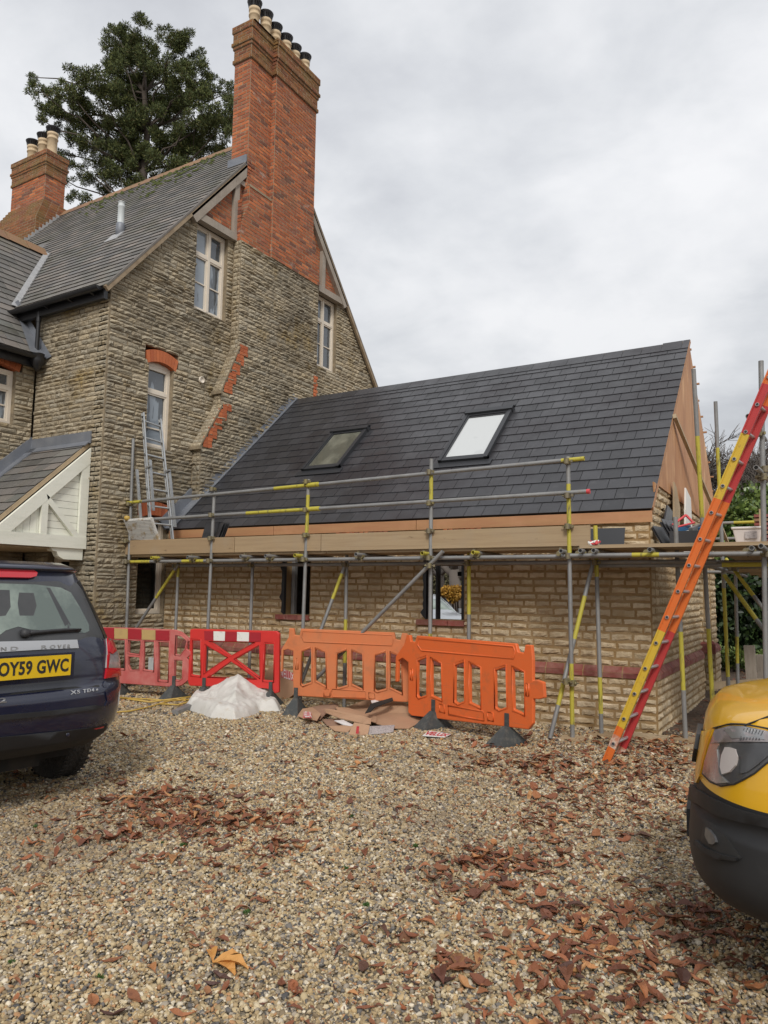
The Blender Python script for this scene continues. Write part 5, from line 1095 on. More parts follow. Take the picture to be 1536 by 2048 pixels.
# bonnet crease and wing seam on the van, wheel arch, door seam
van.patch([(1455, 1462), (1475, 1458), (1500, 1460), (1530, 1468), (1534, 1482), (1500, 1478), (1470, 1480)], .012, .004, 'lamp_chrome', m_chrome, hlo, grid=3)
van.patch([(1472, 1500), (1530, 1494), (1560, 1492), (1548, 1506), (1520, 1530), (1500, 1545), (1486, 1548), (1488, 1520)], .010, .004, 'lamp_panel', m_lampdark, hlo, grid=3)
# seats and pillar seen as darker shapes on the tinted rear glass
for q in ([(-20, 1180), (18, 1181), (20, 1215), (10, 1232), (-20, 1236)], [(40, 1186), (66, 1187), (72, 1212), (66, 1232), (38, 1232), (34, 1208)]):
    car.patch(q, .0085, .0008, 'headrest_shape', m_fog, suv, sm=False)
car.patch([(92, 1176), (99, 1177), (140, 1250), (137, 1258), (130, 1256)], .0085, .0008, 'belt_shape', m_fog, suv, sm=False)
# ================================================================== site things
def plane_uv(p0, u, n=None):
    u = nrm((u[0], u[1], 0)); w = nrm(np.cross(u, ZP)); T = basis(p0, u, ZP, w)
    def f(px, py): q = atp(px, py, p0, w)-np.array(p0); return (float(q@u), float(q[2]))
    return T, f
def crop(ox, oy, s): return lambda L_: [(ox+x/s, oy+y/s) for x, y in L_]
def bev(o, w=.008, seg=2):
    b = o.modifiers.new('bevel', 'BEVEL'); b.width = w; b.segments = seg; b.limit_method = 'ANGLE'; b.angle_limit = R(40); return o
def foot(par, p, u, h=.17):
    w = nrm(np.cross(u, ZP)); m = MB(); q = []; p = np.array(p)+w*.03
    for s1, s2, z in ((.10, .22, 0), (.095, .20, .03), (.04, .05, h), (.032, .03, h+.02)):
        q += [np.array(p)+u*x*s1+w*y*s2+ZP*z for x, y in ((-1, -1), (1, -1), (1, 1), (-1, 1))]
    m.add(q, [(4*i+k, 4*i+(k+1) % 4, 4*i+4+(k+1) % 4, 4*i+4+k) for i in range(3) for k in range(4)]+[(0, 3, 2, 1), (12, 13, 14, 15)]); m.beam(np.array(p)+ZP*h*.8, np.array(p)+ZP*(h+.15), .02, .05, u); m.build('foot', m_foot, par)
def barrier(name, label, p0, p1, mat_, outline, holes, cr, feet, thick=.045, ribs=(), lip=True, cat='barrier', group=None):
    p0 = np.array([*p0, 0.]); p1 = np.array([*p1, 0.]); u = nrm(p1-p0); T, f = plane_uv(p0, u)
    t = thing(name, (p0+p1)/2, label, cat, group)
    O_ = [f(*q) for q in cr(outline)]; H = [[f(*q) for q in cr(h)] for h in holes]
    fl = lambda L_: L_ if sum(L_[i][0]*L_[(i+1) % len(L_)][1]-L_[(i+1) % len(L_)][0]*L_[i][1] for i in range(len(L_))) > 0 else L_[::-1]
    m = MB(T); m.prism(fl(O_), -thick/2, thick/2, holes=[fl(h) for h in H]); bev(m.build('panel', mat_, t), .010, 3)
    if lip:
        for h in H:
            c = np.mean(h, 0); hh = [c+(np.array(q)-c)*1.10 for q in h]
            m = MB(T); m.path([(q[0], q[1], thick/2) for q in hh], .0085, 5, closed=True); m.build('moulded_rib', mat_, t)
    for r in ribs:
        m = MB(T); m.path([(*f(*q), thick/2) for q in cr(r)], .009, 5, closed=True); m.build('moulded_rib', mat_, t)
    for x in feet: foot(t, p0+u*x, u)
    return t, T, f, u
cA = crop(720, 960, 2.743); cB = crop(560, 1220, 5.12); cC = crop(200, 960, 2.743)
tO2, T2, f2, u2 = barrier('barrier', 'bright orange plastic barrier with a side lug, standing right of the other barriers', (-3.97, 7.84), (-2.889, 7.404), m_orange,
    [(262, 850), (280, 851), (285, 884), (308, 888), (318, 853), (862, 897), (874, 942), (905, 948), (914, 903), (948, 906), (955, 985), (955, 1100), (975, 1095), (1012, 1108), (1018, 1195), (985, 1203), (957, 1200), (955, 1335), (930, 1368), (290, 1292), (272, 1275), (272, 1000), (240, 976), (216, 990), (212, 1106), (201, 1108), (204, 965), (247, 905)],
    [[(322, 993), (372, 974), (372, 1178), (330, 1192), (320, 1180)], [(398, 982), (452, 1012), (457, 1205), (400, 1180)], [(527, 1018), (578, 998), (580, 1210), (545, 1225), (525, 1212)], [(608, 1005), (668, 1035), (670, 1246), (610, 1218)], [(748, 1045), (806, 1026), (812, 1243), (770, 1258), (750, 1245)], [(845, 1030), (908, 1060), (910, 1282), (850, 1256)]],
    cA, [.02, 1.165], ribs=[[(328, 868), (850, 912), (860, 940), (852, 978), (345, 935), (325, 905)], [(492, 1236), (685, 1268), (690, 1318), (495, 1285)], [(445, 1228), (470, 1232), (474, 1278), (445, 1270)], [(708, 1272), (738, 1276), (742, 1322), (710, 1318)], [(285, 1036), (297, 1037), (297, 1098), (285, 1096)], [(920, 1115), (935, 1117), (935, 1185), (920, 1183)]])
tO1, T1, f1, u1 = barrier('barrier', 'faded orange plastic barrier between the red cross barrier and the bright orange one', tuple(at(590, 1394, 'Z', .2)[:2]), tuple(at(820, 1404, 'Z', .2)[:2]), m_orange_old,
    [(98, 185), (152, 188), (158, 255), (205, 260), (218, 190), (1175, 229), (1188, 300), (1235, 308), (1250, 235), (1310, 240), (1315, 400), (1322, 935), (1300, 942), (165, 878), (142, 850), (137, 700), (138, 420), (85, 400), (40, 415), (30, 630), (12, 632), (20, 400), (92, 280)],
    [[(228, 430), (308, 396), (326, 400), (325, 733), (240, 766), (222, 748)], [(372, 400), (470, 440), (475, 778), (370, 720)], [(590, 450), (678, 414), (692, 422), (695, 765), (600, 793), (585, 780)], [(742, 420), (848, 460), (850, 808), (740, 755)], [(978, 468), (1073, 436), (1090, 447), (1090, 800), (1000, 826), (975, 810)], [(1135, 440), (1240, 480), (1250, 848), (1130, 790)]],
    cB, [.02, 1.6], ribs=[[(240, 215), (1150, 255), (1165, 300), (1150, 362), (250, 322), (228, 270)], [(540, 805), (880, 828), (884, 900), (545, 885), (532, 845)], [(455, 805), (515, 808), (518, 880), (455, 880)], [(912, 840), (972, 842), (976, 905), (915, 902)], [(165, 495), (190, 495), (190, 605), (165, 605)]])
tX, TX_, fX, uX = barrier('barrier', 'red cross-braced barrier with red and white reflective band behind the white sack', tuple(at(380, 1372, 'Z', .19)[:2]), tuple(at(555, 1384, 'Z', .19)[:2]), m_red,
    [(500, 820), (515, 816), (972, 828), (988, 842), (985, 1165), (960, 1170), (950, 1148), (900, 1142), (495, 1128), (488, 1110)],
    [[(508, 880), (556, 882), (556, 1072), (506, 1066)], [(612, 886), (845, 892), (722, 962)], [(584, 908), (698, 974), (578, 1056)], [(876, 908), (878, 1080), (748, 982)], [(722, 996), (852, 1088), (606, 1078)], [(908, 900), (958, 902), (955, 1100), (900, 1096)]],
    cC, [.25, 1.3], lip=True, ribs=[])
for q, mt in (([(578, 828), (628, 829), (628, 879), (580, 877)], m_refl_r), ([(629, 829), (692, 831), (690, 882), (629, 880)], m_refl_w), ([(693, 831), (757, 833), (755, 883), (691, 882)], m_refl_r), ([(758, 833), (823, 835), (822, 885), (757, 883)], m_refl_w), ([(824, 835), (888, 837), (886, 886), (823, 885)], m_refl_r)):
    m = MB(TX_); m.prism([fX(*a) for a in cC(q)][::-1], .023, .028); m.build('reflective_panel', mt, tX)
cD = crop(0, 1100, 3.84)
tR, TR_, fR, uR = barrier('barrier', 'faded pinkish red barrier with yellow and red band, left of the other barriers', tuple(at(215, 1362, 'Z', .19)[:2]), tuple(at(376, 1372, 'Z', .19)[:2]), m_pink,
    [(740, 592), (1050, 598), (1350, 612), (1400, 630), (1460, 680), (1466, 700), (1445, 700), (1440, 760), (1470, 780), (1468, 805), (1440, 830), (1455, 850), (1450, 1000), (1400, 1040), (1330, 1052), (740, 1010)],
    [[(860, 690), (965, 694), (962, 910), (860, 905)], [(998, 696), (1085, 700), (1075, 800), (995, 790)], [(995, 820), (1078, 826), (1072, 918), (1010, 920), (992, 880)], [(1112, 702), (1190, 706), (1185, 925), (1110, 915)], [(1222, 708), (1305, 712), (1295, 1000), (1225, 995)], [(1360, 660), (1400, 665), (1440, 700), (1425, 760), (1390, 805), (1355, 800)], [(1352, 850), (1410, 850), (1405, 985), (1375, 1000), (1348, 990)]],
    cD, [.2, 1.15], lip=True)
for q, mt in (([(780, 596), (885, 598), (885, 680), (780, 676)], m_refl_r), ([(887, 600), (990, 604), (990, 682), (887, 680)], m_refl_y), ([(992, 604), (1095, 610), (1095, 686), (992, 683)], m_refl_r), ([(1097, 610), (1202, 616), (1202, 690), (1097, 687)], m_refl_y), ([(1204, 616), (1308, 620), (1308, 696), (1204, 691)], m_refl_r)):
    m = MB(TR_); m.prism([fR(*a) for a in cD(q)][::-1], .023, .028); m.build('reflective_panel', mt, tR)
# ------------------------------------------------------------------ white sack
def cloth(outline, hf, name, mt, step=.03, label=None, cat=None, z0=.0):
    vs, fs = cdt(outline, grid=step); from_edge = []
    A = np.array(outline); B = np.roll(A, -1, 0)
    V = []
    for x, y in vs:
        p = np.array([x, y]); d = B-A; t = np.clip(((p-A)*d).sum(1)/(d*d).sum(1), 0, 1); e = np.hypot(*((A+d*t[:, None])-p).T).min()
        V.append((x, y, hf(x, y, e)+z0))
    m = MB(); m.add(V, fs, 0, True); return m.build(name, mt, None, label=label, cat=cat)
def G(px, py): q = at(px, py, 'Z', 0); return (float(q[0]), float(q[1]))
from mathutils import noise as mn
def fold(x, y, s): return abs(mn.noise(Vector((x*s, y*s, 1.3))))+.5*abs(mn.noise(Vector((x*s*2.3, y*s*2.1, 4))))
bo = [G(*p) for p in ((368, 1418), (380, 1400), (440, 1395), (500, 1398), (545, 1395), (563, 1418), (560, 1424), (520, 1425), (500, 1434), (470, 1441), (420, 1437))]
bc_ = np.mean(bo, 0); bo = [tuple(bc_+(np.array(p)-bc_)*np.array([1.0, 1.0])) for p in bo]
pkx = np.array(G(474, 1412))
rg = []
for ln in ([((372, 1416), .05), ((395, 1412), .17), ((425, 1408), .26), ((452, 1408), .38), ((474, 1410), .48), ((488, 1412), .34), ((510, 1410), .27), ((535, 1406), .28), ((552, 1408), .25), ((562, 1416), .09)],
           [((474, 1410), .46), ((468, 1424), .30), ((478, 1438), .10)], [((425, 1408), .25), ((412, 1425), .15), ((400, 1434), .05)], [((452, 1408), .36), ((445, 1420), .2), ((436, 1436), .06)], [((535, 1406), .27), ((520, 1418), .2), ((512, 1428), .07)], [((440, 1398), .3), ((415, 1400), .2), ((390, 1400), .1)]):
    for (a_, ha), (b_, hb_) in zip(ln, ln[1:]): rg.append((G(*a_), ha, G(*b_), hb_))
def hb(x, y, e):
    h = 0; p = np.array([x, y])
    for a_, ha, b_, hb_ in rg:
        a_ = np.array(a_); d = np.array(b_)-a_; t = float(np.clip((p-a_)@d/(d@d), 0, 1)); q = float(np.linalg.norm(p-a_-d*t)); v = (ha+(hb_-ha)*t)*.88-q*.85; h = math.log(math.exp(h*22)+math.exp(v*22))/22
    h = max(h, .17); h = h*.93-.05*fold(x*1.5, y, 4); k = min(1, e/.13); k = k*(2-k)
    return h*k+.008
cloth(bo, hb, 'sack', m_bag, .018, 'crumpled white woven sack heaped on the gravel before the red barriers', 'sack')
# ------------------------------------------------------------------ flattened cardboard
def sheet(pts, zs, name, mt, par, th=.007):
    """polygon traced on the ground, each corner with its own height"""
    P3 = [np.array([*at(x, y, 'Z', z)[:2], z]) for (x, y), z in zip(pts, zs)]
    c = sum(P3)/len(P3); c[2] += .012; m = MB(); n = len(P3)
    V = P3+[c]+[p-ZP*th for p in P3]+[c-ZP*th]
    m.add(V, [(i, (i+1) % n, n) for i in range(n)]+[((i+1) % n+n+1, i+n+1, 2*n+1) for i in range(n)]+[(i, i+n+1, (i+1) % n+n+1, (i+1) % n) for i in range(n)]); return m.build(name, mt, par)
cd = thing('cardboard_boxes', at(730, 1440, 'Z', 0), 'torn flattened brown cardboard boxes with red print lying before the orange barriers', 'cardboard')
k5 = crop(560, 1220, 5.12)
def sh(L_, z, n, mt, par=cd): return sheet(k5(L_), z if hasattr(z, '__len__') else [z]*len(L_), n, mt, par)
sh([(660, 1000), (860, 925), (1160, 890), (1290, 960), (1480, 1060), (1430, 1150), (1320, 1210), (1180, 1210), (980, 1160), (800, 1100)], [.05, .12, .20, .16, .06, .03, .02, .03, .05, .06], 'box_panel', m_card)
sh([(200, 1070), (290, 1000), (430, 970), (590, 955), (600, 1000), (470, 1060), (420, 1110), (370, 1135), (230, 1110)], [.02, .07, .10, .12, .08, .08, .05, .02, .01], 'box_panel', m_cardin)
sh([(180, 1080), (230, 1010), (330, 995), (420, 1060), (380, 1130), (240, 1110)], [.05, .09, .10, .10, .05, .03], 'box_flap', m_card)
sh([(450, 1010), (560, 1020), (850, 1085), (935, 1115), (930, 1165), (850, 1160), (600, 1100), (470, 1050)], [.14, .14, .12, .10, .06, .06, .09, .1], 'box_flap', m_card)
sh([(855, 1085), (935, 1112), (930, 1166), (850, 1162)], [.125, .105, .065, .065], 'box_end', m_card)
sh([(500, 1190), (640, 1180), (750, 1190), (690, 1250), (560, 1235)], [.05, .08, .08, .02, .02], 'box_flap', m_card)
sh([(430, 1120), (560, 1115), (640, 1170), (600, 1195), (480, 1180)], .035, 'box_panel', m_cardin)
sh([(555, 1130), (650, 1125), (750, 1175), (730, 1190), (640, 1170)], .075, 'paper_insert', m_cardwhite)
sh([(700, 1270), (760, 1150), (920, 1180), (900, 1270), (800, 1282)], [.02, .12, .10, .02, .015], 'box_end', m_card)
sh([(905, 1270), (920, 1190), (1175, 1175), (1160, 1245), (1000, 1265)], [.02, .07, .06, .02, .02], 'printed_label', m_greyprint)
sh([(870, 1055), (930, 960), (1150, 895), (1160, 925), (960, 1000), (930, 1040)], [.16, .22, .25, .24, .2, .17], 'torn_flap', m_underbody)
sh([(930, 925), (1000, 915), (1010, 935), (940, 950)], [.20]*4, 'white_label', m_cardwhite)
sh([(570, 990), (700, 1000), (990, 1090), (985, 1150), (800, 1110), (580, 1020)], [.10, .10, .09, .07, .08, .08], 'box_panel', m_card)
def onground(c, z, n, mt, txt, tmt):
    P_ = [at(*k5([q])[0], 'Z', z) for q in c]; m = MB(); m.add(P_+[p-ZP*.004 for p in P_], [(0, 1, 2, 3), (7, 6, 5, 4), (0, 4, 5, 1), (1, 5, 6, 2), (2, 6, 7, 3), (3, 7, 4, 0)]); o = m.build(n, mt, cd)
    if txt: text(txt, 1, tmt, 'lettering', o, lambda u, v, e: (P_[0]*(1-u)+P_[1]*u)*(1-v)+(P_[3]*(1-u)+P_[2]*u)*v+ZP*(e+.002) if True else 0, .001, .02)
onground([(235, 1098), (325, 1102), (318, 1045), (245, 1040)], .105, 'red_print', m_cardred, 'VELUX', m_cardwhite)
onground([(775, 1262), (805, 1262), (812, 1190), (785, 1190)], .115, 'red_print', m_cardred, None, m_cardwhite)
# box behind the faded barrier
bx = thing('cardboard_box', (-6.9, 8.55, 0), 'brown cardboard box with red printed corner leaning behind the barriers', 'box')
Tb, fb = plane_uv((-7.2, 8.62, 0), (1, .05, 0)); m = MB(Tb); q = [fb(*a) for a in ((528, 1400), (530, 1345), (545, 1330), (590, 1355), (592, 1385), (575, 1398))][::-1]; m.prism(q, -.12, 0); m.build('box_panel', m_card, bx)
q4 = [fb(*a) for a in ((562, 1354), (588, 1362), (588, 1347), (562, 1336))]; m = MB(Tb); m.prism(q4, .001, .004); rp2 = m.build('red_print', m_cardred, bx)
text('VELUX', 1, m_cardwhite, 'lettering', rp2, lambda u, v, e: (Tb@np.array([*(np.array(q4[0])*(1-u)*(1-v)+np.array(q4[1])*u*(1-v)+np.array(q4[2])*u*v+np.array(q4[3])*(1-u)*v), .004+e, 1]))[:3], .001, .01)
# printed card on the gravel
P_ = [at(*p, 'Z', .03) for p in ((845, 1471), (890, 1474), (902, 1468), (858, 1461))]; m = MB(); m.add(P_+[p-ZP*.006 for p in P_], [(0, 1, 2, 3), (7, 6, 5, 4), (0, 4, 5, 1), (1, 5, 6, 2), (2, 6, 7, 3), (3, 7, 4, 0)])
fl_ = thing('printed_card', P_[0], 'white card with red lettering on the gravel by the rubber foot', 'card'); m.build('card', m_cardwhite, fl_)
text('VELUX', 1, m_cardred, 'lettering', fl_, lambda u, v, e: (P_[0]*(1-u)+P_[1]*u)*(.85-.7*(v))+(P_[3]*(1-u)+P_[2]*u)*(.15+.7*v)+ZP*(.002+e), .001, .03)
# hose, grey gutter offcut, tag
m = MB(); hp = [(205, 1425), (260, 1423), (300, 1412), (340, 1402), (380, 1398), (395, 1392), (350, 1396), (300, 1405), (250, 1396), (232, 1394), (300, 1402), (350, 1398), (372, 1400)]
m.path([np.array([*at(x, y, 'Z', .03)[:2], .02+.015*(i % 2)]) for i, (x, y) in enumerate(hp)], .011, 6); m.path([np.array([*at(x, y, 'Z', .02)[:2], .035]) for x, y in ((240, 1398), (290, 1400), (330, 1403), (360, 1398), (385, 1404), (355, 1412), (318, 1410))], .011, 6)
m.build('hose', m_hose, None, label='thin yellow hose coiled loosely on the gravel behind the blue car', cat='hose')
m = MB(); a = at(350, 1425, 'Z', .03); b = at(385, 1410, 'Z', .05); m.beam(a, b, .09, .05); m.build('offcut', m_galv, None, label='grey pipe offcut lying at the left end of the white sack', cat='offcut')
m = MB(); q = at(302, 1325, 'Y', 8.5); m.box((q[0]-.06, q[1], q[2]-.13), (q[0]+.06, q[1]+.02, q[2]+.08)); m.tube(q, at(310, 1285, 'Y', 8.45), .003, 4)
m.build('scaffold_tag', m_pipe_w, None, label='pale tag hanging from the scaffold behind the pinkish barrier', cat='tag')
# ------------------------------------------------------------------ fibreglass ladder
def ladder(name, label, f0, t0, f1_, t1_, segsL, segsR, mts, sec, rung_gap=.25, holes=True, thick=.035, rw=.085):
    t = thing(name, (np.array(f0)+np.array(f1_))/2, label, 'ladder'); f0, t0, f1_, t1_ = map(lambda a: np.array(a, float), (f0, t0, f1_, t1_))
    sd = nrm(f1_-f0)
    for a, b, sg in ((f0, t0, segsL), (f1_, t1_, segsR)):
        m = MB(); d = nrm(b-a); w = nrm(np.cross(sd, d)); 
        for s0, s1, k in sg:
            p, q = a+(b-a)*s0, a+(b-a)*s1
            m.beam(p, q, thick*.35, rw, w, k); m.beam(p+w*rw*.46+sd*0, q+w*rw*.46, thick, .012, w, k); m.beam(p-w*rw*.46, q-w*rw*.46, thick, .012, w, k)
        m.build('ladder_rail', mts, t)
    L_ = np.linalg.norm(t0-f0); n = int(L_/rung_gap)
    for k in range(n):
        s = (k+.75)*rung_gap/L_; p = f0+(t0-f0)*s; q = f1_+(t1_-f1_)*s; m = MB(); e = nrm(q-p); m.tube(p-e*.022, q+e*.025, .016, 10, hollow=.03); m.build('rung', m_alu, t)
    return t
A0 = at(1212, 1524, 'Z', 0); B0 = A0+np.array([.035, .38, 0]); up = at(1540, 752, 'Y', A0[1]); dL = up-A0; A1 = A0+dL*1.12; B1 = B0+dL*1.12+np.array([0, -.13, 0])
def yfrac(y): return float(np.interp(y, [752, 1524], [1, 0]))*.893
fy_ = lambda ys: [(a, b, k) for a, b, k in ys]
sL = [(0, .035, 0), (.035, .065, 3), (.065, .085, 0), (.085, .315, 1), (.315, .62, 0), (.62, .765, 1), (.765, .875, 2), (.875, 1, 0)]
sR = [(0, .02, 3), (.02, .31, 2), (.31, .62, 0), (.62, .84, 2), (.84, 1, 0)]
lad = ladder('ladder', 'long orange, yellow and red ladder leaning up to the right end of the scaffold', A0, A1, B0, B1, sL, sR, [m_ladder_o, m_ladder_y, m_ladder_r, m_ladder_w], None, .255, rw=.064, thick=.03)
hm = MB(); d = nrm(A1-A0)
L_ = np.linalg.norm(A1-A0)
for k in range(int(L_/.255)):
    p = A0+d*((k+.75)*.255)-np.array([0, .012, 0]); hm = MB(); hm.tube(p, p-np.array([0, .008, 0]), .012, 10); hm.build('rung_end', m_blackp, lad)
# aluminium ladder
a0, a1 = np.array([-9.08, 8.16, 2.08]), np.array([-9.40, 8.12, 4.36]); b0, b1 = np.array([-8.98, 8.52, 2.08]), np.array([-9.41, 8.49, 4.33])
al = ladder('aluminium_ladder', 'silver aluminium ladder standing on the platform against the old stone gable', a0, a1, b0, b1, [(0, 1, 0)], [(0, 1, 0)], [m_alu], None, .28, rw=.06, thick=.025)
for p, q, s0, s1 in ((a0, a1, .3, .66), (b0, b1, .2, .62)):
    m = MB(); o_ = np.array([.06, .03, 0]); m.beam(p+(q-p)*s0+o_, p+(q-p)*s1+o_, .02, .05, (0, 1, 0)); m.build('inner_rail', m_alu, al)
for p, q in ((a0, a1), (b0, b1)):
    m = MB(); c = p+(q-p)*.6; m.beam(c, c+np.array([.1, .0, .03]), .05, .03); m.build('ladder_hook', m_galv, al); m = MB(); c = q-np.array([0, 0, .07]); m.tube(c, c+np.array([.04, 0, 0]), .02, 8); m.build('end_cap', m_blackp, al)
m = MB(); c = np.array([-9.16, 8.06, 2.08]); m.beam(c, c+np.array([-.27, .02, 1.35]), .02, .05, (0, 1, 0)); m.build('ladder_rail', m_alu, al)
# louvred panel with rust
lv = thing('louvred_panel', at(275, 1085, 'Y', 8.28), 'white rusty louvred panel propped on the platform at its left end', 'panel')
c4 = [at(*p, 'Y', y) for p, y in (((262, 1079), 8.06), ((318, 1081), 8.06), ((303, 1036), 7.90), ((247, 1040), 7.90))]
def lerp4(u, v, w): n_ = nrm(np.cross(c4[1]-c4[0], c4[3]-c4[0])); return (c4[0]*(1-u)+c4[1]*u)*(1-v)+(c4[3]*(1-u)+c4[2]*u)*v+n_*w
m = MB()
def slab4(m, u0, u1, v0, v1, w0, w1): q = [lerp4(u, v, w) for w in (w0, w1) for u, v in ((u0, v0), (u1, v0), (u1, v1), (u0, v1))]; m.add(q, [(0, 3, 2, 1), (4, 5, 6, 7), (0, 1, 5, 4), (1, 2, 6, 5), (2, 3, 7, 6), (3, 0, 4, 7)])
m_rusty = mk('rusty_white_metal', (.62, .61, .58), rough=.6, layers=[('n', 9, .52, .66, (.36, .24, .08), .8), ('n', 22, .58, .68, (.20, .10, .06), .8)])
slab4(m, 0, 1, 0, 1, -.03, 0); m.build('panel_back', m_rusty, lv)
for k in range(15): m = MB(); slab4(m, .03, .97, .03+k*.064, .03+k*.064+.04, 0, .014); m.build('louvre', m_rusty, lv)
m = MB(); p = at(254, 1036, 'Y', 7.90); m.lathe(p, [(.03, -.04), (.05, 0), (.035, .03), (.01, .035)], 10); m.build('sponge', m_hose, None, label='small orange-yellow lump on top of the rusty louvred panel', cat='sponge')
# ------------------------------------------------------------------ loose slates on the platform
def slab3(name, p, q, r_, n, label, group=None, mt=m_slate_new, lean=.35, sp=.02, h=.3, w=.25, yaw=0):
    p = np.array(p, float)
    for k in range(n):
        m = MB(); u = np.array([math.cos(yaw), math.sin(yaw), 0]); v = nrm(np.array([-math.sin(yaw)*lean, math.cos(yaw)*lean, 1])); o_ = p-np.array([-math.sin(yaw), math.cos(yaw), 0])*sp*k+u*.02*(k % 3)
        nn = np.cross(u, v); T = basis(o_, u, v, nn); m.T = T; m.box((0, 0, 0), (w, h, .006)); ob = m.build(name, mt, None, label=label[k] if isinstance(label, (list, tuple)) else label, cat='slate', group=group)
sp_ = at(405, 1075, 'Y', 8.3); sp_[2] = 2.08
slab3('loose_slate', sp_, 0, 0, 5, 'dark roofing slates stacked upright behind the toe board near the left end', 'slates stacked behind the toe board', h=.50, w=.28, lean=.3, sp=.025)
sp_ = at(428, 1075, 'Y', 8.3); sp_[2] = 2.08
slab3('loose_slate', sp_, 0, 0, 4, 'dark roofing slates stacked upright behind the toe board near the left end', 'slates stacked behind the toe board', h=.48, w=.25, lean=.35, sp=.03, yaw=-.5)
sp_ = at(1158, 1088, 'Y', 8.72); sp_[2] = 2.06
slab3('loose_slate', sp_, 0, 0, 2, 'grey slates leaning on the wall just right of the toe board end', 'slates leaning by the toe board end', h=.27, w=.50, lean=.35, sp=.02, mt=m_slatey)
for i, (x, y, h) in enumerate(((1305, 1088, .30), (1309, 1088, .31), (1328, 1088, .36), (1334, 1088, .40), (1340, 1088, .36), (1346, 1088, .33))):
    o_ = at(x, y, 'Y', 8.9); o_[2] = 2.07; u = nrm((.25, .95, 0)); v = nrm((-.55, .15, 1)); m = MB(basis(o_+np.array([.12, 0, 0]), u, v, np.cross(u, v))); m.box((0, 0, 0), (.3, h, .006)); m.build('loose_slate', m_slate_new, None, label='dark slates leaning on the stone gable corner above the platform', cat='slate', group='slates leaning at the gable corner')
# crate of tools, red tools, buckets, boards
cr_ = thing('tool_crate', at(1385, 1087, 'Y', 9.0), 'black crate of red and blue tools on the platform behind the ladder', 'crate')
c = at(1385, 1087, 'Y', 9.05); x, y = c[0], c[1]
m = MB(); 
for b in (((x-.22, y-.15, 2.07), (x+.2, y-.14, 2.27)), ((x-.22, y+.14, 2.07), (x+.2, y+.15, 2.27)), ((x-.22, y-.14, 2.07), (x-.21, y+.14, 2.27)), ((x+.19, y-.14, 2.07), (x+.2, y+.14, 2.27)), ((x-.22, y-.15, 2.065), (x+.2, y+.15, 2.08))): m.box(*b)
m.build('crate_body', m_blackp, cr_)
for i, (dx_, mt) in enumerate(((-.15, m_bluep), (0, m_galv), (.1, m_bluep), (.15, m_redtape))):
    m = MB(); m.beam((x+dx_, y-.1, 2.28), (x+dx_+.1, y+.12, 2.33+.02*i), .05, .05); m.build('tool', mt, cr_)
p = at(1345, 1050, 'Y', 9.0); q = at(1372, 1030, 'Y', 9.1); m = MB(); m.tube(p, q, .014, 8); m.tube(at(1350, 1055, 'Y', 9), at(1390, 1045, 'Y', 9.1), .012, 8); m.tube(q, q+np.array([.08, 0, -.1]), .014, 8)
m.build('red_handle', m_redtape, None, label='red tool handles resting against the slates by the stone gable', cat='tool')
m = MB(TX(EX+.06)); m.prism([(9.95, 2.2), (10.3, 2.15), (10.45, 2.7), (10.2, 2.95), (10.05, 3.0)], 0, .02); m.build('board_offcut', m_timber, None, label='splintered plywood offcut propped on the gable under the plywood sheet', cat='board')
m = MB(TX(EX+.10)); m.prism([(10.5, 2.1), (11.2, 2.05), (11.1, 2.9), (10.7, 3.0)], 0, .02); m.build('white_board', m_refl_w, None, label='white sheet propped on the gable behind the scaffold pole', cat='board')
m = MB(TX(EX+.05)); m.prism([(9.3, 2.35), (9.75, 2.3), (9.95, 2.6), (9.6, 2.65)], 0, .02); m.build('slate_piece', m_slate_new, None, label='broken black slate lying against the stone gable', cat='slate')
# prop timber across the plywood
m = MB(); m.beam(at(1349, 832, 'X', EX+.06), at(1455, 1085, 'Y', 13.3), .045, .07, (0, 1, 0)); m.build('timber_prop', m_timber, None, label='long diagonal timber prop leaning against the plywood gable', cat='timber')
# white tub
c = at(1497, 1086, 'Y', 8.35); c[2] = 2.075
tub = thing('tub', c, 'white square plastic tub with lid standing on the platform right of the ladder', 'tub')
m = MB(); s0, s1 = .10, .125
for z0, z1, a, b in ((0, .14, s0, s1), (.14, .165, s1+.012, s1+.012)):
    q = [(c[0]+sx*w_*1.05, c[1]+sy*w_, c[2]+z) for z, w_ in ((z0, a), (z1, b)) for sx, sy in ((-1, -1), (1, -1), (1, 1), (-1, 1))]; m.add(q, [(0, 3, 2, 1), (4, 5, 6, 7), (0, 1, 5, 4), (1, 2, 6, 5), (2, 3, 7, 6), (3, 0, 4, 7)])
bev(m.build('tub_body', m_tub, tub), .01, 2)
m = MB(); m.box((c[0]-.02, c[1]-.125, c[2]+.045), (c[0]+.09, c[1]-.117, c[2]+.115)); m.build('tub_label', m_greyprint, tub)
# bricks stacked on the platform corner
bsv = brickv(3, 1.0)
for i in range(8):
    o_ = at(1497, 1075, 'Y', 8.9); x = o_[0]+.06+.0*(i % 2); z = 2.08+(i)*.045; m = MB(); m.box((x, 8.9, z), (x+.36, 9.15, z+.03)); m.build('roof_tile', m_brick_dark if i % 3 else m_tile, None, label='brown roof tiles stacked at the right end of the platform', cat='tile', group='tiles stacked on the platform')
m = MB(); o_ = at(1520, 1080, 'Y', 8.3); m.box((o_[0], 8.3, 2.07), (o_[0]+.035, 8.5, 2.42)); m.build('upright_board', m_timber, None, label='short upright board beside the white tub', cat='board')
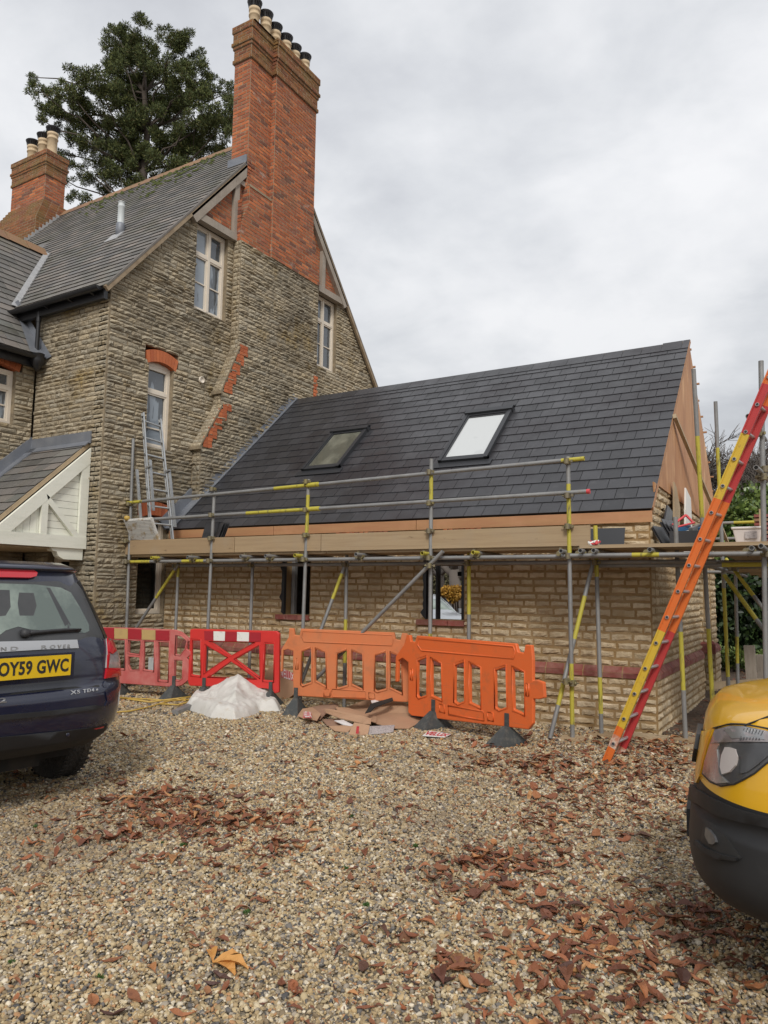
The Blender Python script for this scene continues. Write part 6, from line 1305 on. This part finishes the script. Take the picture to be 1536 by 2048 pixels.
# red and white tape on the pole head
m = MB(); c = at(1189, 1088, 'Y', 8.0)
for i in range(6): m.path([c+np.array([random.uniform(-.06, .06), random.uniform(-.03, .03), random.uniform(-.02, .045)]) for _ in range(5)], .012, 5, mi=i % 2)
m.build('barrier_tape', [m_redtape, m_refl_w], None, label='crumpled red and white tape on the tube ends beside the toe board', cat='tape')
# old posts and stones right of the pier
for i, (px, w_, h_, lab) in enumerate(((1505, .16, .50, 'weathered grey timber post behind the yellow van bonnet'), (1524, .10, .34, 'short broken timber post beside the taller grey post'))):
    c = at(px, 1360 if i == 0 else 1350, 'Y', 13.6 if i == 0 else 13.9); m = MB(); m.beam((c[0], c[1], -.05), (c[0]-.03, c[1], h_+.25), w_, .08, (0, 1, 0)); m.build('timber_post', m_oak, None, label=lab, cat='post')
for i in range(14):
    r = rock(3, 3, .5, .5, .2, 300+i); x = -.3+rng.uniform(-.5, 1.4); y = 12+rng.uniform(0, 4); s_ = rng.uniform(.08, .2)
    link(bpy.data.objects.new('rubble', npmesh('rubble', r[0], r[1], m_cream if i % 3 == 0 else m_mortar_old, np.full(len(r[1]), rng.random()))), soil, basis((x, y, -.02), (s_*1.4, 0, 0), (0, s_, 0), (0, 0, s_*.5)))
m = MB(); m.beam((-1.55, 12.2, .22), (-.4, 13.3, .30), .05, .1); m.build('plank', m_timber, None, label='loose plank lying across the pier foot behind the scaffold', cat='plank')
m = MB(); m.box((-1.35, 8.25, -.02), (-.75, 8.38, .025)); m.build('ground_plank', m_timber, None, label='narrow plank on the ground under the corner of the extension', cat='plank')
m = MB(); m.box((-2.0, 8.45, -.02), (-1.55, 8.62, .05)); m.build('ground_board', m_timber, None, label='board offcut on the ground at the foot of the extension corner', cat='board')
# ================================================================== vegetation
def leaf_cloud(C_, rad, n, size, seed, squash=.8, up=.2, asp=.38):
    """n leaf cards spread through clump spheres; returns verts, faces"""
    r = np.random.default_rng(seed); C_ = np.array(C_, float); rad = np.array(rad, float)
    k = r.choice(len(C_), n, p=rad**2/np.sum(rad**2)); d = r.normal(size=(n, 3)); d /= np.linalg.norm(d, axis=1)[:, None]
    rr = r.random(n)**.45; p = C_[k]+d*(rad[k]*rr)[:, None]*np.array([1, 1, squash])
    a = d*.6+r.normal(size=(n, 3))*.7+np.array([0, 0, up]); a /= np.linalg.norm(a, axis=1)[:, None]
    b = np.cross(a, r.normal(size=(n, 3))); b /= np.linalg.norm(b, axis=1)[:, None]; s = size*(.6+.8*r.random(n))[:, None]
    V = np.stack([p, p+a*s*.5+b*s*asp, p+a*s, p+a*s*.5-b*s*asp], 1).reshape(-1, 3); Fc = np.arange(4*n).reshape(n, 4)
    return V, Fc, r.random(n)
def foliage(name, par, mt, C_, rad, n, size, seed, **k):
    V, Fc, rn = leaf_cloud(C_, rad, n, size, seed, **k); return link(bpy.data.objects.new(name, npmesh(name, V, Fc, mt, rn)), par, kind='stuff')
def limb(m, p, q, r0, r1, n=6, wig=.1, k=5):
    p = np.array(p, float); q = np.array(q, float); L_ = np.linalg.norm(q-p); pts = []; rs = []
    for i in range(k+1): t = i/k; pts.append(p+(q-p)*t+np.array([random.uniform(-1, 1), random.uniform(-1, 1), random.uniform(-.6, .6)])*wig*L_*math.sin(math.pi*t)*.5); rs.append(r0+(r1-r0)*t)
    m.path(pts, rs, n); return pts
def bare(m, p, d, L_, r, lv, sp=.55, br=3, up=.12):
    d = nrm(d); q = p+d*L_; mid = p+d*L_*.5+np.array([random.uniform(-1, 1), random.uniform(-1, 1), random.uniform(-.5, .5)])*L_*.07
    m.path([p, mid, q], [r, r*.85, r*.68], 5 if lv > 3 else 3)
    if lv <= 0: return
    for i in range(br if lv > 1 else br+1):
        nd = nrm(d+np.array([random.gauss(0, sp), random.gauss(0, sp), random.gauss(0, sp*.7)+up])); t = random.uniform(.45, 1)
        bare(m, p+(q-p)*t, nd, L_*random.uniform(.62, .82), r*.64, lv-1, sp, br, up)
# conifer behind the house -------------------------------------------------------
TD = 27.0
def far(px, py, w): return depth(px, py, w)
clumps = [(262, 90, 46), (235, 72, 34), (290, 78, 34), (222, 120, 28), (250, 130, 40), (355, 95, 36), (372, 120, 30), (330, 140, 45), (280, 165, 50), (385, 165, 36), (410, 150, 22), (425, 190, 34), (340, 200, 60), (290, 225, 60), (240, 190, 42), (195, 175, 36), (165, 165, 26), (145, 190, 30), (110, 195, 24), (85, 185, 18), (72, 170, 14), (70, 155, 10), (90, 220, 20), (120, 230, 28), (85, 240, 10), (155, 235, 36), (200, 240, 46), (250, 270, 52), (390, 240, 50), (440, 250, 36), (460, 210, 20), (455, 185, 14), (330, 280, 60), (400, 300, 50), (450, 300, 40), (280, 320, 50), (220, 310, 40), (170, 290, 34), (135, 270, 22), (150, 330, 22), (190, 350, 26), (240, 360, 34), (300, 370, 40), (360, 350, 50), (130, 360, 14), (150, 395, 16), (180, 395, 12), (210, 385, 20), (190, 430, 20), (250, 400, 30), (132, 310, 12)]
con = thing('conifer_tree', (*far(300, 300, TD)[:2], 0), 'tall dark green conifer with ragged spreading crown behind the old roof', 'tree')
random.seed(11); C_ = []; rd = []; bm_ = MB(); base = far(310, 420, TD); base[2] = 0; topc = far(290, 110, TD+.3)
trunk = limb(bm_, base, topc, .42, .06, 10, .02, 14)
sc_ = TD/F
for x, y, r in clumps:
    dz = random.uniform(-1.6, 1.6); c = far(x, y, TD+dz); R_ = r*sc_
    for _ in range(max(5, int(r/2.4))):
        o_ = np.array([random.gauss(0, 1), random.gauss(0, 1), random.gauss(0, .8)])*R_*.56; C_.append(c+o_); rd.append(R_*random.uniform(.13, .27)+.05)
    hz = min(len(trunk)-1, max(0, int((c[2]-1.0)/topc[2]*14))); limb(bm_, trunk[hz], c, .05, .015, 5, .12, 5)
    for _ in range(3): limb(bm_, c, C_[-1-random.randrange(4)], .02, .008, 4, .1, 3)
bm_.build('trunk', m_bark, con)
foliage('crown', con, m_conifer, C_, rd, 230000, .10, 5, squash=.85, up=.55, asp=.12)
# bare trees ----------------------------------------------------------------------
def baretree(name, label, px, py_top, w, lv, r, group=None, L0=None, seed=1, sp=.5, x0=None):
    random.seed(seed); p = far(px, 1190, w); p[2] = 0; H = far(px, py_top, w)[2]
    t = thing(name, p, label, 'tree', group); m = MB(); q = p+np.array([0, 0, H*.32]); m.path([p, (p+q)/2+np.array([.1, 0, 0]), q], [r, r*.85, r*.75], 7); m.build('trunk', m_twig, t)
    c = MB()
    for k in range(5): bare(c, q-ZP*random.uniform(0, H*.08), np.array([random.gauss(0, .8), random.gauss(0, .8), .9]), H*.23, r*.5, lv, sp, 4 if lv > 4 else 3, .10)
    o_ = c.build('crown', m_twig, t); return t
baretree('bare_tree', 'bare winter tree with fine rounded twigs rising above the laurel behind the scaffold', 1440, 745, 34, 5, .24, seed=3)
baretree('bare_tree', 'bare winter tree partly hidden behind the right-hand scaffold poles', 1530, 790, 36, 5, .22, seed=5)
baretree('bare_tree', 'thin bare tree at the left edge behind the far chimney', 0, 345, 40, 4, .16, seed=8)
# laurel and the dark hedge --------------------------------------------------------
def bank(name, label, cat, x0, x1, ytop, ybot, w, mt, n, size, seed, dep=2.0, r=.6, cl=90):
    random.seed(seed); C_ = []; rd = []
    for _ in range(cl):
        x = random.uniform(x0, x1); yt = ytop(x) if callable(ytop) else ytop; y = random.uniform(yt+6, ybot); R_ = r*random.uniform(.6, 1.15); C_.append(far(x, y, w+random.uniform(-dep/2, dep/2))); rd.append(R_)
    c = far((x0+x1)/2, ybot, w); c[2] = 0; t = thing(name, c, label, cat); m = MB()
    for i in range(14): a = C_[i]; limb(m, (a[0]+random.uniform(-.3, .3), a[1], -.05), a, .05, .02, 5, .1, 4)
    m.build('stems', m_bark, t); foliage('leaves', t, mt, C_, rd, n, size, seed, squash=.9, asp=.30); return t
bank('laurel_bush', 'tall glossy green laurel beyond the platform on the right', 'shrub', 1415, 1640, lambda x: 1040-35*math.sin((x-1415)/60)**2-.12*(x-1415), 1130, 17.5, m_laurel, 36000, .13, 21, 2.2, .5, 110)
bank('dark_hedge', 'green hedge seen under the right-hand platform, shade painted into its leaves', 'hedge', 1395, 1660, 1100, 1318, 17.0, m_laurel_shaded, 26000, .14, 22, 1.6, .42, 110)
bank('low_plants', 'low green ground plants at the foot of the dark hedge', 'shrub', 1440, 1600, 1300, 1330, 15.5, m_laurel, 4000, .08, 23, .8, .16, 30)
# what shows through the window opening
bank('autumn_bush', 'orange autumn bush beyond the silver car', 'shrub', 880, 930, 1176, 1192, 26, m_orangebush, 7000, .10, 24, 1.5, .22, 26)
random.seed(31)
for i, (x, w, r, lb) in enumerate(((908, 30, .30, 'thick dark tree trunk seen through the right-hand window opening'), (882, 34, .13, 'slender bare tree seen through the right-hand window opening'))):
    baretree('bare_tree', lb, x, 880, w, 4, r, seed=40+i)
bank('woodland', 'brown winter woodland far behind the extension', 'woods', 830, 980, 1130, 1195, 46, m_woods, 60000, .16, 25, 6, 1.6, 60)
bank('woodland', 'brown winter woodland far behind the right-hand hedge', 'woods', 1370, 1700, 1120, 1200, 44, m_woods, 30000, .2, 26, 6, 1.4, 60)
# ================================================================== gravel
def gravel():
    r = np.random.default_rng(3); P_ = []; Sx = []; Rt = []
    for (ra, rb2, dens, sz) in ((1.6, 4.3, 8200, .0068), (4.3, 6.5, 6200, .0076), (6.5, 9.6, 3600, .0098), (9.6, 13.2, 1500, .014)):
        a0_, a1_ = -YAW-R(33), -YAW+R(33); A_ = (a1_-a0_)/2*(rb2**2-ra**2); n = int(A_*dens)
        th = r.uniform(a0_, a1_, n); rr = np.sqrt(r.uniform(ra**2, rb2**2, n)); x = rr*np.sin(th); y = rr*np.cos(th)
        k = ~((y > 8.78) & (x < -1.65)) & ~((x < XG+.03) & (y > YF-.03)) & ~((y > 9.2)); x = x[k]; y = y[k]; n = len(x)
        z = .0+r.uniform(-.002, .006, n); P_.append(np.stack([x, y, z], 1)); s = sz*np.exp(r.normal(0, .33, n)); s = np.clip(s, sz*.45, sz*2.3)
        Sx.append(np.stack([s*r.uniform(.8, 1.5, n), s*r.uniform(.75, 1.1, n), s*r.uniform(.45, .85, n)], 1)); Rt.append(np.stack([r.normal(0, .45, n), r.normal(0, .45, n), r.uniform(0, 6.28, n)], 1))
    P_ = np.concatenate(P_); Sx = np.concatenate(Sx); Rt = np.concatenate(Rt); n = len(P_)
    me = bpy.data.meshes.new('gravel'); me.vertices.add(n); me.vertices.foreach_set('co', P_.astype(np.float32).ravel())
    for nm, A_ in (('scl', Sx), ('rot', Rt)): at_ = me.attributes.new(nm, 'FLOAT_VECTOR', 'POINT'); at_.data.foreach_set('vector', A_.astype(np.float32).ravel())
    me.materials.append(m_pebble); o = link(bpy.data.objects.new('gravel', me), None, kind='stuff', label='loose buff, brown and grey gravel covering the driveway', cat='gravel')
    ng = bpy.data.node_groups.new('gravel_scatter', 'GeometryNodeTree'); ng.interface.new_socket('Geometry', in_out='INPUT', socket_type='NodeSocketGeometry'); ng.interface.new_socket('Geometry', in_out='OUTPUT', socket_type='NodeSocketGeometry')
    gi = ng.nodes.new('NodeGroupInput'); go = ng.nodes.new('NodeGroupOutput'); ip = ng.nodes.new('GeometryNodeInstanceOnPoints'); jn = ng.nodes.new('GeometryNodeJoinGeometry')
    for k in range(6):
        ic = ng.nodes.new('GeometryNodeMeshIcoSphere'); ic.inputs['Radius'].default_value = 1; ic.inputs['Subdivisions'].default_value = 2
        sp_ = ng.nodes.new('GeometryNodeSetPosition'); nz = ng.nodes.new('ShaderNodeTexNoise'); nz.inputs['Scale'].default_value = .9+.15*k; nz.noise_dimensions = '4D'; nz.inputs['W'].default_value = k*3.7; nz.inputs['Detail'].default_value = 1
        sb = ng.nodes.new('ShaderNodeVectorMath'); sb.operation = 'SUBTRACT'; sb.inputs[1].default_value = (.5, .5, .5); ml_ = ng.nodes.new('ShaderNodeVectorMath'); ml_.operation = 'SCALE'; ml_.inputs['Scale'].default_value = 1.5
        ng.links.new(nz.outputs['Color'], sb.inputs[0]); ng.links.new(sb.outputs[0], ml_.inputs[0]); ng.links.new(ml_.outputs[0], sp_.inputs['Offset']); ng.links.new(ic.outputs[0], sp_.inputs['Geometry'])
        sm_ = ng.nodes.new('GeometryNodeSetMaterial'); sm_.inputs['Material'].default_value = m_pebble; ng.links.new(sp_.outputs[0], sm_.inputs[0])
        ss = ng.nodes.new('GeometryNodeSetShadeSmooth'); ng.links.new(sm_.outputs[0], ss.inputs[0])
        gt = ng.nodes.new('GeometryNodeGeometryToInstance'); ng.links.new(ss.outputs[0], gt.inputs[0]); ng.links.new(gt.outputs[0], jn.inputs[0])
    ng.links.new(gi.outputs[0], ip.inputs['Points']); ng.links.new(jn.outputs[0], ip.inputs['Instance']); ip.inputs['Pick Instance'].default_value = True
    for nm, sk in (('rot', 'Rotation'), ('scl', 'Scale')):
        na = ng.nodes.new('GeometryNodeInputNamedAttribute'); na.data_type = 'FLOAT_VECTOR'; na.inputs['Name'].default_value = nm; ng.links.new(na.outputs['Attribute'], ip.inputs[sk])
    ng.links.new(ip.outputs[0], go.inputs[0]); md = o.modifiers.new('scatter', 'NODES'); md.node_group = ng
    print('pebbles', n)
gravel()
# ================================================================== fallen leaves
def leafv(seed):
    r = np.random.default_rng(seed); n = 6; V = []; cu = r.uniform(.2, 1.1)*r.choice([-1, 1]); fo = r.uniform(.1, .8); bw = r.uniform(.16, .36); tw = r.uniform(-1.0, 1.0)
    for i in range(n+1):
        t = i/n; w = bw*math.sin(math.pi*min(1, t*.93+.04))**.8*(.55+.75*t)*.75*(1+r.uniform(-.35, .3)); z = cu*(t-.5)**2*.9; a = tw*(t-.5)
        for s_ in (-1, 0, 1): V.append((t, .5*0+s_*w*math.cos(a), z+abs(s_)*w*fo+s_*w*math.sin(a)+r.uniform(0, .05)))
    f = [(i*3+k, i*3+k+1, i*3+k+4, i*3+k+3) for i in range(n) for k in range(2)]
    V = np.array(V); V[:, 2] -= V[:, 2].min(); V[:, 0] -= .5; V[:, 1] += 0
    return V, np.array(f)
V_leaf = [leafv(i) for i in range(14)]
def patchl(px, py, sx, sy, n): return (px, py, sx, sy, n)
Lf = Pieces('leaf', m_leafA, V_leaf); r = np.random.default_rng(12)
def addleaf(x, y, s, z=.008):
    A = np.eye(4); th = r.uniform(0, 6.28); c, sn_ = math.cos(th), math.sin(th); A[:3, 0] = np.array([c, sn_, r.normal(0, .18)])*s; A[:3, 1] = np.array([-sn_, c, r.normal(0, .18)])*s; A[:3, 2] = np.array([0, 0, 1])*s; A[:3, 3] = (x, y, z)
    p = A[:3, 3]-CP; cc = p@FF; px, py = 768+F*(p@RR)/max(cc, .1), 1024-F*(p@UU)/max(cc, .1)
    Lf.M.append(A); Lf.k.append(int(r.integers(len(V_leaf)))); Lf.sc.append(s*s/cc**3 if (cc > .3 and -5 < px < 1541 and py < 2060) else -1.)
def ok_(x, y): return not ((y > 8.75) and x < -1.65) and not (x < XG and y > YF)
cl = [((310, 1612), (110, 26), 260), ((400, 1650), (110, 30), 150), ((470, 1640), (60, 18), 60), ((230, 1690), (70, 10), 22), ((380, 1725), (40, 8), 10), ((520, 1690), (50, 20), 30), ((560, 1590), (60, 15), 30),
      ((1010, 1520), (70, 26), 130), ((1060, 1540), (60, 14), 60), ((1180, 1560), (110, 24), 120), ((1300, 1520), (90, 26), 150), ((1350, 1480), (60, 16), 60), ((1230, 1600), (120, 20), 80), ((1000, 1720), (60, 22), 34), ((880, 1735), (55, 16), 18), ((1090, 1700), (110, 30), 60), ((1200, 1650), (120, 26), 60),
      ((980, 1760), (90, 22), 34), ((1080, 1800), (90, 30), 40), ((1130, 1900), (130, 50), 60), ((1300, 1880), (130, 60), 60), ((1420, 1940), (100, 60), 55), ((1240, 1980), (160, 50), 45), ((900, 1940), (50, 26), 18), ((780, 1890), (60, 14), 10), ((1450, 1830), (70, 40), 30),
      ((760, 1500), (260, 40), 60), ((500, 1500), (200, 40), 24), ((1150, 1480), (130, 16), 90), ((1270, 1495), (80, 14), 90), ((300, 1385), (90, 14), 50), ((700, 1420), (200, 20), 50), ((560, 1395), (30, 8), 20)]
for (cx, cy), (sx, sy), n in cl:
    ks = [(cx+r.normal(0, 1)*sx*.8, cy+r.normal(0, 1)*sy*.8) for _ in range(max(3, n//8))]
    for _ in range(int(n*(1.5 if cx > 850 else 1.0))):
        kx, ky = ks[int(r.integers(len(ks)))]; q = at(kx+r.normal(0, 1)*sx*.45, min(2100, ky+r.normal(0, 1)*sy*.5), 'Z', 0)
        if q[1] < 12 and q[1] > .8 and ok_(q[0], q[1]): addleaf(q[0], q[1], .035+.10*r.random()**2.4, .006+.016*r.random())
for _ in range(2600):
    th = r.uniform(-YAW-R(32), -YAW+R(32)); rr_2 = math.sqrt(r.uniform(2.2**2, 9**2)); x, y = rr_2*math.sin(th), rr_2*math.cos(th)
    if ok_(x, y) and r.random() < (.45+.55*(x > -1.9)): addleaf(x, y, .03+.075*r.random()**2, .010)
for _ in range(900):
    x, y = r.uniform(-1.6, 5), r.uniform(8.9, 18); addleaf(x, y, r.uniform(.06, .13), .03)
for _ in range(2600):
    x, y = r.uniform(-3.4, .2), r.uniform(2.2, 8.6)
    if ok_(x, y) and r.random() < .35+.65*min(1, max(0, (x+3.2)/2)): addleaf(x, y, .025+.06*r.random()**2, .009)
for _ in range(500):
    q = at(r.normal(330, 150), r.normal(1640, 50), 'Z', 0); addleaf(q[0], q[1], .03+.07*r.random()**2, .009)
# the large five-fingered leaf in the foreground
for th, s in ((.15, .17), (.9, .13), (2.4, .11), (-.25, .16)):
    q = at(425, 1932, 'Z', 0); A = np.eye(4); c, sn_ = math.cos(th), math.sin(th); A[:3, 0] = np.array([c, sn_, .1])*s; A[:3, 1] = np.array([-sn_, c, 0])*s*.9; A[:3, 2] *= s; A[:3, 3] = (q[0]+c*s*.5, q[1]+sn_*s*.5, .014)
    link(bpy.data.objects.new('leaf', npmesh('leaf', *V_leaf[3], m_leafgold, np.zeros(len(V_leaf[3][1])))), drive, A)
Lf.finish(drive, 290)
# tufts of moss and weed between the stones
tf = []; tr_ = []
for _ in range(18):
    th = r.uniform(-YAW-R(28), -YAW+R(20)); q = r.uniform(2.4, 5.5); tf.append((q*math.sin(th), q*math.cos(th), .008)); tr_.append(r.uniform(.006, .02))
foliage('weeds', drive, m_weed, tf, tr_, 1200, .012, 77, squash=.5, up=.8, asp=.2)
